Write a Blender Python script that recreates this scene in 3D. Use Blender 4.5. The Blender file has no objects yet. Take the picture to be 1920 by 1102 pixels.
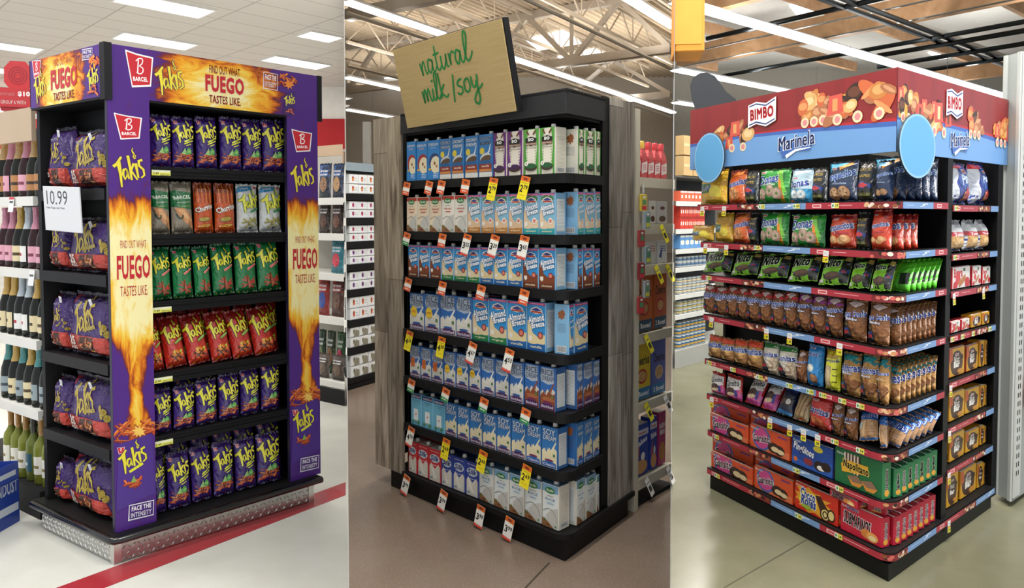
import bpy, bmesh, math, random
from mathutils import Vector, Matrix
from mathutils.geometry import tessellate_polygon
random.seed(7)
R = math.radians
scn = bpy.context.scene
COL = scn.collection
# ---------------------------------------------------------------- camera
F, CU, CV, CH, PITCH = 1350.0, 960.0, 450.0, 1.5, R(2)
cd = bpy.data.cameras.new('camera'); cam = bpy.data.objects.new('camera', cd); COL.objects.link(cam)
cd.sensor_fit = 'HORIZONTAL'; cd.sensor_width = 36; cd.lens = F / 1920 * 36
cd.shift_x = 0; cd.shift_y = (CV - 551) / 1920; cd.clip_end = 200; cd.clip_start = .05
cam.location = (0, 0, CH); cam.rotation_euler = (R(90) - PITCH, 0, 0)
scn.camera = cam
# ---------------------------------------------------------------- light and exposure
w = bpy.data.worlds.new('world'); scn.world = w; w.use_nodes = True
w.node_tree.nodes['Background'].inputs[0].default_value = (.93, .96, 1, 1)
w.node_tree.nodes['Background'].inputs[1].default_value = .85
scn.view_settings.view_transform = 'Standard'; scn.view_settings.look = 'None'
scn.view_settings.exposure = 0.0; scn.view_settings.gamma = 1; scn.view_settings.use_curve_mapping = False

def area(name, loc, sx, sy, power, rz=0, col=(1, 1, 1)):
    l = bpy.data.lights.new(name, 'AREA'); l.shape = 'RECTANGLE'; l.size = sx; l.size_y = sy; l.energy = power; l.color = col
    o = bpy.data.objects.new(name, l); o.location = loc; o.rotation_euler = (0, 0, rz); COL.objects.link(o)
    return o
# ceiling lamps of the three shops (not tied to fixtures), plus added fill lights
for x, y in ((-2.6, 1.6), (-4.6, 3.6), (-2.2, 4.9), (-5.6, 7.4), (-3.4, 9.5)):
    area('ceiling_lamp_light', (x, y, 4.42), 1.2, .6, 78, R(46), (1, .97, .92))
for x, y in ((-5.5, 12.5), (-9, 12), (-7, 16), (-12, 16), (-5, 19)):
    area('ceiling_lamp_light', (x, y, 4.42), 1.2, .6, 70, R(46), (1, .97, .93))  # far downlights added so their bounce brightens the ceiling and back wall
area('ceiling_lamp_light', (.62, 3.3, 5.1), 1.2, .3, 110, R(54), (1, .98, .94))  # added fill that brightens the cereal shelf; no fixture hangs here
for x, y in ((-.9, 1.4), (.9, 1.6), (-.6, 4.6), (1.6, 5.6), (0, 9.5), (3.0, 11.)):
    area('ceiling_lamp_light', (x, y, 5.1), 2.4, .3, 160, R(54), (1, .97, .91))
for x, y in ((-1, 11), (1.5, 12), (-2.6, 15.5), (0, 15.5), (2.6, 16), (-3.5, 20), (-.8, 20.5), (2, 20), (4.2, 21), (-4, 25), (0, 25.5), (4.5, 25)):
    area('uplight', (x, y, 5.3), 2.4, .25, 52, R(54), (1, .96, .88)).rotation_euler[0] = R(180)  # added to brighten the roof deck, spread beyond the strip lights
for x, y in ((1.6, 1.4), (3.2, 2.4), (2.4, 5.4), (4.6, 6.4), (5.0, 10.5)):
    area('ceiling_lamp_light', (x, y, 5.0), 2.4, .3, 150, R(40), (1, .99, .95))
for x, y in ((4, 11), (7, 12), (5, 16), (8, 16), (11, 15), (6, 20), (9.5, 20), (13, 20), (7, 25), (11, 25), (15, 25)):
    area('uplight', (x, y, 5.2), 2.4, .25, 60, R(40), (1, .98, .94)).rotation_euler[0] = R(180)  # upward fill added for the dark timber roof, not set at fixtures

# ---------------------------------------------------------------- pixels to places
def ray(u, v):
    a, b = (u - CU) / F, (v - CV) / F; s, c = math.sin(PITCH), math.cos(PITCH)
    return Vector((a, c - b * s, -s - b * c))
def at_z(u, v, z=0.0):
    d = ray(u, v); return Vector((0, 0, CH)) + d * ((z - CH) / d.z)
def at_y(u, v, Y):
    d = ray(u, v); return Vector((0, 0, CH)) + d * (Y / d.y)
class Face:
    """a vertical plane; s runs to the viewer's right along e, n points to the viewer"""
    def __init__(s, p, e):
        s.p = Vector((p[0], p[1], 0)); s.e = Vector((e[0], e[1], 0)).normalized()
        s.n = Vector((s.e.y, -s.e.x, 0)); s.dv = -s.n; s.rz = math.atan2(s.e.y, s.e.x)
    def hit(s, u, v, inset=0.0):
        d = ray(u, v); o = Vector((0, 0, CH)); q = s.p - s.n * inset
        t = (q - o).dot(s.n) / d.dot(s.n); h = o + d * t
        return (h - q).dot(s.e), h.z
    def pt(s, a, z=0.0, inset=0.0):
        return s.p + s.e * a + s.dv * inset + Vector((0, 0, z))
    def deep(s, u):
        """let the depth run along the shop's thin side wall"""
        d = Vector(((u - CU) / F, 1, 0)); s.dv = d / d.dot(-s.n); return s
    def M(s, a, z=0.0, inset=0.0, tilt=0.0, yaw=0.0, roll=0.0):
        return Matrix.Translation(s.pt(a, z, inset)) @ Matrix.Rotation(s.rz + yaw, 4, 'Z') @ Matrix.Rotation(tilt, 4, 'X') @ Matrix.Rotation(roll, 4, 'Y')
def face_px(u0, v0, u1, v1):
    a, b = at_z(u0, v0), at_z(u1, v1); return Face(a, b - a)

# ---------------------------------------------------------------- colours and materials
def hx(c):
    if not isinstance(c, str): return tuple(c)
    c = c.lstrip('#')
    if len(c) == 3: c = ''.join(q * 2 for q in c)
    o = []
    for i in (0, 2, 4):
        v = int(c[i:i + 2], 16) / 255
        o.append(v / 12.92 if v <= .04045 else ((v + .055) / 1.055) ** 2.4)
    return tuple(o)
def nt_mat(name, rough=.5, metal=0.0, spec=.5, coat=0.0):
    m = bpy.data.materials.new(name); m.use_nodes = True; nt = m.node_tree
    b = nt.nodes['Principled BSDF']; b.inputs['Roughness'].default_value = rough; b.inputs['Metallic'].default_value = metal
    b.inputs['Specular IOR Level'].default_value = spec; b.inputs['Coat Weight'].default_value = coat
    return m, nt, b
def N(nt, t, **k):
    n = nt.nodes.new(t)
    for a, v in k.items():
        if a[0] == 'i' and a[1:].isdigit(): n.inputs[int(a[1:])].default_value = v
        else: setattr(n, a, v)
    return n
def bump(nt, b, hsock, strength, dist):
    n = N(nt, 'ShaderNodeBump'); n.inputs['Strength'].default_value = strength; n.inputs['Distance'].default_value = dist
    nt.links.new(hsock, n.inputs['Height']); nt.links.new(n.outputs[0], b.inputs['Normal'])
def printed(name, rough=.5, metal=0., spec=.5, coat=0., bmp=None, vary=0.):
    """base colour from the mesh's own print colours"""
    m, nt, b = nt_mat(name, rough, metal, spec, coat)
    a = N(nt, 'ShaderNodeVertexColor', layer_name='Col'); src = a.outputs[0]
    if vary:
        tc = N(nt, 'ShaderNodeTexCoord'); no = N(nt, 'ShaderNodeTexNoise'); no.inputs['Scale'].default_value = 6; no.inputs['Detail'].default_value = 5
        nt.links.new(tc.outputs['Object'], no.inputs['Vector'])
        mr = N(nt, 'ShaderNodeMapRange', i3=1 - vary, i4=1 + vary); mr.inputs[1].default_value = .3; mr.inputs[2].default_value = .7
        nt.links.new(no.outputs[0], mr.inputs[0])
        mx = N(nt, 'ShaderNodeVectorMath', operation='SCALE'); nt.links.new(src, mx.inputs[0]); nt.links.new(mr.outputs[0], mx.inputs['Scale']); src = mx.outputs[0]
    nt.links.new(src, b.inputs['Base Color'])
    if bmp:
        tc = N(nt, 'ShaderNodeTexCoord'); no = N(nt, 'ShaderNodeTexNoise'); no.inputs['Scale'].default_value = bmp[0]
        no.inputs['Detail'].default_value = 4; no.inputs['Distortion'].default_value = bmp[3] if len(bmp) > 3 else 0
        nt.links.new(tc.outputs['Object'], no.inputs['Vector']); bump(nt, b, no.outputs[0], bmp[1], bmp[2])
    return m
M = {
 'foil': printed('printed_foil', .26, 0, .75, .25, (17, .75, .02, 1.2)),
 'film': printed('clear_film_over_print', .24, 0, .45, .12, (24, .9, .02, 1.8)),
 'card': printed('printed_cardboard', .42, 0, .45, .1),
 'matte': printed('painted_matte', .65, 0, .3, 0, None, .04),
 'black': printed('black_powder_coat', .5, 0, .22, 0, (220, .15, .001)),
 'plastic': printed('glossy_plastic', .22, 0, .6, .2),
 'metal': printed('bare_metal', .28, 1., .5, 0, (60, .08, .002)),
 'glass': printed('bottle_glass', .12, 0, .35, .0),
}
def emit(name, c, s):
    m = bpy.data.materials.new(name); m.use_nodes = True; nt = m.node_tree; nt.nodes.clear()
    e = N(nt, 'ShaderNodeEmission'); e.inputs[0].default_value = (*c, 1); e.inputs[1].default_value = s
    o = N(nt, 'ShaderNodeOutputMaterial'); nt.links.new(e.outputs[0], o.inputs[0]); return m
M['lamp'] = emit('lamp_glow', (1, .98, .94), 3.2); M['lamp2'] = emit('tube_glow', (1, 1, .98), 3.4)
M['sky'] = emit('skylight_glow', (.95, .98, 1), 3.0)

# ---------------------------------------------------------------- mesh building
def setp(o, label=None, cat=None, group=None, kind=None):
    if label: o['label'] = label
    if cat: o['category'] = cat
    if group: o['group'] = group
    if kind: o['kind'] = kind
    return o
class MB:
    def __init__(s, col='#888'): s.v = []; s.f = []; s.c = []; s.col = hx(col); s.xf = None
    def use(s, c): s.col = hx(c); return s
    def vert(s, p):
        p = Vector(p)
        if s.xf is not None: p = s.xf @ p
        s.v.append(tuple(p)); return len(s.v) - 1
    def face(s, ids, c=None): s.f.append(tuple(ids)); s.c.append(s.col if c is None else hx(c))
    def poly(s, pts, c=None): s.face([s.vert(p) for p in pts], c)
    def box(s, x0, y0, z0, x1, y1, z1, c=None):
        i = [s.vert(p) for p in ((x0, y0, z0), (x1, y0, z0), (x1, y1, z0), (x0, y1, z0), (x0, y0, z1), (x1, y0, z1), (x1, y1, z1), (x0, y1, z1))]
        for q in ((0, 3, 2, 1), (4, 5, 6, 7), (0, 1, 5, 4), (1, 2, 6, 5), (2, 3, 7, 6), (3, 0, 4, 7)): s.face([i[k] for k in q], c)
        return s
    def rbox(s, x0, y0, z0, x1, y1, z1, b=.004, c=None):
        """box with its vertical edges and rims bevelled"""
        def ring(z, k): return [(x0 + b + k, y0 + k, z), (x1 - b - k, y0 + k, z), (x1 - k, y0 + b + k, z), (x1 - k, y1 - b - k, z), (x1 - b - k, y1 - k, z), (x0 + b + k, y1 - k, z), (x0 + k, y1 - b - k, z), (x0 + k, y0 + b + k, z)]
        return s.loft([ring(z0, b * .6), ring(z0 + b * .6, 0), ring(z1 - b * .6, 0), ring(z1, b * .6)], c=c)
    def loft(s, rings, cap=True, c=None, closed=True):
        ids = [[s.vert(p) for p in r] for r in rings]; n = len(ids[0])
        for a, b in zip(ids, ids[1:]):
            for k in range(n if closed else n - 1): s.face((a[k], a[(k + 1) % n], b[(k + 1) % n], b[k]), c)
        if cap: s.face(tuple(reversed(ids[0])), c); s.face(tuple(ids[-1]), c)
        return s
    def prism(s, pts, z0, z1, c=None):
        return s.loft([[(x, y, z0) for x, y in pts], [(x, y, z1) for x, y in pts]], c=c)
    def lathe(s, prof, n=14, c=None, cs=None):
        rings = [[(r * math.cos(2 * math.pi * k / n), r * math.sin(2 * math.pi * k / n), z) for k in range(n)] for r, z in prof]
        ids = [[s.vert(p) for p in r] for r in rings]
        for j, (a, b) in enumerate(zip(ids, ids[1:])):
            for k in range(n): s.face((a[k], a[(k + 1) % n], b[(k + 1) % n], b[k]), cs[j] if cs else c)
        s.face(tuple(reversed(ids[0])), cs[0] if cs else c); s.face(tuple(ids[-1]), cs[-1] if cs else c); return s
    def bar(s, p, q, w, h=None, c=None, up=(0, 0, 1)):
        p, q = Vector(p), Vector(q); h = h or w; d = (q - p).normalized(); a = d.cross(Vector(up))
        if a.length < 1e-4: a = d.cross(Vector((1, 0, 0)))
        a.normalize(); b = a.cross(d)
        r = lambda o: [o + a * sx * w / 2 + b * sz * h / 2 for sx, sz in ((-1, -1), (1, -1), (1, 1), (-1, 1))]
        return s.loft([r(p), r(q)], c=c)
    def tube(s, pts, r, n=8, c=None):
        pts = [Vector(p) for p in pts]; rings = []
        for i, p in enumerate(pts):
            d = (pts[min(i + 1, len(pts) - 1)] - pts[max(i - 1, 0)]).normalized(); a = d.cross(Vector((0, 0, 1)))
            if a.length < 1e-3: a = d.cross(Vector((1, 0, 0)))
            a.normalize(); b = a.cross(d)
            rings.append([p + (a * math.cos(2 * math.pi * k / n) + b * math.sin(2 * math.pi * k / n)) * r for k in range(n)])
        return s.loft(rings, c=c)
    def mesh(s, name, mat, smooth=0):
        me = bpy.data.meshes.new(name); me.from_pydata(s.v, [], s.f); me.materials.append(M[mat] if isinstance(mat, str) else mat)
        ca = me.color_attributes.new('Col', 'FLOAT_COLOR', 'CORNER'); buf = []
        for f, c in zip(s.f, s.c): buf += [c[0], c[1], c[2], 1.0] * len(f)
        ca.data.foreach_set('color', buf)
        me.validate()
        if smooth:
            me.shade_smooth()
            if smooth is not True:
                bpy_set_angle(me, smooth)
        return me
    def build(s, name, mat, parent=None, Mx=None, smooth=0, **k):
        o = bpy.data.objects.new(name, s.mesh(name, mat, smooth)); COL.objects.link(o)
        if Mx is not None: o.matrix_world = Mx
        if parent: o.parent = parent
        return setp(o, **k)
def bpy_set_angle(me, deg):
    bm = bmesh.new(); bm.from_mesh(me); lim = R(deg)
    for e in bm.edges:
        if len(e.link_faces) == 2 and e.calc_face_angle(0) > lim: e.smooth = False
    bm.to_mesh(me); bm.free()
def empty(name, Mx, **k):
    o = bpy.data.objects.new(name, None); COL.objects.link(o); o.matrix_world = Mx; o.empty_display_size = .05
    return setp(o, **k)

# ---------------------------------------------------------------- printed artwork made of flat coloured shapes
_txt = {}
def glyphs(body, bold=0.0, shear=0.0):
    k = (body, bold, shear)
    if k not in _txt:
        cu = bpy.data.curves.new('lettering', 'FONT'); cu.body = body; multi = bold > 0 and any(ch in 'MNWK' for ch in body); cu.offset = 0 if multi else bold; cu.space_character = 1 + max(bold, 0) * 2.4; cu.shear = shear; cu.resolution_u = 2; cu.fill_mode = 'FRONT'
        ob = bpy.data.objects.new('lettering', cu); COL.objects.link(ob)
        me = bpy.data.meshes.new_from_object(ob); vs = [(v.co.x, v.co.y) for v in me.vertices]; fs = [tuple(p.vertices) for p in me.polygons]
        COL.objects.unlink(ob); bpy.data.objects.remove(ob); bpy.data.curves.remove(cu); bpy.data.meshes.remove(me)
        if multi:
            n0, v0, f0 = len(vs), vs, fs; vs, fs = [], []
            for i, (dx, dy) in enumerate(((-1, -.7), (1, -.7), (-1, .7), (1, .7))): vs = vs + [(a + dx * bold * 1.1, b + dy * bold * 1.1) for a, b in v0]; fs = fs + [tuple(q + i * n0 for q in f) for f in f0]
        xs = [a for a, b in vs]; ys = [b for a, b in vs]; x0, x1, y0, y1 = min(xs), max(xs), min(ys), max(ys)
        _txt[k] = ([((a - (x0 + x1) / 2) / (x1 - x0 or 1), (b - (y0 + y1) / 2) / (y1 - y0 or 1)) for a, b in vs], fs)
    return _txt[k]
def smooth_line(p, n=5):
    if len(p) < 3: return p
    o = []
    for i in range(len(p) - 1):
        a, b, c, d = p[max(i - 1, 0)], p[i], p[i + 1], p[min(i + 2, len(p) - 1)]
        for k in range(n):
            t = k / n; o.append(tuple(.5 * (2 * b[j] + (c[j] - a[j]) * t + (2 * a[j] - 5 * b[j] + 4 * c[j] - d[j]) * t * t + (3 * b[j] - a[j] - 3 * c[j] + d[j]) * t ** 3) for j in (0, 1)))
    return o + [p[-1]]
class Art:
    """coloured shapes in a 1-wide, asp-high field, y up; later shapes lie over earlier ones"""
    def __init__(s, asp): s.a = asp; s.L = []
    def add(s, vs, fs, c): s.L.append((vs, fs, hx(c))); return s
    def rect(s, x0, y0, x1, y1, c): return s.add([(x0, y0), (x1, y0), (x1, y1), (x0, y1)], [(0, 1, 2, 3)], c)
    def poly(s, pts, c):
        t = tessellate_polygon([[Vector((x, y, 0)) for x, y in pts]])
        fs = []
        for a, b, d in t:
            A, B, D = pts[a], pts[b], pts[d]
            ar = (B[0] - A[0]) * (D[1] - A[1]) - (B[1] - A[1]) * (D[0] - A[0])
            if abs(ar) > 1e-9: fs.append((a, b, d) if ar > 0 else (a, d, b))
        return s.add(list(pts), fs, c)
    def ell(s, cx, cy, rx, ry, c, n=18, rot=0, a0=0, a1=360):
        q = R(rot); pts = []
        for k in range(n + (a1 - a0 < 360)):
            t = R(a0 + (a1 - a0) * k / n); x, y = rx * math.cos(t), ry * math.sin(t)
            pts.append((cx + x * math.cos(q) - y * math.sin(q), cy + x * math.sin(q) + y * math.cos(q)))
        return s.poly(pts, c)
    def ring(s, cx, cy, rx, ry, w, c): return s.stroke([(cx + rx * math.cos(R(a)), cy + ry * math.sin(R(a))) for a in range(0, 361, 20)], w, c)
    def stroke(s, pts, w, c, w1=None, sm=0):
        if sm: pts = smooth_line(pts, sm)
        n = len(pts); vs = []; fs = []
        for i, (x, y) in enumerate(pts):
            x0, y0 = pts[max(i - 1, 0)]; x1, y1 = pts[min(i + 1, n - 1)]; l = math.hypot(x1 - x0, y1 - y0) or 1
            q = (w + ((w1 if w1 is not None else w) - w) * i / max(n - 1, 1)) / 2
            vs += [(x - (y1 - y0) / l * q, y + (x1 - x0) / l * q), (x + (y1 - y0) / l * q, y - (x1 - x0) / l * q)]
            if i: fs.append((2 * i - 2, 2 * i - 1, 2 * i + 1, 2 * i))
        return s.add(vs, fs, c)
    def star(s, cx, cy, r, c, n=8, k=.5, ry=None, seed=0, rot=0):
        rd = random.Random(seed); ry = ry or r; pts = []
        for i in range(2 * n):
            a = math.pi * i / n + rot; q = (k if i % 2 else 1) * (1 if not seed else rd.uniform(.75, 1.1)); pts.append((cx + r * q * math.cos(a), cy + ry * q * math.sin(a)))
        return s.poly(pts, c)
    def text(s, body, cx, cy, w, h, c, rot=0, bold=.02, shear=0, out=None, ow=.05, clip=True):
        q = R(rot)
        bold = min(bold, .045 if len(body) < 7 else .03) if len(body) > 3 else bold; ow = min(ow, .05)
        for col, b in (((out, bold + ow), (c, bold)) if out else ((c, bold),)):
            vs, fs = glyphs(body, b, shear); k = 1 + (b - bold) * 1.2
            kw, kh = w * k, h * (1 + (b - bold) * 2.4)
            s.add([(cx + x * kw * math.cos(q) - y * kh * math.sin(q), cy + x * kw * math.sin(q) + y * kh * math.cos(q)) for x, y in vs], fs, col)
        return s
    def lines(s, x0, x1, y0, n, dy, hgt, c, seed=1):
        """rows of small print"""
        rd = random.Random(seed); vs = []; fs = []
        for i in range(n):
            y = y0 - i * dy; x = x0
            while x < x1 - .02:
                l = min(rd.uniform(.03, .12), x1 - x); k = len(vs); vs += [(x, y), (x + l, y), (x + l, y + hgt), (x, y + hgt)]; fs.append((k, k + 1, k + 2, k + 3)); x += l + .02
        return s.add(vs, fs, c)
    def barcode(s, x0, y0, x1, y1):
        s.rect(x0, y0, x1, y1, '#eee'); rd = random.Random(3); x = x0 + .02; vs = []; fs = []
        while x < x1 - .03:
            l = rd.uniform(.008, .022); k = len(vs); vs += [(x, y0 + .03), (x + l, y0 + .03), (x + l, y1 - .02), (x, y1 - .02)]; fs.append((k, k + 1, k + 2, k + 3)); x += l + rd.uniform(.01, .02)
        return s.add(vs, fs, '#222')
def clip_half(p, ax, lim, keep_less):
    o = []
    for i in range(len(p)):
        a, b = p[i - 1], p[i]; ia = (a[ax] <= lim) == keep_less or a[ax] == lim; ib = (b[ax] <= lim) == keep_less or b[ax] == lim
        if ia != ib:
            t = (lim - a[ax]) / (b[ax] - a[ax]); o.append((a[0] + (b[0] - a[0]) * t, a[1] + (b[1] - a[1]) * t))
        if ib: o.append(b)
    return o
def lay_art(mb, art, surf, gx=None, gy=None, eps=.00015):
    eps = min(eps, .0042 / max(len(art.L), 1))
    """surf(x, y, lift) -> 3D; gx, gy = facet lines of the surface the print must follow"""
    for k, (vs, fs, c) in enumerate(art.L):
        lift = eps * (k + 1)
        if gx is None:
            vs2 = [(min(max(x, 0), 1), min(max(y, 0), art.a)) for x, y in vs]
            ids = [mb.vert(surf(x, y, lift)) for x, y in vs2]
            for f in fs:
                xs = [vs2[i] for i in f]
                if max(a for a, b in xs) - min(a for a, b in xs) > 1e-6 and max(b for a, b in xs) - min(b for a, b in xs) > 1e-6: mb.face([ids[i] for i in f], c)
            continue
        for f in fs:
            p = [vs[i] for i in f]
            for ax, lim, kl in ((0, gx[0], False), (0, gx[-1], True), (1, gy[0], False), (1, gy[-1], True)):
                if p and (min(q[ax] for q in p) < lim if not kl else max(q[ax] for q in p) > lim): p = clip_half(p, ax, lim, kl)
            if len(p) < 3: continue
            xa, xb = min(q[0] for q in p), max(q[0] for q in p)
            for i in range(len(gx) - 1):
                if gx[i + 1] <= xa or gx[i] >= xb: continue
                q = p
                if xa < gx[i]: q = clip_half(q, 0, gx[i], False)
                if xb > gx[i + 1]: q = clip_half(q, 0, gx[i + 1], True)
                if len(q) < 3: continue
                ya, yb = min(t[1] for t in q), max(t[1] for t in q)
                for j in range(len(gy) - 1):
                    if gy[j + 1] <= ya or gy[j] >= yb: continue
                    r = q
                    if ya < gy[j]: r = clip_half(r, 1, gy[j], False)
                    if yb > gy[j + 1]: r = clip_half(r, 1, gy[j + 1], True)
                    if len(r) >= 3: mb.poly([surf(x, y, lift) for x, y in r], c)

# ---------------------------------------------------------------- package shapes; a template is a list of (part name, mesh, offset)
TEM = {}
def bag_tem(key, w, h, d, art, base, back='#777', seal=None, mat='foil', nx=10, ny=12, fat=.35, seed=1, wr=.004, pinch=.05, part='bag_body', box=.42, sq=2.6):
    rd = random.Random(seed); ph = [rd.uniform(0, 6.3) for _ in range(6)]
    z0, z1 = .035 * h, .955 * h
    def prof(x, y):
        t = min(max((y * w - z0) / (z1 - z0), 0), 1); s = 2 * x - 1
        hw = w / 2 * (1 - pinch * math.sin(math.pi * t))
        low = .5 + fat * .5 * (1 - t) - .15 * fat * t
        th = d / 2 * max(math.sin(math.pi * (t ** (1.0 if fat <= 0 else .85))), 0) ** box * max(1 - abs(s) ** sq, 0) ** .55 * (.75 + low * .5)
        wk = wr * (math.sin(9 * s + ph[0] + 3 * t) * .5 + math.sin(17 * s + ph[1]) * (abs(2 * t - 1) ** 2) + .6 * math.sin(13 * t + ph[2] + 2 * s)) * max(1 - abs(s) ** 4, 0) * min(1, 8 * t, 8 * (1 - t))
        return s * hw, max(th + wk, .002 if abs(s) < 1 else 0), z0 + t * (z1 - z0)
    gx = [i / nx for i in range(nx + 1)]; gy = [(z0 + (z1 - z0) * (j / ny)) / w for j in range(ny + 1)]
    grid = [[prof(x, y) for x in gx] for y in gy]
    def surf(x, y, lift):
        i = min(max(int(x * nx), 0), nx - 1); fy = (y * w - z0) / (z1 - z0) * ny; j = min(max(int(fy), 0), ny - 1); a, b = x * nx - i, fy - j
        p = [[grid[j + q][i + r] for r in (0, 1)] for q in (0, 1)]
        g = lambda k: (p[0][0][k] * (1 - a) + p[0][1][k] * a) * (1 - b) + (p[1][0][k] * (1 - a) + p[1][1][k] * a) * b
        return (g(0), -g(1) - lift * 2.2, g(2))
    mb = MB(base); fr = [[mb.vert((X, -T, Z)) for X, T, Z in row] for row in grid]; bk = [[mb.vert((X, T * .8, Z)) for X, T, Z in row] for row in grid]
    for j in range(ny):
        for i in range(nx):
            mb.face((fr[j][i], fr[j][i + 1], fr[j + 1][i + 1], fr[j + 1][i]), base); mb.face((bk[j][i + 1], bk[j][i], bk[j + 1][i], bk[j + 1][i + 1]), back)
        mb.face((bk[j][0], fr[j][0], fr[j + 1][0], bk[j + 1][0]), back); mb.face((fr[j][nx], bk[j][nx], bk[j + 1][nx], fr[j + 1][nx]), back)
    mb.face(list(reversed(fr[0])) + bk[0], base); mb.face(fr[ny] + list(reversed(bk[ny])), base)
    if art: lay_art(mb, art, surf, gx, gy)
    parts = [(part, mb.mesh(part, mat, True), (0, 0, 0))]
    for nm, za, zb in (('bottom_seal', 0, z0 + .002), ('top_seal', z1 - .002, h)):
        sb = MB(seal or base); k = 14; rows = []
        for r_, z in ((0, za), (1, zb)):
            zz = z; rows.append([((-.5 + i / k) * w * (.99 + .01 * r_), .0018 * (1 if i % 2 else -1) + (.004 * math.sin(i * .9 + ph[3]) * (r_ if nm[0] == 't' else 1 - r_)), zz + ((.003 * math.sin(i * 1.7 + ph[4]) if nm[0] == 't' and r_ else (.0015 + .0015 * math.sin(i * 1.7)) if nm[0] == 'b' and not r_ else 0))) for i in range(k + 1)])
        for off in (-.001, .001):
            a = [sb.vert((x, y + off, z)) for x, y, z in rows[0]]; b = [sb.vert((x, y + off, z)) for x, y, z in rows[1]]
            for i in range(k): sb.face((a[i], a[i + 1], b[i + 1], b[i]) if off < 0 else (a[i + 1], a[i], b[i], b[i + 1]))
        parts.append((nm, sb.mesh(nm, mat), (0, 0, 0)))
    TEM[key] = parts; return parts
def box_tem(key, w, h, d, art, base, sideL=None, sideR=None, top='#ccc', side=None, cap=None, mat='card', part='box_body', topart=None, flap=False, simple=False):
    mb = MB(base); side = side or base
    mb.rbox(-w / 2, -d / 2, 0, w / 2, d / 2, h, .0025)
    n = len(mb.f); cols = []
    for f in range(n): cols.append(mb.c[f])
    # faces of the loft: 3 bands of 8, then two caps
    for b_ in range(3):
        for k in range(8): mb.c[b_ * 8 + k] = hx(base if k in (0, 4) else side)
    mb.c[24] = hx(base); mb.c[25] = hx(top)
    e = .0025
    if art: lay_art(mb, art, lambda x, y, l: ((x - .5) * (w - 2 * e), -d / 2 - l, e + y / art.a * (h - 2 * e)))
    if sideR: lay_art(mb, sideR, lambda x, y, l: (w / 2 + l, (x - .5) * (d - 2 * e), e + y / sideR.a * (h - 2 * e)))
    if sideL: lay_art(mb, sideL, lambda x, y, l: (-w / 2 - l, (.5 - x) * (d - 2 * e), e + y / sideL.a * (h - 2 * e)))
    if topart: lay_art(mb, topart, lambda x, y, l: ((x - .5) * (w - 2 * e), -d / 2 + y / topart.a * d, h + l))
    parts = [(part, mb.mesh(part, mat), (0, 0, 0))]
    if cap:
        cb = MB(cap); cb.lathe([(.0125, 0), (.0125, .003), (.0105, .004), (.0105, .013), (.0095, .015)], 12); parts.append(('cap', cb.mesh('cap', 'plastic', 40), (w * .12, -d * .12, h)))
    TEM[key] = parts; return parts
def spawn(key, name, Mx, label, cat, group=None, parts=True):
    P = TEM[key]
    if len(P) == 1 or not parts:
        o = bpy.data.objects.new(name, P[0][1]); COL.objects.link(o); o.matrix_world = Mx
        return setp(o, label=label, cat=cat, group=group)
    r = empty(name, Mx, label=label, cat=cat, group=group)
    for nm, me, off in P:
        c = bpy.data.objects.new(nm, me); COL.objects.link(c); c.parent = r; c.location = off
    return r
ORD = ['zeroth', 'first', 'second', 'third', 'fourth', 'fifth', 'sixth', 'seventh', 'eighth', 'ninth', 'tenth', 'eleventh', 'twelfth', 'thirteenth', 'fourteenth', 'fifteenth', 'sixteenth', 'seventeenth', 'eighteenth', 'nineteenth', 'twentieth', 'twenty-first', 'twenty-second', 'twenty-third', 'twenty-fourth', 'twenty-fifth']
LEV = {1: 'top', 2: 'second', 3: 'third', 4: 'fourth', 5: 'fifth', 6: 'sixth', 7: 'seventh', 8: 'bottom'}
# ---------------------------------------------------------------- more materials
def floor_mat(name, base, dark, spk, rough, nscale, speck=0.0, joint=None):
    m, nt, b = nt_mat(name, rough, 0, .5)
    tc = N(nt, 'ShaderNodeTexCoord'); L = nt.links.new
    n1 = N(nt, 'ShaderNodeTexNoise'); n1.inputs['Scale'].default_value = nscale; n1.inputs['Detail'].default_value = 8; n1.inputs['Roughness'].default_value = .6
    L(tc.outputs['Object'], n1.inputs['Vector'])
    cr = N(nt, 'ShaderNodeValToRGB'); cr.color_ramp.elements[0].position = .32; cr.color_ramp.elements[1].position = .68
    cr.color_ramp.elements[0].color = (*hx(dark), 1); cr.color_ramp.elements[1].color = (*hx(base), 1); L(n1.outputs[0], cr.inputs[0]); out = cr.outputs[0]
    if speck:
        v = N(nt, 'ShaderNodeTexNoise'); v.inputs['Scale'].default_value = 190; v.inputs['Detail'].default_value = 2; L(tc.outputs['Object'], v.inputs['Vector'])
        r2 = N(nt, 'ShaderNodeMapRange'); r2.inputs[1].default_value = .60; r2.inputs[2].default_value = .72; r2.inputs[4].default_value = speck; L(v.outputs[0], r2.inputs[0])
        mx = N(nt, 'ShaderNodeMix', data_type='RGBA'); L(r2.outputs[0], mx.inputs[0]); L(out, mx.inputs[6]); mx.inputs[7].default_value = (*hx(spk), 1); out = mx.outputs[2]
    L(out, b.inputs['Base Color'])
    mr = N(nt, 'ShaderNodeMapRange', i3=rough * .8, i4=rough * 1.5); L(n1.outputs[0], mr.inputs[0]); L(mr.outputs[0], b.inputs['Roughness'])
    bump(nt, b, n1.outputs[0], .04, .01); return m
M['floor1'] = floor_mat('white_vinyl_floor', '#d6d6ce', '#c9c8be', '#bdbbb0', .16, 2.2, .25)
M['floor2'] = floor_mat('brown_polished_concrete', '#7c6c5f', '#6b5c50', '#aca294', .2, .9, .6)
M['floor3'] = floor_mat('olive_polished_concrete', '#797761', '#66644f', '#504e3d', .2, 1.3, .35)
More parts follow.
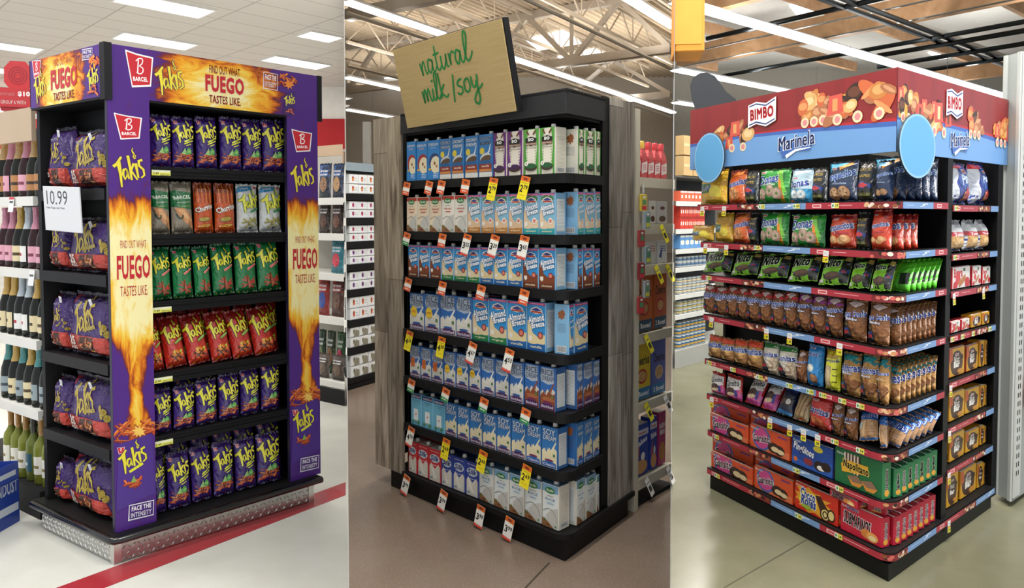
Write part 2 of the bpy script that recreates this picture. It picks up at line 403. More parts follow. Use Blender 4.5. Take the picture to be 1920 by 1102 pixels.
def wood_mat(name, c0, c1, c2, rough=.75, sx=26, sz=1.6):
    m, nt, b = nt_mat(name, rough, 0, .3); L = nt.links.new
    tc = N(nt, 'ShaderNodeTexCoord'); mp = N(nt, 'ShaderNodeMapping'); mp.inputs['Scale'].default_value = (sx, sx, sz); L(tc.outputs['Object'], mp.inputs[0])
    n1 = N(nt, 'ShaderNodeTexNoise'); n1.inputs['Scale'].default_value = 2.2; n1.inputs['Detail'].default_value = 8; n1.inputs['Distortion'].default_value = 1.1; L(mp.outputs[0], n1.inputs['Vector'])
    cr = N(nt, 'ShaderNodeValToRGB'); e = cr.color_ramp.elements; e[0].position = .3; e[0].color = (*hx(c0), 1); e[1].position = .72; e[1].color = (*hx(c2), 1); k = e.new(.5); k.color = (*hx(c1), 1)
    L(n1.outputs[0], cr.inputs[0])
    n2 = N(nt, 'ShaderNodeTexNoise'); n2.inputs['Scale'].default_value = 1.7; L(tc.outputs['Object'], n2.inputs['Vector'])
    a = N(nt, 'ShaderNodeVertexColor', layer_name='Col'); mx = N(nt, 'ShaderNodeMix', data_type='RGBA', blend_type='MULTIPLY', i0=1.0); L(cr.outputs[0], mx.inputs[6]); L(a.outputs[0], mx.inputs[7])
    L(mx.outputs[2], b.inputs['Base Color']); bump(nt, b, n1.outputs[0], .5, .004); return m
M['barn'] = wood_mat('weathered_barn_wood', '#6f665c', '#a8a095', '#cfc8be', .75, 12, 1.1)
M['glulam'] = wood_mat('timber_beam', '#9a7552', '#a98462', '#b8926e', .6, 1.1, 1.1)
def fire_mat(name, kind):
    """printed flame picture: a noise-torn glow that runs from white-yellow through orange to violet"""
    m, nt, b = nt_mat(name, .38, 0, .4); L = nt.links.new
    uv = N(nt, 'ShaderNodeUVMap'); sp = N(nt, 'ShaderNodeSeparateXYZ'); L(uv.outputs[0], sp.inputs[0])
    mp = N(nt, 'ShaderNodeMapping'); mp.inputs['Scale'].default_value = (3, 1.6, 1) if kind != 'col' else (1.6, 5, 1); L(uv.outputs[0], mp.inputs[0])
    n1 = N(nt, 'ShaderNodeTexNoise'); n1.inputs['Scale'].default_value = 2.1; n1.inputs['Detail'].default_value = 10; n1.inputs['Distortion'].default_value = 1.6; n1.inputs['Roughness'].default_value = .62; L(mp.outputs[0], n1.inputs['Vector'])
    def mth(op, *a, **k):
        n = N(nt, 'ShaderNodeMath', operation=op, **k)
        for i, q in enumerate(a):
            if isinstance(q, (int, float)): n.inputs[i].default_value = q
            else: L(q, n.inputs[i])
        return n.outputs[0]
    if kind == 'col':
        # brightness along the height, then a waist that narrows below
        cv = N(nt, 'ShaderNodeValToRGB'); cv.color_ramp.interpolation = 'B_SPLINE'; e = cv.color_ramp.elements
        e[0].position = 0; e[0].color = (0, 0, 0, 1); e[1].position = 1; e[1].color = (0, 0, 0, 1)
        for p, q in ((.17, 0), (.22, .55), (.27, .62), (.38, .55), (.44, .68), (.5, 1.1), (.58, 1.25), (.66, 1.15), (.72, .75), (.76, .5), (.785, 0)):
            k = e.new(p); k.color = (q, q, q, 1)
        L(sp.outputs[1], cv.inputs[0])
        x = mth('ABSOLUTE', mth('SUBTRACT', sp.outputs[0], .58))
        wd = N(nt, 'ShaderNodeValToRGB'); e = wd.color_ramp.elements; e[0].position = 0; e[0].color = (.1, .1, .1, 1); e[1].position = 1; e[1].color = (1, 1, 1, 1)
        for p, q in ((.2, .30), (.25, .30), (.3, .17), (.36, .22), (.42, .40), (.48, .8), (.55, 1)):
            k = e.new(p); k.color = (q, q, q, 1)
        L(sp.outputs[1], wd.inputs[0]); f = mth('SUBTRACT', cv.outputs[0], mth('MULTIPLY', mth('POWER', mth('DIVIDE', x, wd.outputs[0]), 2.2), .45))
    else:
        cx, rx = ((.49, .36) if name.endswith('header') else (.44, .40))
        x = mth('DIVIDE', mth('SUBTRACT', sp.outputs[0], cx), rx); y = mth('DIVIDE', mth('SUBTRACT', sp.outputs[1], .38), .98)
        r = mth('SQRT', mth('ADD', mth('POWER', mth('ABSOLUTE', x), 2.4), mth('POWER', mth('ABSOLUTE', y), 2.)))
        f = mth('SUBTRACT', 1.18, mth('MULTIPLY', r, 1.12))
    g = mth('ADD', f, mth('MULTIPLY', mth('SUBTRACT', n1.outputs[0], .5), 1.25))
    cr = N(nt, 'ShaderNodeValToRGB'); e = cr.color_ramp.elements; e[0].position = .1; e[0].color = (*hx('#4d2480'), 1); e[1].position = .95; e[1].color = (*hx('#f7ecb0'), 1)
    for p, q in ((.2, '#571f5e'), (.28, '#7c2a16'), (.42, '#cf6a12'), (.56, '#eda41f'), (.72, '#f3ca4a')):
        k = e.new(p); k.color = (*hx(q), 1)
    L(g, cr.inputs[0]); L(cr.outputs[0], b.inputs['Base Color']); return m
M['fire_front'] = fire_mat('flame_print_header', 'front'); M['fire_side'] = fire_mat('flame_print_side', 'front'); M['fire_col'] = fire_mat('flame_print_column', 'col')
def uvplane(name, P, mat, parent=None, Mx=None, **k):
    """flat printed panel, corners from lower left anticlockwise"""
    me = bpy.data.meshes.new(name); me.from_pydata([tuple(p) for p in P], [], [(0, 1, 2, 3)]); me.materials.append(M[mat])
    u = me.uv_layers.new(name='UVMap')
    for i, c in enumerate(((0, 0), (1, 0), (1, 1), (0, 1))): u.data[i].uv = c
    o = bpy.data.objects.new(name, me); COL.objects.link(o)
    if Mx is not None: o.matrix_world = Mx
    if parent: o.parent = parent
    return setp(o, **k)
def printpanel(name, P, mat, art, surf, root):
    """one flat panel: flame picture below, lettering printed over it"""
    mb = MB('#fff'); mb.poly(P); lay_art(mb, art, surf); me = mb.mesh(name, mat); me.materials.append(M['card'])
    u = me.uv_layers.new(name='UVMap')
    for i, c in enumerate(((0, 0), (1, 0), (1, 1), (0, 1))): u.data[i].uv = c
    me.polygons.foreach_set('material_index', [0] + [1] * (len(me.polygons) - 1))
    o = bpy.data.objects.new(name, me); COL.objects.link(o); o.parent = root; o.matrix_parent_inverse = root.matrix_world.inverted(); return o
def struct(mb, name, mat, **k): return mb.build(name, mat, kind='structure', **k)
def poly_slab(name, pts, z0, z1, mat, c='#fff'):
    mb = MB(c); mb.prism(pts, z0, z1); return struct(mb, name, mat)
YF, YB = .4, 30.0
def edge(u, Y): return ((u - CU) / F * Y, Y)
def wedge(u0, u1, yb=YB): return [edge(u0, YF), edge(u1, YF), edge(u1, yb), edge(u0, yb)]
# ---------------------------------------------------------------- the three shop floors and the thin walls between them
U1, U2 = 648.6, 1262.0
poly_slab('floor_left', wedge(-900, U1), -.05, 0, 'floor1'); poly_slab('floor_middle', wedge(U1, U2), -.05, 0, 'floor2'); poly_slab('floor_right', wedge(U2, 2900), -.05, 0, 'floor3')
for nm, u in (('wall_left', U1), ('wall_right', U2)):
    a, b = Vector((*edge(u, 2.35), 0)), Vector((*edge(u, YB), 0)); d = (b - a).normalized(); n = Vector((d.y, -d.x, 0)) * .0008
    mb = MB('#b9b9b5'); mb.prism([tuple((p + n * s)[:2]) for p, s in ((a, -1), (a, 1), (b, 1), (b, -1))], 0, 9); struct(mb, nm, 'matte')
class Disp:
    def __init__(s, p, x, y):
        s.x = Vector((*x, 0)).normalized(); s.y = Vector((*y, 0)).normalized(); s.p = Vector((*p, 0))
        s.R = Face(p, s.x); s.L = Face(p, -s.y)
    def P(s, a, b, z=0): return s.p + s.x * a + s.y * b + Vector((0, 0, z))
    def slab(s, mb, a0, b0, z0, a1, b1, z1, c=None):
        q = [s.P(a0, b0), s.P(a1, b0), s.P(a1, b1), s.P(a0, b1)]
        return mb.loft([[p + Vector((0, 0, z0)) for p in q], [p + Vector((0, 0, z1)) for p in q]], c=c)
D1 = Disp((-1.704, 3.04), (.6917, .7222), (-.8344, .5512))
D2 = Disp((.231, 3.051), (.5878, .809), (-.7175, .6965))
D3 = Disp((1.54, 2.896), (.7742, .633), (-.405, .9143))

# ================================================================ LEFT SHOP: snack stand printed with flames
ceil1 = wedge(-900, U1, 22)
m, nt, b = nt_mat('ceiling_tiles', .9, 0, .2)
tc = N(nt, 'ShaderNodeTexCoord'); mp = N(nt, 'ShaderNodeMapping'); mp.inputs['Rotation'].default_value = (0, 0, -R(46)); nt.links.new(tc.outputs['Object'], mp.inputs[0])
bt = N(nt, 'ShaderNodeTexBrick', offset=0); bt.inputs['Scale'].default_value = 1; bt.inputs['Brick Width'].default_value = 1.22; bt.inputs['Row Height'].default_value = .61; bt.inputs['Mortar Size'].default_value = .014
bt.inputs['Color1'].default_value = (*hx('#dcd6d0'), 1); bt.inputs['Color2'].default_value = (*hx('#d8d2cc'), 1); bt.inputs['Mortar'].default_value = (*hx('#bcb6b0'), 1)
nt.links.new(mp.outputs[0], bt.inputs[0]); nt.links.new(bt.outputs[0], b.inputs['Base Color']); M['ceil1'] = m
poly_slab('ceiling_left', ceil1, 4.5, 4.55, 'ceil1')
troff = [((309, 10), 1), ((292, 77), 2), ((600, 68), 3), ((0, 85), 4), ((556, 117), 5), ((6, 132), 6), ((632, 183), 7), ((628, 197), 8), ((505, 45), 0)]
for (u, v), k in troff:
    if not k: continue
    c = at_z(u, v, 4.49); t = empty('ceiling_light', Matrix.Translation(c) @ Matrix.Rotation(R(46), 4, 'Z'), label={1: 'fluorescent ceiling panel at the very top, left of centre in the left shop', 2: 'fluorescent ceiling panel right above the flame printed stand', 3: 'bright ceiling panel by the upper right edge of the left shop', 4: 'ceiling panel cut by the left picture edge, upper of two', 5: 'ceiling panel just above the right half of the flame header', 6: 'ceiling panel at the left picture edge, lower of two', 7: 'small far ceiling panel right of the purple stand, upper of two', 8: 'small far ceiling panel right of the purple stand, lower of two'}[k], cat='ceiling light', group='ceiling panels of the left shop')
    sx_ = 1.0
    if k in (3, 7, 8): t.scale = (.5, .8, 1)
    mb = MB('#e8e6e2')
    for x0, y0, x1, y1 in ((-.62, -.31, .62, -.28), (-.62, .28, .62, .31), (-.62, -.28, -.59, .28), (.59, -.28, .62, .28)): mb.box(x0, y0, -.02, x1, y1, .01)
    mb.build('frame', 'matte', t); mb = MB('#fff'); mb.box(-.59, -.28, -.012, .59, .28, .0); mb.build('diffuser', M['lamp'], t)
# far wall with red band
w1 = Face(edge(-900, 17), (1, 0)); W = lambda x, z, y=17.: (x, y, z)
mb = MB('#efece6'); mb.box(-26, 17, 0, -3.92, 17.1, 4.5); struct(mb, 'wall_back', 'matte')
mb = MB('#b3242b'); mb.box(-26, 16.95, 3.05, -3.92, 16.99, 3.75); struct(mb, 'trim_1', 'matte')
mb = MB('#b99a7c'); mb.box(-26, 16.9, 2.7, -3.92, 16.99, 2.98); struct(mb, 'trim_2', 'matte')
# red floor stripe
p = [at_z(*q, 0) for q in ((60, 1119), (648, 904), (648, 928), (152, 1119))]
mb = MB('#a52a34'); mb.loft([[q + Vector((0, 0, .0004)) for q in p], [q + Vector((0, 0, .0016)) for q in p]]); o = struct(mb, 'trim_3', 'plastic')

st = empty('snack_display_stand', Matrix.Translation(D1.P(.5, .35)), label='black snack stand with violet flame printed header and side panels', cat='display stand')
inv1 = Matrix.Translation(-D1.P(.5, .35))
def part(mb, name, mat, root, smooth=0, **k):
    o = mb.build(name, mat, smooth=smooth, **k); o.parent = root; o.matrix_parent_inverse = root.matrix_world.inverted(); return o
def upart(name, P, mat, root, **k):
    o = uvplane(name, P, mat, **k); o.parent = root; o.matrix_parent_inverse = root.matrix_world.inverted(); return o
W1, DP1, T1 = 1.0, .68, 2.22
BK = '#101012'
mb = MB(BK)
D1.slab(mb, .02, .64, .10, 1.0, .67, 1.99); D1.slab(mb, .975, .03, .10, .99, .64, 1.99); D1.slab(mb, .165, .03, .10, .178, .64, 1.99); D1.slab(mb, .178, .37, .10, .975, .38, 1.99)
D1.slab(mb, .0, -.0, 1.99, 1.01, .67, 2.0)
part(mb, 'inner_panels', 'black', st)
mb = MB('#161616'); D1.slab(mb, -.02, -.035, .105, .975, .70, .135); part(mb, 'base_deck', 'black', st)
mb = MB('#141414'); D1.slab(mb, .03, .03, 0, .92, .66, .11); part(mb, 'base_box', 'black', st)
# bumper rail
mb = MB('#121212'); mb.tube([D1.P(-.025, .69, .118), D1.P(-.025, -.02, .118), D1.P(-.018, -.038, .118), D1.P(0, -.042, .118), D1.P(.975, -.042, .118)], .017, 8); part(mb, 'bumper_rail', 'plastic', st, True)
# tread plate
mb = MB('#b9b8b5')
for ax, L0, face in (('x', .925, D1.R), ('y', .655, D1.L)):
    sg = 1 if ax == 'x' else -1
    q = [face.pt(0, 0, -.0), face.pt(sg * L0, 0, -.0), face.pt(sg * L0, 0, .012), face.pt(0, 0, .012)]
    mb.loft([[p + Vector((0, 0, .004)) for p in q], [p + Vector((0, 0, .102)) for p in q]])
    nx = int(L0 / .021)
    for i in range(nx):
        for j in range(4):
            cx, cz = .014 + i * .021 + (j % 2) * .0, .018 + j * .023; t = R(48) * (1 if (i + j) % 2 else -1); l, ww = .0135, .0034
            e = Vector((math.cos(t), math.sin(t))); f = Vector((-e.y, e.x)); pts = [e * l, f * ww, -e * l, -f * ww]
            base = [face.pt(sg * (cx + p.x), cz + p.y, 0) for p in pts]; top = face.pt(sg * cx, cz, -.0045); ti = mb.vert(top); ids = [mb.vert(x) for x in base]
            for k in range(4): mb.face((ids[k], ids[(k + 1) % 4], ti) if sg > 0 else (ids[(k + 1) % 4], ids[k], ti), '#e2e0dc')
part(mb, 'tread_plate_skirt', 'metal', st)
for a, b_ in ((-.006, -.006), (.925, -.006)):
    mb = MB('#cfcdc9'); D1.slab(mb, a, b_, 0, a + .03, b_ + .03, .103); part(mb, 'corner_guard', 'metal', st)
# shelves
for z in (1.71, 1.41, 1.11, .79, .505):
    mb = MB('#151517'); D1.slab(mb, .18, .035, z - .012, .974, .37, z); mb.c = [hx('#1a1a1c')] * len(mb.f)
    D1.slab(mb, .18, .018, z - .045, .974, .035, z + .004); D1.slab(mb, .18, .012, z - .03, .974, .018, z - .024); D1.slab(mb, .18, .012, z - .014, .974, .018, z - .008); part(mb, 'front_shelf', 'black', st)
for z in (1.61, 1.237, .855, .485):
    mb = MB('#151517'); D1.slab(mb, .02, .04, z - .012, .163, .64, z); D1.slab(mb, .005, .04, z - .045, .02, .64, z + .003); part(mb, 'side_shelf', 'black', st)
# header box with printed fronts
mb = MB('#17161a'); D1.slab(mb, -.0, -.0, 2.0, 1.02, .012, T1); D1.slab(mb, 0, .0, 2.0, .012, .68, T1); D1.slab(mb, 0, .67, 2.0, 1.02, .68, T1); D1.slab(mb, 1.008, 0, 2.0, 1.02, .68, T1)
D1.slab(mb, -.008, -.008, 1.985, .022, .03, T1 + .004); D1.slab(mb, 1.0, -.006, 1.985, 1.024, .02, T1 + .002); part(mb, 'header_box', 'matte', st)
def on_face(face, s0, s1, z0, z1, lift=.001):
    return [face.pt(s0, z0, -lift), face.pt(s1, z0, -lift), face.pt(s1, z1, -lift), face.pt(s0, z1, -lift)]
def face_art(art, face, s0, s1, z0, z1, name, root, mat='fire_front'):
    return printpanel(name, on_face(face, s0, s1, z0, z1), mat, art, lambda x, y, l: face.pt(s0 + (s1 - s0) * x, z0 + (z1 - z0) * y / art.a, -.0016 - l), root)
# columns
for nm, s0, s1 in (('column_panel', .004, .172), ('column_panel', .826, 1.0)):
    mb = MB('#1a1530'); D1.slab(mb, s0, .001, .136, s1, .02, 2.0); part(mb, nm, 'card', st)

# ================================================================ MIDDLE SHOP: black stand with grey barn wood
st2 = empty('drink_display_stand', Matrix.Translation(D2.P(.3, .6)), label='tall black shelf stand with weathered grey wood side panels', cat='display stand')
def rounded(D, a1, b1, r=.05, ins=0, n=6):
    """shelf outline with a rounded near corner, from right end to left end then inward"""
    pts = [D.P(a1, ins)]
    for k in range(n + 1):
        t = R(90 * k / n); pts.append(D.P(ins + r - r * math.sin(t), ins + r - r * math.cos(t)))
    pts.append(D.P(ins, b1)); return pts
def round_shelf(D, z, a1, b1, depth_a, depth_b, mb, th, lip, r=.05, ins=0, cf=None, out=0):
    o = rounded(D, a1, b1, r, ins); inner = [D.P(depth_a, b1), D.P(a1, depth_b)]
    full = o + inner[:1] + ([D.P(depth_a, depth_b)] if depth_a < a1 else []) + inner[1:]
    mb.loft([[(p.x, p.y, z - th) for p in full], [(p.x, p.y, z) for p in full]], c=cf)
    # lip strip that follows the front outline
    o2 = rounded(D, a1, b1, r + .012, ins - .012)
    ring = lambda q: [(p.x, p.y, q) for p in o2] + [(p.x, p.y, q) for p in reversed(o)]
    mb.loft([ring(z - lip), ring(z + .004)], c=cf); return o2
Z2 = [1.675, 1.41, 1.17, .89, .635, .38]
mb = MB('#0d0d0e'); D2.slab(mb, .30, .12, .1, .32, 1.14, 2.02); D2.slab(mb, .04, 1.135, .1, .32, 1.147, 2.02); D2.slab(mb, .30, .12, .1, .56, .14, 2.02); D2.slab(mb, .33, .012, .09, .395, .14, 2.045)
D2.slab(mb, .02, .02, 1.92, .32, 1.12, 1.93); D2.slab(mb, .56, .12, .1, .60, 1.4, 2.02); D2.slab(mb, .02, 1.38, .1, .6, 1.40, 2.02)
part(mb, 'inner_panels', 'black', st2)
mb = MB('#2b2b2d'); o2 = rounded(D2, .335, 1.15, .012, 0, 2); i2 = rounded(D2, .335, 1.15, .012, .015, 2)
mb.loft([[(p.x, p.y, z) for p in o2] + [(p.x, p.y, z) for p in reversed(i2)] for z in (1.93, 2.035)]); D2.slab(mb, .0, .0, 2.02, .335, 1.15, 2.03, '#111'); part(mb, 'header_band', 'matte', st2)
for z in Z2:
    mb = MB('#161617'); round_shelf(D2, z, .33, 1.134, .30, .12, mb, .015, .038, .06, .012)
    for q in (.01, .022): pass
    part(mb, 'shelf', 'black', st2)
mb = MB('#131314'); round_shelf(D2, .115, .64, 1.14, .60, .3, mb, .02, .02, .06, .0); part(mb, 'base_deck', 'black', st2)
mb = MB('#121213'); D2.slab(mb, .012, .012, 0, .605, 1.265, .1); part(mb, 'base_plinth', 'black', st2)
def planks(mb, D, fixed, lo, hi, z0, z1, n, axis, th=.02):
    rd = random.Random(int(lo * 100) + 5); wd = (hi - lo) / n
    for i in range(n):
        z = z0; a = lo + i * wd
        while z < z1:
            L = rd.uniform(.5, 1.1); zz = min(z + L, z1); g = rd.uniform(.55, 1.0); c = (g * 1.02, g * .93, g * rd.uniform(.76, .84)) if axis == 'b' else (g, g * rd.uniform(.98, 1), g)
            q = (fixed, a + .001, z + .001, fixed + th * rd.uniform(.8, 1.15), a + wd - .001, zz - .001) if axis == 'b' else (a + .001, fixed, z + .001, a + wd - .001, fixed + th, zz - .001)
            D.slab(mb, *q, c=c); z = zz
mb = MB('#222'); D2.slab(mb, .008, 1.152, .10, .02, 1.398, 2.02); planks(mb, D2, .002, 1.15, 1.40, .095, 2.03, 2, 'b'); part(mb, 'wood_panel', 'barn', st2)
mb = MB('#222'); D2.slab(mb, .397, .008, .10, .638, .02, 2.04); planks(mb, D2, .002, .395, .64, .09, 2.05, 2, 'a'); part(mb, 'wood_panel', 'barn', st2)

# ================================================================ RIGHT SHOP: black stand with red and blue edge strips
st3 = empty('bakery_display_stand', Matrix.Translation(D3.P(.6, .6)), label='black bakery stand with red and blue shelf strips', cat='display stand')
Z3 = [1.54, 1.335, 1.155, .935, .69, .50, .30]
mb = MB('#0e0e0f'); D3.slab(mb, .28, .30, .08, .30, 1.2, 1.78); D3.slab(mb, .28, .28, .08, 1.2, .30, 1.78); D3.slab(mb, .22, 1.19, .08, .3, 1.21, 1.78); D3.slab(mb, .535, .0, .05, .59, .3, 1.78); D3.slab(mb, 1.185, .0, .05, 1.255, .3, 1.80)
D3.slab(mb, .3, 1.18, .08, 1.2, 1.2, 1.78); D3.slab(mb, 1.18, .3, .08, 1.2, 1.2, 1.78)
part(mb, 'inner_panels', 'black', st3)
mb = MB('#101010'); D3.slab(mb, .0, .0, 0, 1.186, 1.11, .07); part(mb, 'base_plinth', 'black', st3)
def strip_art(L, seed):
    """red and blue edge strip with pastry pictures and lettering, L metres long, .028 high"""
    a = Art(.028 / L); k = .028 / L; rd = random.Random(seed); x = 0; first = True
    seq = []
    while x < 1:
        lr, lm, lb = .32 / L, .16 / L, .30 / L
        a.rect(x, 0, min(x + lr, 1), k, '#a82a3a')
        if x + .3 * lr < 1: a.rect(x + .12 * lr, .2 * k, x + .28 * lr, .8 * k, '#e8b9bd').rect(x + .14 * lr, .38 * k, x + .26 * lr, .62 * k, '#c33')
        if x + .85 * lr < 1: a.lines(x + .4 * lr, x + .8 * lr, .5 * k, 1, k, .12 * k, '#e59a9f', seed)
        x += lr
        if x < 1:
            a.rect(x, 0, min(x + lm, 1), k, '#7d2228')
            for i in range(14):
                cx = x + rd.uniform(.03, .97) * lm
                if cx < 1 - .01: a.ell(cx, rd.uniform(.25, .75) * k, .011 / L, .28 * k, rd.choice(['#c98a5a', '#8a4b2c', '#e2b58a', '#3a1d18', '#e9d9c9', '#d0645a']), 8)
        x += lm
        if x < 1:
            a.rect(x, 0, min(x + lb, 1), k, '#7699c8')
            if x + .75 * lb < 1: a.stroke([(x + .55 * lb, .3 * k), (x + .7 * lb, .55 * k), (x + .62 * lb, .7 * k), (x + .8 * lb, .75 * k)], .12 * k, '#e9f0fa').lines(x + .1 * lb, x + .45 * lb, .45 * k, 1, k, .12 * k, '#a9c4e8', seed + 1)
        x += lb
    return a
def along(pts):
    seg = [0]
    for a, b_ in zip(pts, pts[1:]): seg.append(seg[-1] + (Vector(b_) - Vector(a)).length)
    return seg
def strip_on(path, z0, z1, root, seed, out=.0012):
    """print wrapped along a bent edge; path runs left to right for the viewer"""
    seg = along(path); L = seg[-1]; a = strip_art(L, seed); gx = [q / L for q in seg]; mb = MB('#7fa6d6')
    nrm = []
    for i in range(len(path)):
        p, q = Vector(path[max(i - 1, 0)]), Vector(path[min(i + 1, len(path) - 1)]); d = (q - p).normalized(); nrm.append(Vector((d.y, -d.x, 0)))
    def surf(x, y, l):
        t = x * L; i = 0
        while i < len(seg) - 2 and seg[i + 1] < t: i += 1
        f = (t - seg[i]) / (seg[i + 1] - seg[i]); return Vector(path[i]).lerp(Vector(path[i + 1]), f) + (nrm[i].lerp(nrm[i + 1], f)) * (out + l) + Vector((0, 0, z0 + (z1 - z0) * y / a.a))
    lay_art(mb, a, surf, gx, [0, a.a]); return part(mb, 'edge_strip', 'card', root)
for i, z in enumerate(Z3):
    mb = MB('#171718'); rgt = .532; b1 = (1.24, 1.21, 1.2, 1.18, 1.165, 1.145, 1.135)[i]
    o2 = round_shelf(D3, z + .014, rgt, b1, .29, .29, mb, .012, .028, .07, .012); part(mb, 'shelf', 'black', st3)
    strip_on([tuple(p) for p in reversed(o2)], z - .014, z + .014, st3, i)
mb = MB('#171718'); o2 = round_shelf(D3, .11, 1.186, 1.125, .29, .29, mb, .03, .03, .05, .0); part(mb, 'base_deck', 'black', st3); strip_on([tuple(p) for p in reversed(o2)], .081, .109, st3, 9)
Z3R = [1.53, 1.305, 1.135, .93, .715, .505, .31]
for i, z in enumerate(Z3R):
    mb = MB('#171718'); D3.slab(mb, .592, .012, z - .0, 1.184, .28, z + .013); D3.slab(mb, .592, .0, z - .014, 1.184, .012, z + .017); part(mb, 'side_shelf', 'black', st3)
    strip_on([tuple(D3.P(.594, 0)), tuple(D3.P(1.183, 0))], z - .014, z + .014, st3, 20 + i)
# ---------------------------------------------------------------- artwork
def flame_word(a, cx, cy, w, col, out=None, tilt=14, k=1.0):
    """hand-painted five letter brush logo"""
    S = [([(0, .47), (.14, .52), (.34, .66)], .075, .05), ([(.2, .56), (.17, .3), (.09, -.03)], .1, .035),
         ([(.40, .36), (.30, .36), (.24, .24), (.27, .13), (.36, .2), (.40, .35), (.40, .12)], .055, .04),
         ([(.56, .66), (.53, .4), (.47, .08)], .065, .045), ([(.68, .46), (.54, .3), (.66, .06)], .055, .035),
         ([(.745, .45), (.71, .1)], .07, .04), ([(1.0, .50), (.87, .49), (.84, .38), (.95, .27), (.93, .14), (.80, .09)], .065, .04),
         ([(.80, .58), (.75, .56), (.73, .62), (.78, .67), (.82, .62), (.78, .60)], .028, .024), ([(.77, .68), (.74, .76), (.80, .82)], .04, .01)]
    q = R(tilt)
    wf = 1.5
    S = [(p_, w0_ * wf, w1_ * wf) for p_, w0_, w1_ in S]
    def T(x, y): x, y = (x - .5) * w, (y - .32) * w * k; return (cx + x * math.cos(q) - y * math.sin(q), cy + x * math.sin(q) + y * math.cos(q))
    if out:
        for p, w0, w1 in S: a.stroke([T(*t) for t in p], (w0 + .05) * w, out, (w1 + .05) * w)
    for p, w0, w1 in S: a.stroke([T(*t) for t in p], w0 * w, col, w1 * w)
    return a
def crest(a, cx, cy, w, h, txt=True):
    """red shield with a white letter and a word"""
    q = lambda k: [(cx + x * w * k, cy + y * h * k) for x, y in ((-.5, .46), (-.1, .40), (.5, .36), (.40, -.42), (-.28, -.5))]
    a.poly(q(1.12), '#f3f0f0'); a.poly(q(1.0), '#c8202e')
    a.stroke([(cx - .04 * w, cy + .30 * h), (cx - .08 * w, cy - .12 * h)], .045 * w, '#fff')
    a.stroke([(cx - .14 * w, cy + .22 * h), (cx - .02 * w, cy + .31 * h), (cx + .12 * w, cy + .30 * h), (cx + .1 * w, cy + .17 * h), (cx - .0 * w, cy + .09 * h), (cx + .13 * w, cy + .04 * h), (cx + .12 * w, cy - .08 * h), (cx - .0 * w, cy - .14 * h), (cx - .12 * w, cy - .1 * h)], .04 * w, '#fff', sm=4)
    if txt: a.text('BARCEL', cx + .03 * w, cy - .29 * h, .58 * w, .13 * h, '#fff', rot=3, bold=.03)
    return a
def rolls(a, cx, cy, r, cols, n, seed, ln=.9, th=.16):
    rd = random.Random(seed)
    for i in range(n):
        t = rd.uniform(0, math.pi); x, y = cx + rd.uniform(-.5, .5) * r, cy + rd.uniform(-.28, .28) * r; l = r * ln * rd.uniform(.5, 1) * .5
        e = (math.cos(t) * l, math.sin(t) * l * .6); c = cols[i % len(cols)]; a.stroke([(x - e[0], y - e[1]), (x + e[0], y + e[1])], th * r, c)
        a.stroke([(x - e[0] * .8, y - e[1] * .8 + .03 * r), (x + e[0] * .8, y + e[1] * .8 + .03 * r)], th * .25 * r, '#e8823c' if i % 2 else '#f0a35a')
    return a
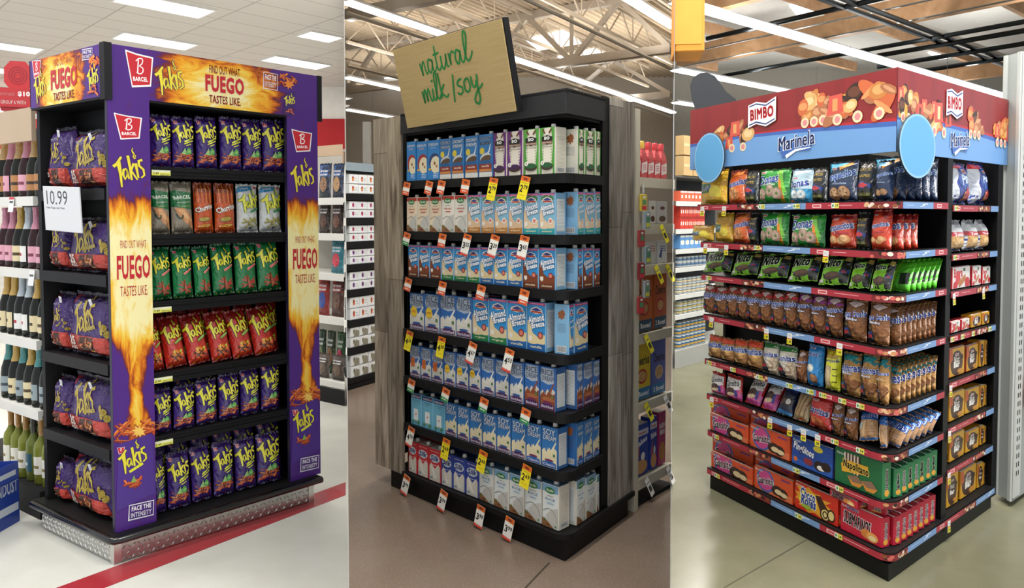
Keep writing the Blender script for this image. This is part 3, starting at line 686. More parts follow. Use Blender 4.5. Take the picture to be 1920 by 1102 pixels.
def art_chips(kind, asp):
    a = Art(asp); H = asp
    if kind == 'purple':
        a.poly([(0, H), (1, H), (1, .93 * H), (0, .9 * H)], '#3a2068'); crest(a, .14, .88 * H, .15, .17)
        rolls(a, .5, .2 * H, .72, ['#8e2c18', '#b8411c', '#7a2416', '#c2532a'], 16, 4, .6, .13)
        for x, y in ((.2, .12), (.78, .10), (.86, .28), (.12, .3), (.5, .05)): a.star(x, y * H, .06, '#a83a1e', 5, .5, seed=int(x * 99))
        a.poly([(.28, .27 * H), (.56, .26 * H), (.46, .39 * H)], '#8fbf6c'); a.poly([(.5, .26 * H), (.8, .28 * H), (.72, .37 * H), (.6, .40 * H), (.53, .35 * H)], '#4f9a48'); a.poly([(.34, .275 * H), (.52, .27 * H), (.45, .36 * H)], '#b5d694'); a.ell(.65, .325 * H, .09, .06, '#86c068', rot=20)
        flame_word(a, .5, .68 * H, .95, '#e9e03a', '#2a1550', 16, 1.15)
        a.stroke([(.42, .50 * H), (.9, .60 * H)], .07, '#dfe02f'); a.stroke([(.4, .46 * H), (.86, .54 * H)], .05, '#dfe02f'); a.stroke([(.5, .43 * H), (.75, .47 * H)], .035, '#dfe02f')
        a.text('fuego', .66, .555 * H, .34, .055, '#3f7a2d', rot=13)
    elif kind == 'green':
        a.rect(0, .92 * H, 1, H, '#0e5a33'); crest(a, .15, .9 * H, .16, .16, False)
        for t in ((.2, .28, .9, .18), (.25, .12, .85, .3), (.3, .34, .75, .1), (.45, .36, .6, .08), (.2, .2, .8, .12)):
            a.stroke([(t[0], t[1] * H), (t[2], t[3] * H)], .085, '#8e3a20'); a.stroke([(t[0] + .02, t[1] * H + .02), (t[2] - .02, t[3] * H + .02)], .025, '#c8603a')
        a.ell(.72, .22 * H, .12, .08, '#b5302a', rot=20)
        flame_word(a, .48, .68 * H, .92, '#e7e23c', '#0c4a2a', 14, 1.15)
        a.stroke([(.46, .47 * H), (.88, .57 * H)], .1, '#f0b8a8'); a.stroke([(.47, .47 * H), (.87, .565 * H)], .07, '#d85a5a')
        for x in (.1, .3, .5, .8): a.star(x, .04 * H, .05, '#d8c93a', 4, .4)
    elif kind == 'red':
        a.rect(0, .8 * H, 1, H, '#8c1f1c'); a.star(.5, .18 * H, .5, '#d8481e', 9, .6, .2 * H, 5); a.star(.5, .24 * H, .34, '#e88a2a', 8, .5, .13 * H, 6)
        for t in ((.15, .22, .85, .16), (.22, .12, .7, .28), (.35, .3, .8, .12), (.2, .26, .55, .1)):
            a.stroke([(t[0], t[1] * H), (t[2], t[3] * H)], .055, '#5a1f12')
        a.poly([(.62, .3 * H), (.72, .24 * H), (.76, .33 * H)], '#cfd94a'); a.poly([(.3, .3 * H), (.4, .24 * H), (.42, .34 * H)], '#e7c33c')
        a.poly([(.1, .04 * H), (.3, .08 * H), (.2, .0)], '#e8b02c')
        flame_word(a, .48, .66 * H, .96, '#e6dc34', '#6a1414', 14, 1.3)
        a.stroke([(.45, .45 * H), (.88, .54 * H)], .12, '#5f9a35'); a.stroke([(.47, .455 * H), (.86, .54 * H)], .03, '#cfe08a')
    elif kind == 'white':
        a.rect(0, .9 * H, 1, H, '#cfd2cc'); a.poly([(0, .82 * H), (.75, .88 * H), (.7, .98 * H), (.08, .93 * H)], '#3d8fc4'); a.text('NEW', .36, .905 * H, .4, .08, '#e9f4fb', rot=5); crest(a, .86, .93 * H, .14, .13, False)
        for t in ((.15, .2, .85, .26), (.3, .1, .8, .32), (.2, .28, .7, .12), (.5, .3, .95, .14)):
            a.stroke([(t[0], t[1] * H), (t[2], t[3] * H)], .085, '#7d7a34'); a.stroke([(t[0], t[1] * H + .02), (t[2], t[3] * H + .02)], .03, '#b9b266')
        a.ell(.55, .1 * H, .07, .05, '#3a3c48')
        flame_word(a, .56, .62 * H, .95, '#d9d63a', '#4a7a34', 14, 1.2); a.stroke([(.52, .42 * H), (.95, .5 * H)], .1, '#2c7a46')
    elif kind == 'kettle':
        a.rect(0, .74 * H, 1, H, '#8d8474'); a.poly([(0, .52 * H), (.9, .46 * H), (1, .78 * H), (.1, .84 * H), (0, .82 * H)], '#1f6b3c')
        a.text('BARCEL', .48, .70 * H, .84, .17, '#dfe4d8', rot=4, bold=.03); a.text('POTATO CHIPS', .52, .6 * H, .6, .06, '#cfd8c4', rot=4); a.text('jalapeno', .55, .525 * H, .5, .05, '#b4d24a', rot=3)
        a.poly([(.1, .5 * H), (.5, .49 * H), (.95, .26 * H), (1, .06 * H), (.6, .2 * H), (.2, .38 * H)], '#c98d5c'); a.poly([(.2, .46 * H), (.45, .47 * H), (.85, .25 * H), (.6, .28 * H)], '#dba874')
        a.stroke([(.16, .38 * H), (.26, .3 * H), (.42, .3 * H), (.44, .36 * H)], .07, '#26402c', sm=4)
        for i in range(7): a.stroke([(.05 + .12 * i, 0), (.1 + .12 * i, .2 * H)], .02, '#7a7263')
    elif kind == 'churro':
        a.rect(0, .8 * H, 1, H, '#8c3b1c')
        for i in range(9): a.stroke([(.08 + .1 * i, .98 * H), (.05 + .11 * i, .6 * H)], .035, '#d58a4a' if i % 2 else '#6e2b14')
        a.text('Churritos', .5, .5 * H, .98, .27, '#f4efe6', rot=17, bold=.05, out='#5c1f10', ow=.04)
        a.ell(.42, .27 * H, .3, .13, '#7a4e1e', rot=5); a.ell(.42, .28 * H, .26, .1, '#a8963c', rot=5); a.ell(.45, .15 * H, .34, .06, '#e0b23c', rot=6); a.text('PICANTE', .45, .15 * H, .5, .06, '#7a1a12', rot=6)
        for i in range(6): a.stroke([(.05 + .17 * i, .02 * H), (.12 + .17 * i, .1 * H)], .04, '#e06a20')
    return a
def art_multi(asp):
    a = Art(asp); H = asp
    a.rect(0, .9 * H, 1, H, '#2a1c34'); a.poly([(.03, .8 * H), (.18, .84 * H), (.2, .95 * H), (.02, .93 * H)], '#9e2334')
    a.text('mini', .3, .80 * H, .26, .10, '#8f87a0', rot=8); flame_word(a, .44, .6 * H, .5, '#b9a23c', None, 16, 1.4); a.stroke([(.42, .43 * H), (.72, .5 * H)], .045, '#a48f35')
    a.poly([(.02, .06 * H), (.98, .06 * H), (.92, .34 * H), (.05, .34 * H)], '#b33a2c'); a.poly([(.34, .07 * H), (.72, .07 * H), (.68, .33 * H), (.38, .32 * H)], '#4a2c24')
    rolls(a, .53, .2 * H, .3, ['#6a3a2a', '#8a5038', '#5a3024'], 8, 2, .7, .2)
    a.text('25', .17, .25 * H, .17, .12, '#ddd3c8', bold=.05); a.text('BAGS', .17, .14 * H, .2, .05, '#ddd3c8')
    for x, y in ((.9, .5), (.86, .44), (.93, .4), (.85, .55)): a.ell(x, y * H, .03, .05, '#a8902f', 8)
    return a
SER = '#2a3358'
def art_carton(kind, asp):
    a = Art(asp); H = asp; k = kind.split(':'); t = k[0]
    if t == 'dream':
        a.text('DREAM', .5, .9 * H, .86, .16, '#f2f4f6', bold=.03); a.text('blends', .5, .82 * H, .5, .1, '#e8a8a0' if k[1] == 'r' else '#a8c8f0', shear=.3)
        a.ell(.62, .44 * H, .52, .24 * H, '#a22c2c' if k[1] == 'r' else '#1d3d7a', rot=8); a.ell(.72, .38 * H, .46, .22 * H, '#efe3c0', rot=8)
        a.star(.62, .42 * H, .14, '#8c4a20', 6, .6, seed=3); a.star(.8, .34 * H, .1, '#a8642c', 5, .6, seed=5); a.rect(0, 0, .0, 0, '#000')
        a.ell(.2, .27 * H, .13, .07, '#e8b030'); a.poly([(0, 0), (1, 0), (1, .2 * H), (.5, .16 * H), (0, .25 * H)], '#2a86cf'); a.lines(.5, .95, .14 * H, 3, .09, .035, '#e5eef6')
    elif t == 'coconut':
        a.rect(0, 0, 1, .12 * H, '#e6e4de'); a.text('COCONUT', .5, .91 * H, .88, .17, '#dfe6ea', bold=.02, out='#1c3a5c'); a.text('DREAM', .5, .80 * H, .8, .16, '#dfe6ea', bold=.02, out='#1c3a5c')
        a.star(.24, .62 * H, .2, '#e0c83a', 9, .8); a.stroke([(.9, .78 * H), (.78, .6 * H), (.55, .5 * H)], .05, '#e8ecee', .12)
        a.ell(.5, .46 * H, .42, .11 * H, '#c9ced2', rot=14); a.ell(.52, .43 * H, .42, .08 * H, '#5b4330', rot=14); a.ell(.5, .33 * H, .45, .07 * H, '#1f5b93')
        a.rect(.03, .13 * H, .97, .31 * H, '#8c2f1e'); a.rect(.03, .13 * H, .97, .19 * H, '#c98440'); a.text('vanilla', .5, .26 * H, .6, .1, '#f0e4d4', shear=.2)
    elif t == 'sodel':
        c, d = ('#6d2d7c', '#3f1c4c') if k[1] == 'p' else ('#4f9a3c', '#1f5a34')
        a.rect(.12, 0, .88, H, '#e3dccd'); a.poly([(0, H), (.3, H), (.12, .55 * H), (.2, .3 * H), (0, 0)], c); a.poly([(1, H), (.75, H), (.9, .6 * H), (.8, .25 * H), (1, 0)], c)
        for i in range(8): a.stroke([(.12, (.3 + i * .06) * H), (.26, (.33 + i * .06) * H)], .03, c); a.stroke([(.88, (.3 + i * .06) * H), (.75, (.27 + i * .06) * H)], .03, c)
        a.stroke([(.2, .97 * H), (.36, .88 * H)], .09, '#6a3a24'); a.stroke([(.8, .97 * H), (.64, .88 * H)], .09, '#6a3a24')
        a.poly([(.12, .8 * H), (.5, .84 * H), (.88, .8 * H), (.84, .68 * H), (.5, .63 * H), (.16, .68 * H)], '#1a1a1a'); a.text('SO', .5, .775 * H, .38, .16, '#f5f3ee', bold=.06); a.rect(.14, .65 * H, .86, .71 * H, '#6b3a22'); a.text('DELICIOUS', .5, .68 * H, .66, .07, '#e9dccb')
        a.text('coconutmilk', .5, .59 * H, .66, .07, '#7b6a55'); a.ell(.5, .16 * H, .42, .08 * H, '#3a2a1c'); a.ell(.5, .19 * H, .38, .06 * H, d); a.ell(.2, .24 * H, .12, .1, '#f0ede4'); a.text('0', .2, .24 * H, .08, .12, '#333')
    elif t == 'pac':
        top, bg = {'c': ('#b8302a', '#ecd9bd'), 'w': ('#b8302a', '#e6e1d6'), 'b': ('#7ba6c8', '#dfe4e2')}[k[1]]
        a.rect(0, 0, 1, H, bg); a.rect(0, .9 * H, 1, H, top); a.poly([(0, .9 * H), (1, .9 * H), (1, .83 * H), (.5, .8 * H), (0, .83 * H)], top if k[1] == 'b' else bg)
        a.ell(.48, .87 * H, .32, .075 * H, '#2c7a3a'); a.text('Pacific', .48, .87 * H, .48, .12, '#f0f5ea', shear=.3, bold=.02)
        a.text('ORGANIC', .5, .74 * H, .4, .05, '#8c7f6f'); a.text('almond' if k[1] != 'b' else 'RICE', .5, .66 * H, .6, .12, '#c85a48' if k[1] != 'b' else '#5b7ea6'); a.rect(.3, .55 * H, .72, .585 * H, '#c46a58' if k[1] != 'b' else '#9db6cc')
        a.poly([(1, 0), (1, .5 * H), (.55, .42 * H), (.25, .28 * H), (.3, 0)], '#c5c3bd'); a.stroke([(.05, .36 * H), (.45, .44 * H), (.8, .34 * H), (.95, .16 * H)], .035, '#8d8d8c', sm=5)
        a.poly([(0, 0), (.75, 0), (.35, .13 * H), (0, .2 * H)], '#8f633f'); a.star(.15, .16 * H, .13, '#4d6b2c', 5, .3); a.ell(.35, .06 * H, .14, .05, '#6e4326'); a.ell(.85, .06 * H, .05, .05, '#3d8a46')
    elif t == 'breeze':
        st, sp, bt, fl = {'o': ('#c13b74', '#d8b794', '#b57a3c', 'original'), 't': ('#c13b74', '#dcc3a4', '#2b9aa0', 'unsweetened'), 'c': ('#b23a63', '#7d4022', '#6a2f1a', 'chocolate'), 'g': ('#b03467', '#dcc9a2', '#1f7a48', 'original'), 'v': ('#b03467', '#e2cf9e', '#1c5fa6', 'vanilla')}[k[1]]
        mid = '#7fb0c8' if k[1] in 'ot' else '#2f8ccc'
        a.rect(0, 0, 1, H, mid); a.rect(0, .95 * H, 1, H, st); a.lines(.15, .9, .967 * H, 1, .1, .03, '#e8a9c4')
        if k[1] in 'ot': a.star(.5, .88 * H, .6, '#3d7a4e', 12, .7, .1 * H, 3)
        a.poly([(.14, .80 * H), (.5, .76 * H), (.86, .80 * H), (.8, .87 * H), (.5, .92 * H), (.2, .87 * H)], '#e3d6c8'); a.poly([(.2, .84 * H), (.5, .9 * H), (.8, .84 * H), (.5, .82 * H)], '#2d3f86'); a.rect(.2, .785 * H, .8, .82 * H, '#b2432e')
        a.poly([(0, .58 * H), (.12, .6 * H), (.3, .36 * H), (.62, .28 * H), (.8, .36 * H), (1, .34 * H), (1, .14 * H), (0, .14 * H)], sp); a.stroke([(.06, .62 * H), (.14, .5 * H), (.2, .34 * H)], .11, sp)
        a.rect(0, 0, 1, .16 * H, bt); a.ell(.3, .17 * H, .3, .04 * H, sp); a.ell(.75, .18 * H, .3, .035 * H, sp)
        a.text('Almond', .5, .67 * H, .9, .3, '#f6f8fa', rot=14, bold=.03, out='#16407c', ow=.05); a.text('Breeze', .6, .55 * H, .74, .24, '#f6f8fa', rot=14, bold=.03, out='#16407c', ow=.05)
        a.ell(.74, .33 * H, .15, .15, '#8c2b2b' if k[1] not in 'ot' else '#f0e9df'); a.ell(.74, .33 * H, .1, .1, '#d77c6a'); a.poly([(.08, .3 * H), (.28, .3 * H), (.28, .22 * H), (.18, .18 * H), (.08, .22 * H)], '#e8e2d8')
        a.text(fl, .5, .08 * H, .66, .1, '#e9e3b8', shear=.2)
    elif t in ('rice', 'soy'):
        a.rect(0, 0, 1, H, '#d9d6cc' if t == 'rice' else '#e3d8b4'); a.poly([(0, .4 * H), (.15, .46 * H), (.3, .38 * H), (.5, .5 * H), (.62, .42 * H), (.8, .52 * H), (1, .46 * H), (1, H), (0, H)], '#2a66b0' if t == 'rice' else '#2d73b4')
        a.poly([(0, .78 * H) if t == 'rice' else (0, .99 * H), (.1, .98 * H), (.9, .98 * H), (.95, .64 * H), (.5, .6 * H), (.05, .66 * H)], '#a9b6c6' if t == 'rice' else '#2d73b4')
        sp = '#e8e6de' if t == 'rice' else '#eadfbb'
        if k[1] == 'c':
            sp = '#8c4a2a'; a.poly([(0, 0), (1, 0), (1, .42 * H), (.8, .36 * H), (.6, .46 * H), (.4, .34 * H), (.2, .42 * H), (0, .3 * H)], sp); a.ell(.55, .26 * H, .4, .06 * H, '#a8643c')
        a.stroke([(.95, .66 * H), (.75, .5 * H), (.6, .38 * H)], .06, sp, .14)
        for i in range(7): a.stroke([(.05 + .15 * i, .3 * H), (.1 + .14 * i, (.44 + .03 * (i % 3)) * H)], .07, sp, .01)
        dk = '#2b2f4c' if t == 'rice' else '#f1f3f0'
        a.text('RICE' if t == 'rice' else 'SOY', .5, .885 * H, .8, .29, dk, bold=.0, out=None if t == 'rice' else '#1a3a66', ow=.03); a.text('DREAM', .54, .74 * H, .84, .24, dk, bold=-.005, out=None if t == 'rice' else '#1a3a66', ow=.03)
        bc = '#4a2458' if k[1] != 'l' else '#1f5fa8'
        a.poly([(.04, .02 * H), (.96, .02 * H), (.96, .13 * H), (.5, .19 * H), (.04, .13 * H)], bc); a.ell(.5, .19 * H, .3, .028 * H, '#7a2a52' if k[1] != 'w' else '#2a5a9c'); a.text('Enriched' if k[1] != 'l' else 'Classic', .5, .085 * H, .8, .14, '#ddd3e0', bold=.02)
        if len(k) > 2: a.star(.3, .5 * H, .26, '#e8c22c', 9, .82) if k[2] == 'y' else a.rect(.12, .34 * H, .5, .62 * H, '#cf6a2a'); a.text('50%', .3, .5 * H, .3, .1, '#b0461c')
        a.ell(.84, .33 * H, .08, .08, '#4f7a44')
    elif t == 'west':
        a.rect(0, .86 * H, 1, H, '#24406e'); a.text('WESTSOY', .5, .915 * H, .86, .1, '#f2f4f6', bold=.04); a.rect(.6, .93 * H, .9, .95 * H, '#c8303a'); a.text('Unsweetened', .5, .8 * H, .7, .06, '#2a5a8c'); a.text('organic', .5, .74 * H, .5, .05, '#2a5a8c')
        a.rect(.28, .12 * H, .72, .52 * H, '#e8efee'); a.star(.5, .35 * H, .1, '#c86a5a', 4, .4); a.star(.2, .1 * H, .16, '#3f7a4e', 7, .5, seed=3); a.star(.75, .1 * H, .2, '#4d8a56', 7, .5, seed=4); a.ell(.5, .14 * H, .2, .05, '#8fb6a2')
    elif t == 'silk':
        c = '#c62430' if k[1] == 'r' else '#24409a'
        a.rect(0, 0, 1, H, '#ddd8cb'); a.poly([(0, H), (1, H), (1, .42 * H), (.82, .56 * H), (.5, .40 * H), (.18, .56 * H), (0, .42 * H)], c); a.rect(0, .9 * H, 1, H, c); a.lines(.1, .9, .93 * H, 1, .05, .03, '#e8c8c8'); a.ell(.5, .72 * H, .43, .13 * H, '#cfd6dc')
        a.text('Silk', .5, .725 * H, .74, .32, '#16357a', shear=.25, bold=.05); a.text('Original', .5, .51 * H, .4, .06, '#fff'); a.rect(0, 0, .05, .45 * H, c); a.rect(.95, 0, 1, .45 * H, c); a.stroke([(.3, .4 * H), (.45, .2 * H), (.6, .1 * H)], .1, '#f2efe6', .2); a.ell(.22, .1 * H, .12, .06, '#7a98a8')
    return a
def art_side(kind, asp):
    a = Art(asp); H = asp
    if kind == 'nutri':
        a.rect(.12, .08 * H, .88, .86 * H, '#dfe3e2'); a.lines(.16, .84, .8 * H, int(H / .09), .075 * H / H, .022, '#6c7076', 4)
    elif kind == 'story':
        a.star(.5, .8 * H, .34, '#9a5a34', 8, .75, seed=3); a.lines(.2, .8, .6 * H, 8, .07, .022, '#5a5f70', 5); a.barcode(.15, .03 * H, .85, .16 * H)
    elif kind == 'cream':
        a.rect(.06, .04 * H, .94, .84 * H, '#ddd8c8'); a.lines(.12, .88, .8 * H, int(H / .1), .08, .02, '#8d8876', 6); a.barcode(.15, .03 * H, .85, .14 * H)
    return a
CBASE = {'dream': '#2a86cf', 'coconut': '#2b76b8', 'sodel:p': '#6d2d7c', 'sodel:g': '#4f9a3c', 'pac:c': '#ecd9bd', 'pac:w': '#e6e1d6', 'pac:b': '#c9d6dc', 'breeze': '#2f8ccc', 'rice': '#2a5c9a', 'soy': '#2a66a6', 'west': '#6fb4d2', 'silk:r': '#c62430', 'silk:b': '#24409a'}
CTOP = {'pac:c': '#a82c26', 'pac:w': '#a82c26', 'silk:r': '#c9c4bc', 'pac:b': '#5b86ac', 'sodel:g': '#1f6a3c'}
def carton(kind, w, h, d=.075):
    key = ('carton', kind, round(w, 3), round(h, 3))
    if key not in TEM:
        b = CBASE.get(':'.join(kind.split(':')[:2])) or CBASE.get(kind.split(':')[0]); sd = '#d9d4c6' if kind[:3] in ('sod', 'pac') else '#7fb2d6' if kind[:4] == 'bree' else b; asp = h / w; sa = h / d
        box_tem(key, w, h, d, art_carton(kind, asp), b, art_side('story' if kind[0] in 'bs' else 'nutri', sa), art_side('cream' if kind[:3] in ('sod', 'pac') else 'nutri', sa), side=sd, top=CTOP.get(kind[:6].rstrip(':'), '#2c3a52' if kind[0] != 'p' else '#999'), cap='#e6e4de', part='carton_body')
    return key
# ---- bakery packs of the right shop
def blob(a, x, y, r, c, c2=None, hole=None, k=1.):
    a.ell(x, y, r, r * k, c, 14)
    if c2: a.ell(x - .1 * r, y + .12 * r, r * .72, r * .72 * k, c2, 12)
    if hole: a.ell(x, y, r * .28, r * .28 * k, hole, 8)
    return a
BK_ = {}
def art_snack(kind, asp):
    a = Art(asp); H = asp
    def lg(x=.2, y=.93, w=.22): a.rect(x - w / 2, y * H - .035, x + w / 2, y * H + .035, '#f0ecec'); a.text('BIMBO', x, y * H, w * .85, .045, '#c8232c', bold=.06)
    def name(s, cx, cy, w, h, rot=8, c='#1d3f9c', out='#f4f6fb'): a.text(s, cx, cy * H, w, h * 1.15, c, rot=rot, bold=.03, out=out, ow=.05)
    def mari(x=.14, y=.92): a.text('Marinela', x, y * H, .2, .05, '#fff', shear=.2)
    if kind == 'donas_g':
        a.poly([(.55, 0), (1, 0), (1, H), (.7, H)], '#1f7a34'); a.poly([(.6, H), (.78, H), (.95, .3 * H), (.85, 0), (.7, 0), (.8, .4 * H)], '#7ccb3c'); a.poly([(.72, .75 * H), (.82, .6 * H), (.9, .1 * H), (.8, 0), (.78, .4 * H)], '#e88a2c')
        lg(.15, .9, .18); name('Donas', .42, .7, .6, .2); a.text('azucaradas', .46, .55 * H, .4, .06, '#e9f4e4')
        for x, y in ((.2, .26), (.5, .36), (.72, .28)): blob(a, x, y * H, .15, '#a88a78', '#c4a896', '#6c8a4c')
        a.text('6', .25, .07 * H, .05, .05, '#fff')
    elif kind == 'donas_b':
        a.rect(0, .9 * H, 1, H, '#dfe8ee'); lg(.35, .72, .3); name('Donas', .5, .56, .86, .25); a.rect(0, 0, 1, .4 * H, '#3fa3d6')
        for x, y in ((.35, .24), (.68, .24)): blob(a, x, y * H, .19, '#cfdbe0', '#eef3f4', '#8fb4c8')
        a.rect(0, 0, .2, .08 * H, '#e07028')
    elif kind == 'promo':
        a.rect(0, .86 * H, 1, H, '#2a2620'); a.text('RACE', .5, .8 * H, .7, .16, '#b79b4e', bold=.04); a.text('GAME', .5, .64 * H, .74, .16, '#b79b4e', bold=.04)
        a.poly([(.08, .4 * H), (.4, .52 * H), (.92, .42 * H), (.9, .33 * H), (.1, .3 * H)], '#26407e'); a.poly([(.2, .42 * H), (.5, .48 * H), (.8, .4 * H), (.7, .34 * H), (.25, .35 * H)], '#b8303a'); a.ell(.32, .33 * H, .07, .07, '#111'); a.ell(.72, .34 * H, .07, .07, '#111')
        a.rect(.08, .06 * H, .92, .24 * H, '#3a3c26'); a.lines(.12, .88, .19 * H, 3, .06, .025, '#a8a04a')
    elif kind == 'panq_b':
        a.poly([(0, .6 * H), (.2, .8 * H), (1, H), (0, H)], '#3fb0d8'); a.poly([(.45, .85 * H), (.8, .98 * H), (.9, .9 * H), (.5, .78 * H)], '#e8a03c'); lg(.28, .82, .2); name('Panquecitos', .52, .63, .9, .24, 12, '#2b3f9c', '#b9d8f0'); a.text('chocolate', .55, .45 * H, .5, .06, '#a9bce0')
        for x, y in ((.36, .2), (.7, .22)):
            blob(a, x, y * H, .19, '#a87850', '#c69a70')
            for i in range(5): a.ell(x + .1 * math.cos(i * 1.3), y * H + .1 * math.sin(i * 1.3), .022, .022, '#3c2418', 6)
    elif kind == 'panq_r':
        a.poly([(0, .78 * H), (.4, .94 * H), (1, .7 * H), (1, H), (0, H)], '#8c1f1c'); lg(.3, .86, .22); name('Panquecitos', .5, .6, .88, .24, 10, '#243a8c', '#cfe0f4'); a.ell(.66, .45 * H, .22, .05, '#a81f28')
        for x, y in ((.3, .25), (.62, .22), (.75, .28)): blob(a, x, y * H, .17, '#d89058', '#eebd86', None, .8)
        a.poly([(0, 0), (.3, .04 * H), (.4, 0)], '#e8e0d8')
    elif kind == 'orange':
        a.poly([(0, .55 * H), (.5, .95 * H), (1, .8 * H), (1, H), (0, H)], '#8c3a20'); a.poly([(.3, .8 * H), (.9, .98 * H), (1, .85 * H)], '#e8862c'); name('Mantecadas', .56, .6, .9, .22, 14, '#2a3f9a', '#d4e0f4'); blob(a, .52, .3 * H, .3, '#d07a3a', '#e8a468'); a.rect(0, 0, 1, .1 * H, '#d8481e')
        for i in range(5): a.stroke([(.52, .3 * H), (.52 + .26 * math.cos(i * 1.25), .3 * H + .26 * math.sin(i * 1.25))], .02, '#b05f2a')
    elif kind == 'yellow':
        a.poly([(0, .7 * H), (1, .5 * H), (1, H), (0, H)], '#b88a1e'); a.poly([(.05, .3 * H), (.55, .35 * H), (.55, .6 * H), (.1, .6 * H)], '#3f6a3c'); name('Principe', .33, .46, .48, .14, 6, '#26499a', '#dfe8c0'); a.ell(.7, .35 * H, .2, .16, '#e6d24a'); a.ell(.6, .15 * H, .3, .07, '#d8a82c')
    elif kind == 'nito_edge':
        a.poly([(0, 0), (.35, 0), (.3, H), (0, H)], '#3f8a24'); a.stroke([(.5, .05 * H), (.6, .95 * H)], .04, '#c8e838'); a.poly([(.7, .2 * H), (.95, .25 * H), (.95, .6 * H), (.7, .55 * H)], '#20231f')
    elif kind == 'nito':
        a.poly([(0, 0), (1, 0), (1, .52 * H), (.6, .44 * H), (0, .5 * H)], '#86cc36'); a.poly([(0, .5 * H), (.6, .44 * H), (1, .52 * H), (1, .62 * H), (0, .6 * H)], '#a9e04e'); a.rect(0, .6 * H, 1, H, '#232a20'); a.poly([(.0, .8 * H), (.5, .95 * H), (1, .9 * H), (1, H), (0, H)], '#4c7a2c'); a.poly([(.28, .4 * H), (.95, .55 * H), (1, .8 * H), (.3, .75 * H)], '#83c832')
        a.text('Nito', .42, .66 * H, .6, .26, '#15151a', rot=4, bold=.07, shear=.2, out='#e9f6dc', ow=.05)
        a.ell(.5, .24 * H, .3, .12 * H, '#3b2417', rot=5); a.ell(.5, .27 * H, .24, .07 * H, '#5a3a24', rot=5); a.rect(.03, .06 * H, .2, .14 * H, '#e9e4e0'); a.poly([(.74, 0), (1, 0), (1, H), (.8, H), (.78, .5 * H)], '#20231f'); a.rect(.82, .72 * H, .98, .86 * H, '#a8904a'); a.poly([(.76, .4 * H), (1, .46 * H), (1, .34 * H), (.77, .3 * H)], '#26407e'); a.rect(.82, .34 * H, .94, .4 * H, '#b0303a')
    elif kind in ('donitas', 'donitasP', 'canela', 'panolo'):
        top = {'donitas': '#c4262e', 'donitasP': '#8c2f86', 'canela': '#6a4630', 'panolo': '#1c6f78'}[kind]; nm = {'donitas': 'Bimbuñuelos', 'donitasP': 'Duquesas', 'canela': 'Donas Canela', 'panolo': 'Colchones'}[kind]
        a.poly([(0, .76 * H), (.5, .84 * H), (1, .75 * H), (1, H), (0, H)], top); a.poly([(.1, .9 * H), (.6, .82 * H), (.9, .92 * H), (.5, .97 * H)], '#e8d2d0' if kind != 'panolo' else '#3aa0a8')
        rd = random.Random(4)
        for i in range(7): a.ell(.25 + .1 * i, (.14 + .09 * (i % 4)) * H, .16, .1 * H, ['#8c5a34', '#a8713f', '#6e4426'][i % 3])
        a.poly([(0, 0), (.4, 0), (.5, .2 * H), (.3, .48 * H), (0, .5 * H)], '#22242c'); a.text('RACE', .2, .4 * H, .28, .08, '#a8904a'); a.poly([(.04, .14 * H), (.4, .18 * H), (.38, .26 * H), (.05, .25 * H)], '#b0303a'); a.poly([(.04, .24 * H), (.42, .26 * H), (.38, .31 * H), (.05, .3 * H)], '#2a4a92')
        name(nm, .52, .66, .98, .3 if kind != 'canela' else .2, 6, '#23409e', '#e8eef8'); a.text('Bimbo', .52, .54 * H, .5, .1, '#dfe4f0', bold=.02, out='#4a5a92', ow=.04)
    elif kind == 'pastel':
        for i in range(9): a.ell(.2 + .08 * i, (.12 + .13 * (i % 4)) * H, .2, .1 * H, ['#b98a50', '#d8ab68', '#8c6034'][i % 3])
        a.poly([(0, .76 * H), (1, .8 * H), (1, H), (0, H)], '#d2482a'); name('Nevaditas', .5, .62, .96, .28, 5, '#2a4a9c', '#dce6f4'); a.poly([(0, 0), (1, 0), (1, .08 * H), (0, .2 * H)], '#2c2c34'); a.rect(.3, .02 * H, .8, .05 * H, '#e0c03c')
    elif kind == 'conchas':
        a.poly([(0, .8 * H), (1, .84 * H), (1, H), (0, H)], '#2c7a3a'); a.poly([(.4, 0), (1, 0), (1, .6 * H), (.7, .55 * H)], '#c9b49a'); name('Donitas', .5, .62, .92, .22, 5); a.poly([(0, 0), (.5, 0), (.6, .2 * H), (.2, .45 * H), (0, .4 * H)], '#2c3038'); a.poly([(.1, .2 * H), (.5, .25 * H), (.45, .33 * H), (.12, .3 * H)], '#a8303a'); blob(a, .72, .3 * H, .16, '#a98a70', '#d8c8b4')
    elif kind == 'blue':
        a.rect(0, 0, 1, H, '#2a86cc'); lg(.3, .92, .4); name('Roles', .42, .78, .7, .16, 6); blob(a, .4, .45 * H, .22, '#cfd8d0', '#ece6d8'); blob(a, .6, .2 * H, .26, '#8c5a3a', '#b8845a')
    elif kind == 'lemon':
        a.rect(0, .78 * H, 1, H, '#b8921e'); a.rect(0, 0, 1, .78 * H, '#d9dc2e'); a.poly([(.1, .05 * H), (.6, .1 * H), (.65, .6 * H), (.12, .6 * H)], '#c9b48c'); name('Panqué', .5, .72, .9, .2, 3, '#232a5a', '#f0f0a8')
        for q in range(4): a.rect(.72, (.08 + .15 * q) * H, .92, (.1 + .15 * q) * H, '#3c3a20')
    elif kind == 'gansito':
        a.poly([(.0, .0), (1, 0), (1, .35 * H), (0, .2 * H)], '#c84a9a'); a.rect(.06, .12 * H, .94, .88 * H, '#e9e4e4'); a.poly([(.06, .12 * H), (.94, .12 * H), (.94, .5 * H), (.06, .3 * H)], '#d85a9c'); a.text('Gansito', .5, .68 * H, .8, .26, '#23232a', rot=12, bold=.08, out='#fff', ow=.05)
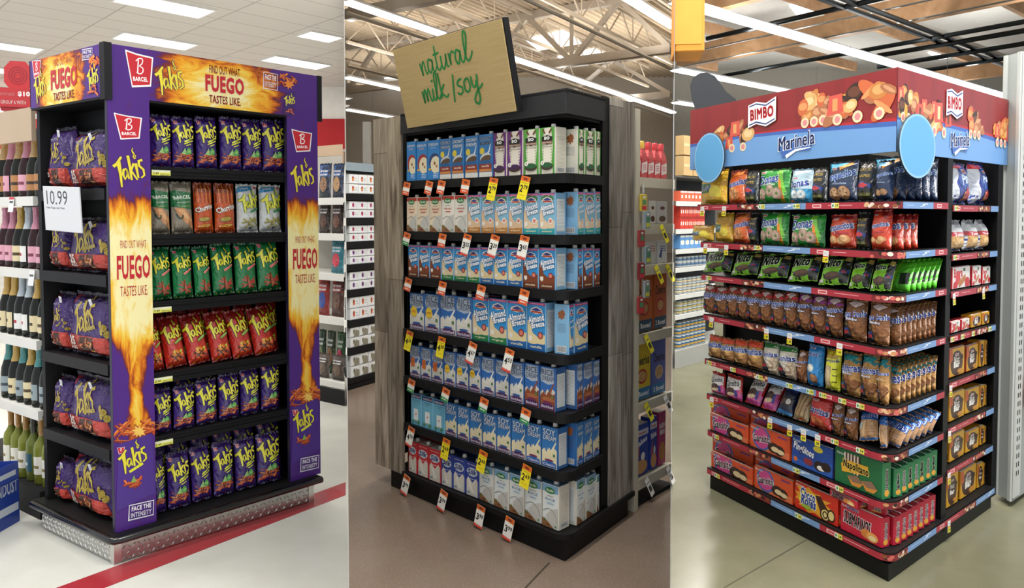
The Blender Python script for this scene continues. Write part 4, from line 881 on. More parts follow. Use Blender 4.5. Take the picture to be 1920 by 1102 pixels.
        a.ell(.42, .38 * H, .3, .13 * H, '#4a2c20', rot=10); a.ell(.45, .24 * H, .25, .07 * H, '#e8d0a8', rot=10); a.rect(.7, .18 * H, .85, .45 * H, '#3c4aa0')
    elif kind == 'choco':
        a.rect(0, .7 * H, 1, H, '#2a3a7c'); name('Pingüinos', .5, .8, .8, .16, 5, '#fff', '#223'); blob(a, .35, .4 * H, .2, '#3c2418', '#5a3a2c'); blob(a, .68, .38 * H, .2, '#3c2418', '#e8e4e0')
        a.poly([(0, 0), (1, 0), (1, .1 * H), (0, .16 * H)], '#4a90d0')
    elif kind == 'barritas':
        a.rect(0, .55 * H, 1, H, '#c9302e'); name('Barritas', .5, .55, .86, .22, -2, '#23358c', '#e6ecf8'); a.ell(.45, .25 * H, .34, .12 * H, '#c86a3a', rot=-4); a.ell(.62, .14 * H, .3, .09 * H, '#a84a2a', rot=-4); lg(.3, .86, .3)
    elif kind == 'churros':
        for i in range(6): a.stroke([(.1 + .13 * i, .1 * H), (.35 + .12 * i, .75 * H)], .06, ['#c8a878', '#8c5a38'][i % 2])
        a.rect(0, .85 * H, 1, H, '#3a7a34'); name('Tostada', .5, .76, .7, .14, 4, '#2a2a2a', '#e8dcc8'); a.poly([(.2, 0), (.9, 0), (.6, .1 * H)], '#d8602c')
    elif kind == 'dorad':
        a.rect(0, .62 * H, 1, H, '#2866b4'); a.poly([(0, .62 * H), (1, .62 * H), (1, 0), (0, 0)], '#c99a6a'); a.poly([(.08, .5 * H), (.5, .58 * H), (.4, .1 * H), (.05, .1 * H)], '#e0b88a'); name('Doraditas', .5, .74, .92, .2, 5, '#23409e', '#dfeaf8'); a.poly([(.12, .3 * H), (.34, .36 * H), (.34, .56 * H), (.14, .52 * H)], '#d8dcd8'); a.poly([(0, 0), (1, 0), (1, .1 * H), (.4, .06 * H), (0, .12 * H)], '#2a6fc0')
        for q in range(4): a.stroke([(.5, (.12 + .1 * q) * H), (.95, (.16 + .1 * q) * H)], .015, '#a87848')
    elif kind == 'bread':
        a.rect(0, .84 * H, 1, H, '#c4343c'); a.poly([(0, .84 * H), (.35, .84 * H), (.2, .5 * H), (.35, .05 * H), (0, 0)], '#dfe2ea'); a.ell(.62, .6 * H, .36, .28 * H, '#2b4f9e'); a.text('Pan', .62, .62 * H, .42, .2, '#cfe0f8', bold=.04, rot=10); lg(.6, .78, .2); a.poly([(.45, .08 * H), (.9, .12 * H), (.8, .34 * H), (.5, .3 * H)], '#b56a44'); a.star(.66, .24 * H, .14, '#c8323a', 6, .6)
    elif kind == 'toast':
        a.rect(0, .6 * H, 1, H, '#cfd0d2'); a.poly([(0, 0), (1, 0), (1, .3 * H), (0, .4 * H)], '#2e4f96'); a.poly([(.08, .1 * H), (.9, .08 * H), (.85, .5 * H), (.1, .52 * H)], '#c99a5c'); a.poly([(.2, .16 * H), (.75, .14 * H), (.7, .4 * H), (.22, .42 * H)], '#e0b67c'); a.poly([(.0, .5 * H), (1, .46 * H), (1, .58 * H), (0, .64 * H)], '#c4343c'); a.text('Tostado', .5, .545 * H, .66, .09, '#fff')
    elif kind == 'fruitbar':
        a.text('Barra', .32, .74 * H, .5, .2, '#c42c34', rot=0, bold=.06); a.star(.3, .45 * H, .2, '#d43c42', 7, .6, seed=3); a.stroke([(.35, .12 * H), (.75, .5 * H)], .14, '#b8743c'); a.ell(.85, .2 * H, .14, .12, '#c8262e'); a.ell(.15, .1 * H, .12, .1, '#c8262e'); a.rect(.6, .8 * H, .72, .95 * H, '#3a5a34')
    elif kind == 'nutbar':
        a.rect(0, 0, 1, H, '#d8a22c'); a.ell(.48, .45 * H, .42, .46 * H, '#4a2e20'); a.poly([(0, .5 * H), (.22, .6 * H), (.18, H), (0, H)], '#c85a2a'); a.text('Nut', .48, .58 * H, .36, .17, '#f4efe6', bold=.06); a.text('Bar', .48, .4 * H, .4, .17, '#f4efe6', bold=.06); lg(.48, .76, .24); a.ell(.7, .14 * H, .18, .06, '#c98a3a'); a.ell(.84, .62 * H, .08, .07, '#3c2a1c')
    elif kind == 'gansbox':
        a.poly([(0, 0), (1, 0), (1, .3 * H), (.4, .2 * H)], '#e87a50'); a.ell(.3, .52 * H, .24, .24, '#3f6fb4'); a.ell(.3, .52 * H, .2, .2, '#d04a8c'); a.text('Gansito', .3, .52 * H, .44, .15, '#1e1e24', rot=8, bold=.09, out='#f4f0f0', ow=.06); mari(.12, .9)
        a.ell(.62, .3 * H, .15, .1, '#3a2016', rot=8); a.ell(.76, .26 * H, .14, .1, '#3a2016', rot=8); a.ell(.66, .26 * H, .1, .05, '#e8cfa0'); a.ell(.8, .22 * H, .09, .045, '#e8cfa0'); a.rect(.72, .84 * H, .95, .92 * H, '#8a3a78')
    elif kind == 'pingbox':
        mari(.12, .88); a.poly([(0, .3 * H), (.5, .1 * H), (1, .5 * H), (1, 0), (0, 0)], '#2f5fb8'); a.text('Pingüinos', .3, .6 * H, .52, .2, '#f2f4f8', rot=-9, bold=.08, out='#14245c', ow=.05); a.ell(.66, .82 * H, .12, .06, '#d8c83a'); a.ell(.42, .26 * H, .12, .07, '#8c2f3a'); a.ell(.7, .25 * H, .14, .1, '#2c1a14', rot=6); a.ell(.74, .2 * H, .1, .05, '#efeae2'); a.ell(.86, .3 * H, .12, .09, '#2c1a14'); a.ell(.1, .2 * H, .05, .05, '#d87040')
    elif kind == 'napol':
        mari(.14, .88)
        for i in range(5): a.rect(.2 + .07 * i, .4 * H, .235 + .07 * i, .95 * H, '#e6dccb'); a.rect(.235 + .07 * i, .4 * H, .27 + .07 * i, .95 * H, '#5c2a20')
        a.poly([(.16, .36 * H), (.72, .5 * H), (.72, .76 * H), (.3, .74 * H), (.14, .6 * H)], '#e8ac2e'); a.text('Napolitano', .46, .58 * H, .54, .19, '#2a1c1c', rot=-2, bold=.06, out='#f4dc6a', ow=.05)
        for x in (.42, .72): a.poly([(x - .14, .3 * H), (x + .08, .38 * H), (x + .2, .2 * H), (x + .12, .06 * H), (x - .04, .06 * H)], '#d89038'); a.poly([(x - .14, .3 * H), (x + .08, .38 * H), (x + .2, .2 * H), (x - .02, .16 * H)], '#8c6a54')
    elif kind == 'rolesbox':
        mari(.12, .92); a.star(.42, .5 * H, .6, '#e8a22c', 11, .7, .55 * H, 4); a.poly([(.1, .3 * H), (.55, .3 * H), (.5, .8 * H), (.14, .75 * H)], '#f0dc3c'); a.text('Choco', .32, .68 * H, .36, .2, '#1f3f96', bold=.09, out='#fff', ow=.06, rot=-4); a.text('Roles', .34, .42 * H, .36, .2, '#1f3f96', bold=.09, out='#fff', ow=.06, rot=-4)
        a.poly([(.5, .8 * H), (.62, .84 * H), (.86, .3 * H), (.66, .12 * H)], '#3a2016'); a.ell(.74, .22 * H, .12, .14, '#3a2016'); a.ell(.74, .22 * H, .09, .1, '#e8d088'); a.ring(.74, .22 * H, .05, .06, .025, '#3a2016'); a.ell(.88, .28 * H, .09, .12, '#3a2016'); a.ell(.88, .28 * H, .065, .085, '#e8d088'); a.ell(.3, .2 * H, .12, .04, '#9ab83c')
    elif kind == 'subbox':
        mari(.12, .92); a.text('Submarinos', .3, .92 * H, .3, .1, '#2a2f7c', bold=.05, out='#e8b8c4', ow=.04); a.text('SUBMARINOS', .42, .5 * H, .66, .27, '#1b1b24', rot=-4, bold=.08, out='#f0d8dc', ow=.05); a.ell(.66, .24 * H, .14, .1, '#d8843c'); a.ell(.8, .2 * H, .14, .1, '#e8a458'); a.ell(.8, .17 * H, .09, .05, '#f0d8a0')
    return a
# ---------------------------------------------------------------- putting packs on shelves
def q_(x, s=.004): return round(round(x / s) * s, 4)
BAGC = {}
def bagkey(kind, w, h, d, arts, base, back='#666', seal=None, mat='foil', **k):
    w, h = q_(w), q_(h, .01); key = ('bag', kind, w, h, d)
    if key not in TEM: bag_tem(key, w, h, d, arts(kind, h / w), base, back, seal, mat, seed=abs(hash(kind)) % 97 if False else len(kind) * 7, **k)
    return key
LIM = {id(D1.R): (D1, .183, .972), id(D1.L): (D1, -.636, -.04), id(D2.L): (D2, -1.122, -.022), id(D2.R): (D2, .104, .326), id(D3.L): (D3, -9, -.03), id(D3.R): (D3, .596, 1.166)}
def put(face, u0, u1, vm, zs, h, keyf, name, label, cat, group, inset=.02, d=.06, tilt=0, yaw=0, roll=0, gap=.002, h_px=None, parts=True, lift=.001, limlo=None):
    s0 = face.hit(u0, vm, inset)[0]; s1 = face.hit(u1, vm, inset)[0]
    if id(face) in LIM:
        D, lo, hi = LIM[id(face)]; lo = limlo if limlo is not None else lo; o = D.x if face is D.L else D.y; t0, t1 = [(inset + q) * o.dot(face.e) / -o.dot(face.n) for q in (0, d)]
        lo, hi = lo + max(t0, t1), hi + min(t0, t1)
        if s0 < lo: s0 = lo
        if s1 > hi: s1 = hi
    wd = max(abs(s1 - s0) - gap, .02)
    if h_px: h = face.hit((u0 + u1) / 2, h_px, inset)[1] - zs
    lift += abs(math.sin(roll)) * wd / 2 + .001
    return spawn(keyf(wd, h, d), name, face.M((s0 + s1) / 2, zs + lift, inset + d / 2, tilt, yaw, roll), label, cat, group, parts)
rnd = random.Random(11)
CH_ = {'purple': ('#3b2173', '#2c1a58', '#2a1a50', 'purple chip bag with yellow lettering'), 'green': ('#1b7a44', '#14603a', '#115c33', 'green chip bag with yellow lettering'), 'red': ('#c22a20', '#b9b4b0', '#8c1f1c', 'red chip bag with yellow lettering'),
       'white': ('#cfd3d2', '#9aa0a0', '#c0c4c2', 'white chip bag with yellow lettering'), 'kettle': ('#8d8474', '#6d6658', '#7a7263', 'grey green kettle chip bag'), 'churro': ('#c4511c', '#7a2f12', '#8c3b1c', 'orange bag of churro snacks')}
def chipf(kind): return lambda w, h, d: bagkey(kind, w, h, d, art_chips, CH_[kind][0], CH_[kind][1], CH_[kind][2], fat=.3 if kind != 'red' else .5)
rows1 = [('top', 1.71, 218, [('purple', 283, 327), ('purple', 325, 370), ('purple', 370, 414), ('purple', 414, 459), ('purple', 458, 497), ('purple', 495, 541)], 214, 222),
         ('second', 1.41, 400, [('kettle', 284, 325), ('kettle', 325, 368), ('churro', 368, 406), ('churro', 406, 447), ('white', 447, 490), ('white', 490, 533)], 338, 345),
         ('third', 1.11, 520, [('green', 285, 328), ('green', 328, 369), ('green', 369, 403), ('green', 403, 446), ('green', 446, 488), ('green', 488, 533)], 466, 452),
         ('fourth', .79, 640, [('red', 284, 315), ('red', 315, 358), ('red', 358, 402), ('red', 402, 442), ('red', 442, 483), ('red', 483, 526)], 600, 576),
         ('fifth', .505, 760, [('purple', 288, 328), ('purple', 328, 371), ('purple', 371, 414), ('purple', 414, 455), ('purple', 455, 493), ('purple', 493, 530)], 733, 680),
         ('lowest', .138, 900, [('purple', 284, 318), ('purple', 318, 364), ('purple', 364, 404), ('purple', 404, 446), ('purple', 446, 487), ('purple', 487, 533)], 856, 815)]
for lev, z, vm, its, vt0, vt1 in rows1:
    n = len(its)
    for i, (k, u0, u1) in enumerate(its):
        vt = vt0 + (vt1 - vt0) * i / (n - 1)
        hh = D1.R.hit((u0 + u1) / 2, vt, .04)[1] - z
        lean = {'fourth': -.22, 'lowest': -.12}.get(lev, -.05); ro = {'third': -.05, 'fourth': -.10}.get(lev, 0) + rnd.uniform(-.018, .018)
        put(D1.R, u0, u1, vm, z, hh - .003, chipf(k), 'chip_bag', f"{CH_[k][3]}, {ORD[i + 1]} from the left on {lev} front shelf", 'chip bag', f'{k} chip bags', inset=.035 + rnd.uniform(0, .01), d=.06 if k != 'red' else .072, tilt=lean, yaw=rnd.uniform(-.03, .03), roll=ro, gap=.009)
    if lev in ('fourth', 'fifth', 'lowest'):
        for i, (k, u0, u1) in enumerate(its):
            vt = vt0 + (vt1 - vt0) * i / (n - 1) - (6 if lev != 'lowest' else 14); hh = D1.R.hit((u0 + u1) / 2, vt, .04)[1] - z
            put(D1.R, u0 + 4, u1 + 2, vm, z, hh, chipf(k), 'chip_bag', f"{CH_[k][3]}, half hidden behind, {ORD[i + 1]} from left, {lev} front shelf", 'chip bag', f'{k} chip bags', inset=.14, d=.06, tilt=-.14, yaw=rnd.uniform(-.06, .06), roll=rnd.uniform(-.03, .03), gap=.008)
# multi packs on the left side
def multif(w, h, d): return bagkey('multi', w, h, d, lambda k, a: art_multi(a), '#3a1f62', '#2a1748', '#2a2034', 'film', fat=.3, wr=.007, pinch=.0, box=.26, sq=7)
for lev, z, vt, vb in (('top', 1.61, 236, 357), ('second', 1.237, 402, 512), ('third', .855, 545, 670), ('fourth', .485, 700, 820), ('bottom', .137, 855, 970)):
    for i, (u0, u1) in enumerate(((66, 121), (124, 199))):
        hh = D1.L.hit((u0 + u1) / 2, vt + 6 * i, .04)[1] - z
        o = put(D1.L, u0, u1, (vt + vb) / 2, z, hh - .004, multif, 'multipack_bag', f"dark purple multipack of small bags, {('left', 'right')[i]} one on {lev} side shelf", 'multipack bag', 'purple multipacks on the stand side', inset=.03, d=.10, tilt=-.03, yaw=rnd.uniform(-.03, .03))
        mb = MB('#e4e4e8'); mb.rbox(-.011, -.0008, -.016, .011, .0008, .016, .002); mb.box(-.004, -.0012, -.008, .004, -.0008, .006, '#b8bcc4'); c = mb.build('price_sticker', 'card', o); c['label'] = 'small white sticker'; c.location = (.01 + .01 * i, -.044, hh * .86); c.rotation_euler = (.25, .2 * (-1) ** i, 0)
        s = MB('#26202e'); 
    for i, (u0, u1) in enumerate(((76, 128), (132, 196))):
        hh = D1.L.hit((u0 + u1) / 2, vt - 8, .13)[1] - z
        if hh > .2: spawn(multif(.2 if i == 0 else .2, min(hh, .33), .03), 'multipack_bag', D1.L.M(D1.L.hit((u0 + u1) / 2, vt, .14)[0], z + .001, .142, 0, 0), f"dark multipack pushed behind the {('left', 'right')[i]} one on {lev} side shelf", 'multipack bag', 'purple multipacks on the stand side') if False else None
# shelf price strips (yellow) at the left end of each front shelf
for n_, (u, v, z) in enumerate(((304, 325, 1.69), (306, 578, 1.08), (308, 711, .765), (309, 832, .48))):
    a = Art(.32); a.rect(0, 0, 1, .32, '#e9e65a'); a.rect(0, .18, 1, .32, '#e6e8c8'); a.text('2.49', .22, .12, .3, .14, '#333'); a.lines(.45, .95, .08, 2, .07, .03, '#555')
    mb = MB('#e9e65a'); mb.box(-.04, -.0006, -.012, .04, .0006, .012); lay_art(mb, a, lambda x, y, l: (-.04 + .08 * x, -.0007 - l, -.012 + .024 * y / .32)); s = D1.R.hit(u, v, -.001)
    mb.build('price_label', 'card', Mx=D1.R.M(s[0], z - .003, .0105), label=f"yellow price label under the {('top', 'third', 'fourth', 'fifth')[n_]} front shelf of the purple stand", cat='price label', group='yellow shelf labels')
# 10.99 card
a = Art(.62); a.rect(0, 0, 1, .62, '#d9dadd'); a.text('10.99', .38, .47, .58, .2, '#1c1c1e', bold=.0); a.text('Takis Fuego mini Takis', .32, .32, .52, .035, '#555')
mb = MB('#dcdde0'); mb.rbox(-.165, -.0015, -.1, .165, .0015, .1, .003); lay_art(mb, a, lambda x, y, l: (-.163 + .326 * x, -.002 - l, -.098 + .196 * y / .62))
c0 = D1.L.hit(117, 392, -.03); mb.build('price_card', 'plastic', Mx=D1.L.M(c0[0], c0[1], -.03, .06, .0, R(2)), label='white price card reading 10.99 on the side of the snack stand', cat='price card')
# header and column lettering
def hdr(a, w): pass
L_ = .978; a = Art(.22 / L_); H = a.a
a.poly([(-0, 0), (0, 0), (0, 0)], '#fff') if False else None
crest(a, .115, .5 * H + .02, .105, .15); flame_word(a, .245, .45 * H, .12, '#ead83c', '#3a1a50', 12, 1.5)
a.text('FIND OUT WHAT', .50, .80 * H, .15, .17 * H, '#a5222e', bold=.01); a.text('FUEGO', .50, .50 * H, .19, .36 * H, '#c01f2e', bold=.05); a.text('TASTES LIKE.', .50, .17 * H, .155, .17 * H, '#a5222e', bold=.02)
def facebox(a, cx, cy, w, h, rot=-4):
    q = R(rot)
    def P(x, y): return (cx + x * w * math.cos(q) - y * h * math.sin(q), cy + x * w * math.sin(q) + y * h * math.cos(q))
    a.stroke([P(-.5, -.5), P(.5, -.5), P(.5, .5), P(-.5, .5), P(-.5, -.56)], .05 * w, '#e9e4ee'); p = P(0, .22); a.text('FACE THE', p[0], p[1], .8 * w, .33 * h, '#f2eef6', rot=rot, bold=.05); p = P(0, -.22); a.text('INTENSITY', p[0], p[1], .84 * w, .33 * h, '#f2eef6', rot=rot, bold=.05)
facebox(a, .735, .72 * H, .075, .36 * H, -2)
rolls(a, .835, .8 * H, .08, ['#b5401c', '#8c2c18', '#d8701c'], 12, 3, .8, .12); a.star(.835, .7 * H, .03, '#e88a2c', 7, .5, seed=2)
a.poly([(.80, .03 * H), (.85, .0), (.872, .55 * H), (.82, .5 * H)], '#3a1f6a'); flame_word(a, .838, .34 * H, .06, '#e6dc3c', None, 10, 1.2); rolls(a, .838, .1 * H, .035, ['#b5401c', '#c86a2c'], 5, 5)
face_art(a, D1.R, .022, 1.0, 2.0, T1, 'header_print', st)
a = Art(.22 / .64); H = a.a
crest(a, .10, .82 * H, .12, .13); flame_word(a, .15, .40 * H, .17, '#ead83c', '#3a1a50', 14, 1.6)
a.text('FIND OUT WHAT', .5, .84 * H, .28, .14 * H, '#a5222e', bold=.0); a.text('FUEGO', .5, .5 * H, .37, .42 * H, '#c01f2e', bold=.05); a.text('TASTES LIKE.', .5, .15 * H, .3, .17 * H, '#a5222e', bold=.02)
facebox(a, .83, .86 * H, .13, .2 * H, -2); rolls(a, .93, .66 * H, .12, ['#d8601c', '#b5401c', '#e88a2c'], 8, 3, .8, .2); flame_word(a, .9, .38 * H, .14, '#e6dc3c', None, 12, 1.4); rolls(a, .9, .15 * H, .1, ['#b5401c', '#c86a2c'], 5, 5)
face_art(a, D1.L, -.67, -.03, 2.0, T1, 'header_print', st, 'fire_side')
for s0, s1 in ((.004, .172), (.826, 1.0)):
    a = Art(1.864 / (s1 - s0)); H = a.a
    if s0 > .5: pass
    crest(a, .48, H * .935, .6, .62) if s0 > .5 or True else None
    flame_word(a, .5, H * .835, .72, '#ead83c', '#3a1a50', 14, 1.5)
    a.text('FIND OUT WHAT', .55, .664 * H, .62, .20, '#b5303a', bold=-.005); a.text('FUEGO', .55, .611 * H, .80, .62, '#c01f2e', bold=.03); a.text('TASTES LIKE.', .55, .556 * H, .66, .26, '#b5303a', bold=.0)
    rolls(a, .55, .225 * H, .85, ['#c24a1c', '#8c2c18', '#e07a20', '#a83a1c'], 26, 3, .9, .06); a.star(.6, .225 * H, .2, '#f3c860', 9, .5, seed=4)
    a.poly([(.02, .05 * H), (.98, .07 * H), (.92, .215 * H), (.1, .205 * H)], '#4a2a88'); crest(a, .16, .19 * H, .16, .17, False); flame_word(a, .45, .165 * H, .66, '#e6dc3c', '#2c1650', 14, 1.3); a.stroke([(.35, .135 * H), (.68, .148 * H)], .07, '#dfe02f'); rolls(a, .42, .105 * H, .4, ['#c24a1c', '#a83a1c', '#8c2c18'], 14, 6, .8, .14); a.poly([(.38, .11 * H), (.5, .108 * H), (.46, .125 * H)], '#7fb252')
    facebox(a, .62, .038 * H, .6, .38, -3 if s0 < .5 else -3)
    face_art(a, D1.R, s0, s1, .136, 2.0, 'column_print', st, 'fire_col')
crn = Art(.22 / .15)

# ================================================================ drink cartons
CD = {'dream': 'blue and white almond drink carton', 'coconut': 'blue coconut drink carton', 'sodel:p': 'white and purple coconut milk carton', 'sodel:g': 'white and green coconut milk carton', 'pac:c': 'cream almond milk carton', 'pac:w': 'white almond milk carton', 'breeze:o': 'teal almond milk carton with amber foot', 'breeze:t': 'teal almond milk carton with turquoise foot', 'breeze:c': 'blue and brown chocolate almond carton', 'breeze:g': 'blue almond milk carton with green foot', 'breeze:v': 'blue almond milk carton with vanilla splash',
      'rice:w': 'blue and white rice drink carton', 'rice:c': 'brown chocolate rice drink carton', 'west': 'pale blue soy drink carton', 'soy:w': 'blue and cream soy drink carton', 'soy:l': 'blue soy drink carton with blue banner', 'silk:r': 'red and white soymilk carton', 'silk:b': 'dark blue and white soymilk carton', 'pac:b': 'pale blue rice milk carton'}
def crt(kind): return lambda w, h, d: carton(kind, q_(w, .003), q_(h, .005), d)
def U(bounds, kinds): return [(k, a, b) for k, a, b in zip(kinds, bounds, bounds[1:])]
rows2 = [('top', 1.675, U([761, 780, 801, 824, 846, 871, 897, 924, 950, 981, 1011, 1042], ['dream:r', 'dream:r', 'dream:b'] + ['coconut'] * 4 + ['sodel:p'] * 2 + ['sodel:g'] * 2), U([1077, 1096, 1116, 1134], ['sodel:g'] * 3), 268, 238, 300, 'sodel:g'),
         ('second', 1.41, U([762, 782, 805, 828, 852, 876, 902, 927, 953, 981, 1011, 1041], ['pac:c'] * 3 + ['pac:w'] * 2 + ['breeze:o'] * 4 + ['breeze:t'] * 2), U([1072, 1095, 1115, 1132], ['breeze:t'] * 3), 371, 361, 400, 'breeze:t'),
         ('third', 1.17, U([765, 785, 806, 828, 851, 876, 900, 926, 952, 980, 1010, 1042], ['breeze:c'] * 3 + ['breeze:g'] * 3 + ['breeze:v'] * 3 + ['breeze:c'] * 2), U([1075, 1092, 1112, 1131], ['breeze:c'] * 3), 463, 466, 500, 'breeze:c'),
         ('fourth', .89, U([768, 796, 825, 855, 885, 917, 951, 988, 1024], ['rice:w:y'] * 2 + ['rice:w'] * 2 + ['breeze:g'] * 2 + ['breeze:v'] * 2), U([1049, 1076, 1103], ['breeze:v'] * 2), 548, 570, 600, None),
         ('fifth', .635, U([768, 789, 809, 832, 855, 879, 902, 928, 955, 983, 1012, 1042], ['rice:w:o'] * 3 + ['rice:w:y'] * 3 + ['rice:w'] * 3 + ['rice:c'] * 2), U([1073, 1093, 1112, 1131], ['rice:c'] * 3), 648, 690, 710, 'rice:c'),
         ('sixth', .38, U([770, 791, 812.5, 834.5, 857, 880.5, 904.5, 931, 958.5, 986, 1015, 1045], ['west'] * 3 + ['soy:w'] * 6 + ['soy:l'] * 2), U([1076, 1094, 1111, 1129], ['soy:l'] * 3), 740, 804, 830, None),
         ('bottom', .115, U([763, 783, 804, 827, 849, 873, 898, 925.6, 954, 983, 1016, 1048], ['silk:r'] * 3 + ['silk:b'] * 3 + ['pac:b'] * 5), U([1078, 1098, 1118, 1137], ['pac:b'] * 3), 832, 912, 930, None)]
for lev, z, LL, RR, vt0, vt1, vm, corner in rows2:
    n = len(LL); tot = n + len(RR)
    for i, (k, u0, u1) in enumerate(LL):
        um = (u0 + u1) / 2; vt = vt0 + (vt1 - vt0) * (um - 762) / 280; hh = min(max(D2.L.hit(um, vt, .02)[1] - z, .17), .222)
        ky = ':'.join(k.split(':')[:2]); ds = CD.get(ky) or CD[k.split(':')[0]]
        for dd in ((0, 1) if i and lev in ('fourth', 'fifth', 'sixth', 'bottom') and (i < n - 1 or lev == 'fourth') else (0,)):
            put(D2.L, u0, u1, z and vm, z, hh, crt(k), 'drink_carton', f"{ds}, {ORD[i + 1]} from left, {lev} shelf, " + ('back row' if dd else 'front row'), 'drink carton', 'cartons on the black and wood stand', inset=.018 + dd * .090 + (rnd.uniform(0, .004) if lev in ('fourth', 'sixth', 'bottom') else 0), d=.075, yaw=rnd.uniform(-.02, .02), gap=.0045)
    for i, (k, u0, u1) in enumerate(RR):
        um = (u0 + u1) / 2; vt = vt1 + (um - 1045) * .12 if lev in ('top',) else vt1 - (um - 1045) * {'second': 0, 'third': 0, 'fourth': .12, 'fifth': .2, 'sixth': .3, 'bottom': .32}[lev]
        hh = min(max(D2.R.hit(um, vt, .02)[1] - z, .17), .222); ky = ':'.join(k.split(':')[:2]); ds = CD.get(ky) or CD[k.split(':')[0]]
        put(D2.R, u0, u1, vm, z, hh, crt(k), 'drink_carton', f"{ds}, {ORD[i + 1]} past corner on right side, {lev} shelf", 'drink carton', 'cartons on the black and wood stand', inset=.018, d=.075, yaw=rnd.uniform(-.02, .02), gap=.0045, limlo=.035 if lev == 'fourth' else None)
# ---- hanging shelf tags
def tag_mesh(kind, big, small, w=.056, h=.105):
    key = ('tag', kind, big, small)
    if key in TEM: return key
    if kind in ('o', 'g'): h = .068
    asp = h / w; a = Art(asp); H = asp; body = {'w': '#efece4', 'y': '#efdc22', 'o': '#e8e4dc', 'g': '#e8e4dc'}[kind]
    a.rect(0, 0, 1, H, body); top = .22 if kind in 'wy' else .42
    a.rect(0, (1 - top) * H, 1, H, '#dc6a22'); a.ell(.5, (1 - top * .55) * H, .26, top * .2 * H, '#7a2c14'); a.stroke([(.1, (1 - top * .3) * H), (.9, (1 - top * .3) * H)], .04, '#8c3818')
    if kind in 'wy':
        a.text(big, .28, .46 * H, .34, .58, '#101010', bold=.03); a.text(small, .71, .54 * H, .44, .36, '#101010', bold=.03)
        if kind == 'w': a.rect(0, 0, 1, .12 * H, '#cf3a26'); a.lines(.15, .9, .08 * H, 1, .1, .03, '#f0c8c0')
        else: a.lines(.2, .8, .18 * H, 1, .1, .03, '#8c7c14'); a.lines(.15, .9, .70 * H, 1, .1, .05, '#7a6a14')
    else: a.rect(0, 0, 1, .3 * H, '#d8552a' if kind == 'o' else '#2f8a4a'); a.lines(.2, .8, .14 * H, 1, .1, .08, '#f4ece4')
    mb = MB(body); mb.tube([(-.4 * w, 0, 0)], .001) if False else None
    mb.box(-w / 2, -.0004, -h, w / 2, .0004, 0); lay_art(mb, a, lambda x, y, l: ((x - .5) * w, -.0005 - l, -h + y * w)); TEM[key] = [('tag', mb.mesh('shelf_tag', 'card'), (0, 0, 0))]
    return key
TN = {'o': 'orange and white promo shelf tag', 'g': 'orange and green promo shelf tag', 'w': 'white shelf tag', 'y': 'yellow shelf tag'}
tags2 = [(1, 'top', [(766, 'o'), (808, 'o'), (831, 'o'), (876, 'o'), (928, 'y', '2', '79'), (988, 'y', '2', '79')], 0), (2, 'second', [(766, 'g'), (832, 'o'), (879, 'w', '3', '25'), (931, 'w', '3', '29'), (986, 'w', '3', '65')], 0), (3, 'third', [(768, 'o'), (832, 'o'), (905, 'o'), (986, 'o')], 0),
         (4, 'fourth', [(770, 'y', '4', '39'), (830, 'y', '4', '39'), (889, 'w', '4', '67'), (958, 'w', '4', '53')], 0), (5, 'fifth', [(773, 'g'), (838, 'g'), (910, 'g'), (989, 'g')], 0), (6, 'sixth', [(772, 'w', '4', '75'), (838, 'y', '2', '69'), (908, 'y', '2', '69'), (991, 'y', '2', '69')], 0), (7, 'bottom', [(767, 'w', '3', '99'), (837, 'w', '3', '99'), (907, 'w', '3', '99'), (962, 'w', '3', '99')], 0)]
ZZ = Z2 + [.118]
for lv, ln, T, _ in tags2:
    for i, t in enumerate(T):
        s = D2.L.hit(t[0], 500, -.005)[0]
        # find s at the right height for this tag
        for _k in range(3):
            pass
        z = ZZ[lv - 1] - .004; key = tag_mesh(t[1], *(t[2:] or ('', '')))
        spawn(key, 'shelf_tag', D2.L.M(s, z, -.009 if lv < 7 else -.022, -.10, 0, rnd.uniform(.12, .24)), f"{TN[t[1]]}" + (f" priced {t[2]} {t[3]}" if len(t) > 2 else '') + f", {ORD[i + 1]} from left under the {ln} carton shelf", 'price tag', 'tags on the carton shelves')
# ---- leaning sign on top
sg = [(763, 241), (969, 211), (945, 30), (740, 92)]
q = [D2.L.hit(u, v, -.045 if v > 200 else -.16) for u, v in sg]
cx, cz = sum(p[0] for p in q) / 4, sum(p[1] for p in q) / 4
wS = (math.dist(q[0], q[1]) + math.dist(q[3], q[2])) / 2; hS = ((q[3][1] - q[0][1]) + (q[2][1] - q[1][1])) / 2 / math.cos(.22)
rl = (math.atan2(q[1][1] - q[0][1], q[1][0] - q[0][0]) + math.atan2(q[2][1] - q[3][1], q[2][0] - q[3][0])) / 2
sign = empty('hanging_sign', D2.L.M(cx, cz, -.105, .22, 0, -rl), label='tan sign board with green handwriting, tilted above the carton stand', cat='sign')
m, nt, b = nt_mat('tan_board', .55, 0, .35); tc = N(nt, 'ShaderNodeTexCoord'); mp = N(nt, 'ShaderNodeMapping'); mp.inputs['Scale'].default_value = (2, 2, 160); n1 = N(nt, 'ShaderNodeTexNoise'); n1.inputs['Scale'].default_value = 2
nt.links.new(tc.outputs['Object'], mp.inputs[0]); nt.links.new(mp.outputs[0], n1.inputs['Vector']); cr = N(nt, 'ShaderNodeValToRGB'); cr.color_ramp.elements[0].color = (*hx('#a8905f'), 1); cr.color_ramp.elements[1].color = (*hx('#b8a070'), 1); cr.color_ramp.elements[0].position = .3; cr.color_ramp.elements[1].position = .7
nt.links.new(n1.outputs[0], cr.inputs[0]); nt.links.new(cr.outputs[0], b.inputs['Base Color']); M['tan'] = m
mb = MB('#fff'); mb.rbox(-wS / 2, -.006, -hS / 2, wS / 2, 0, hS / 2, .003); mb.build('board', 'tan', sign)
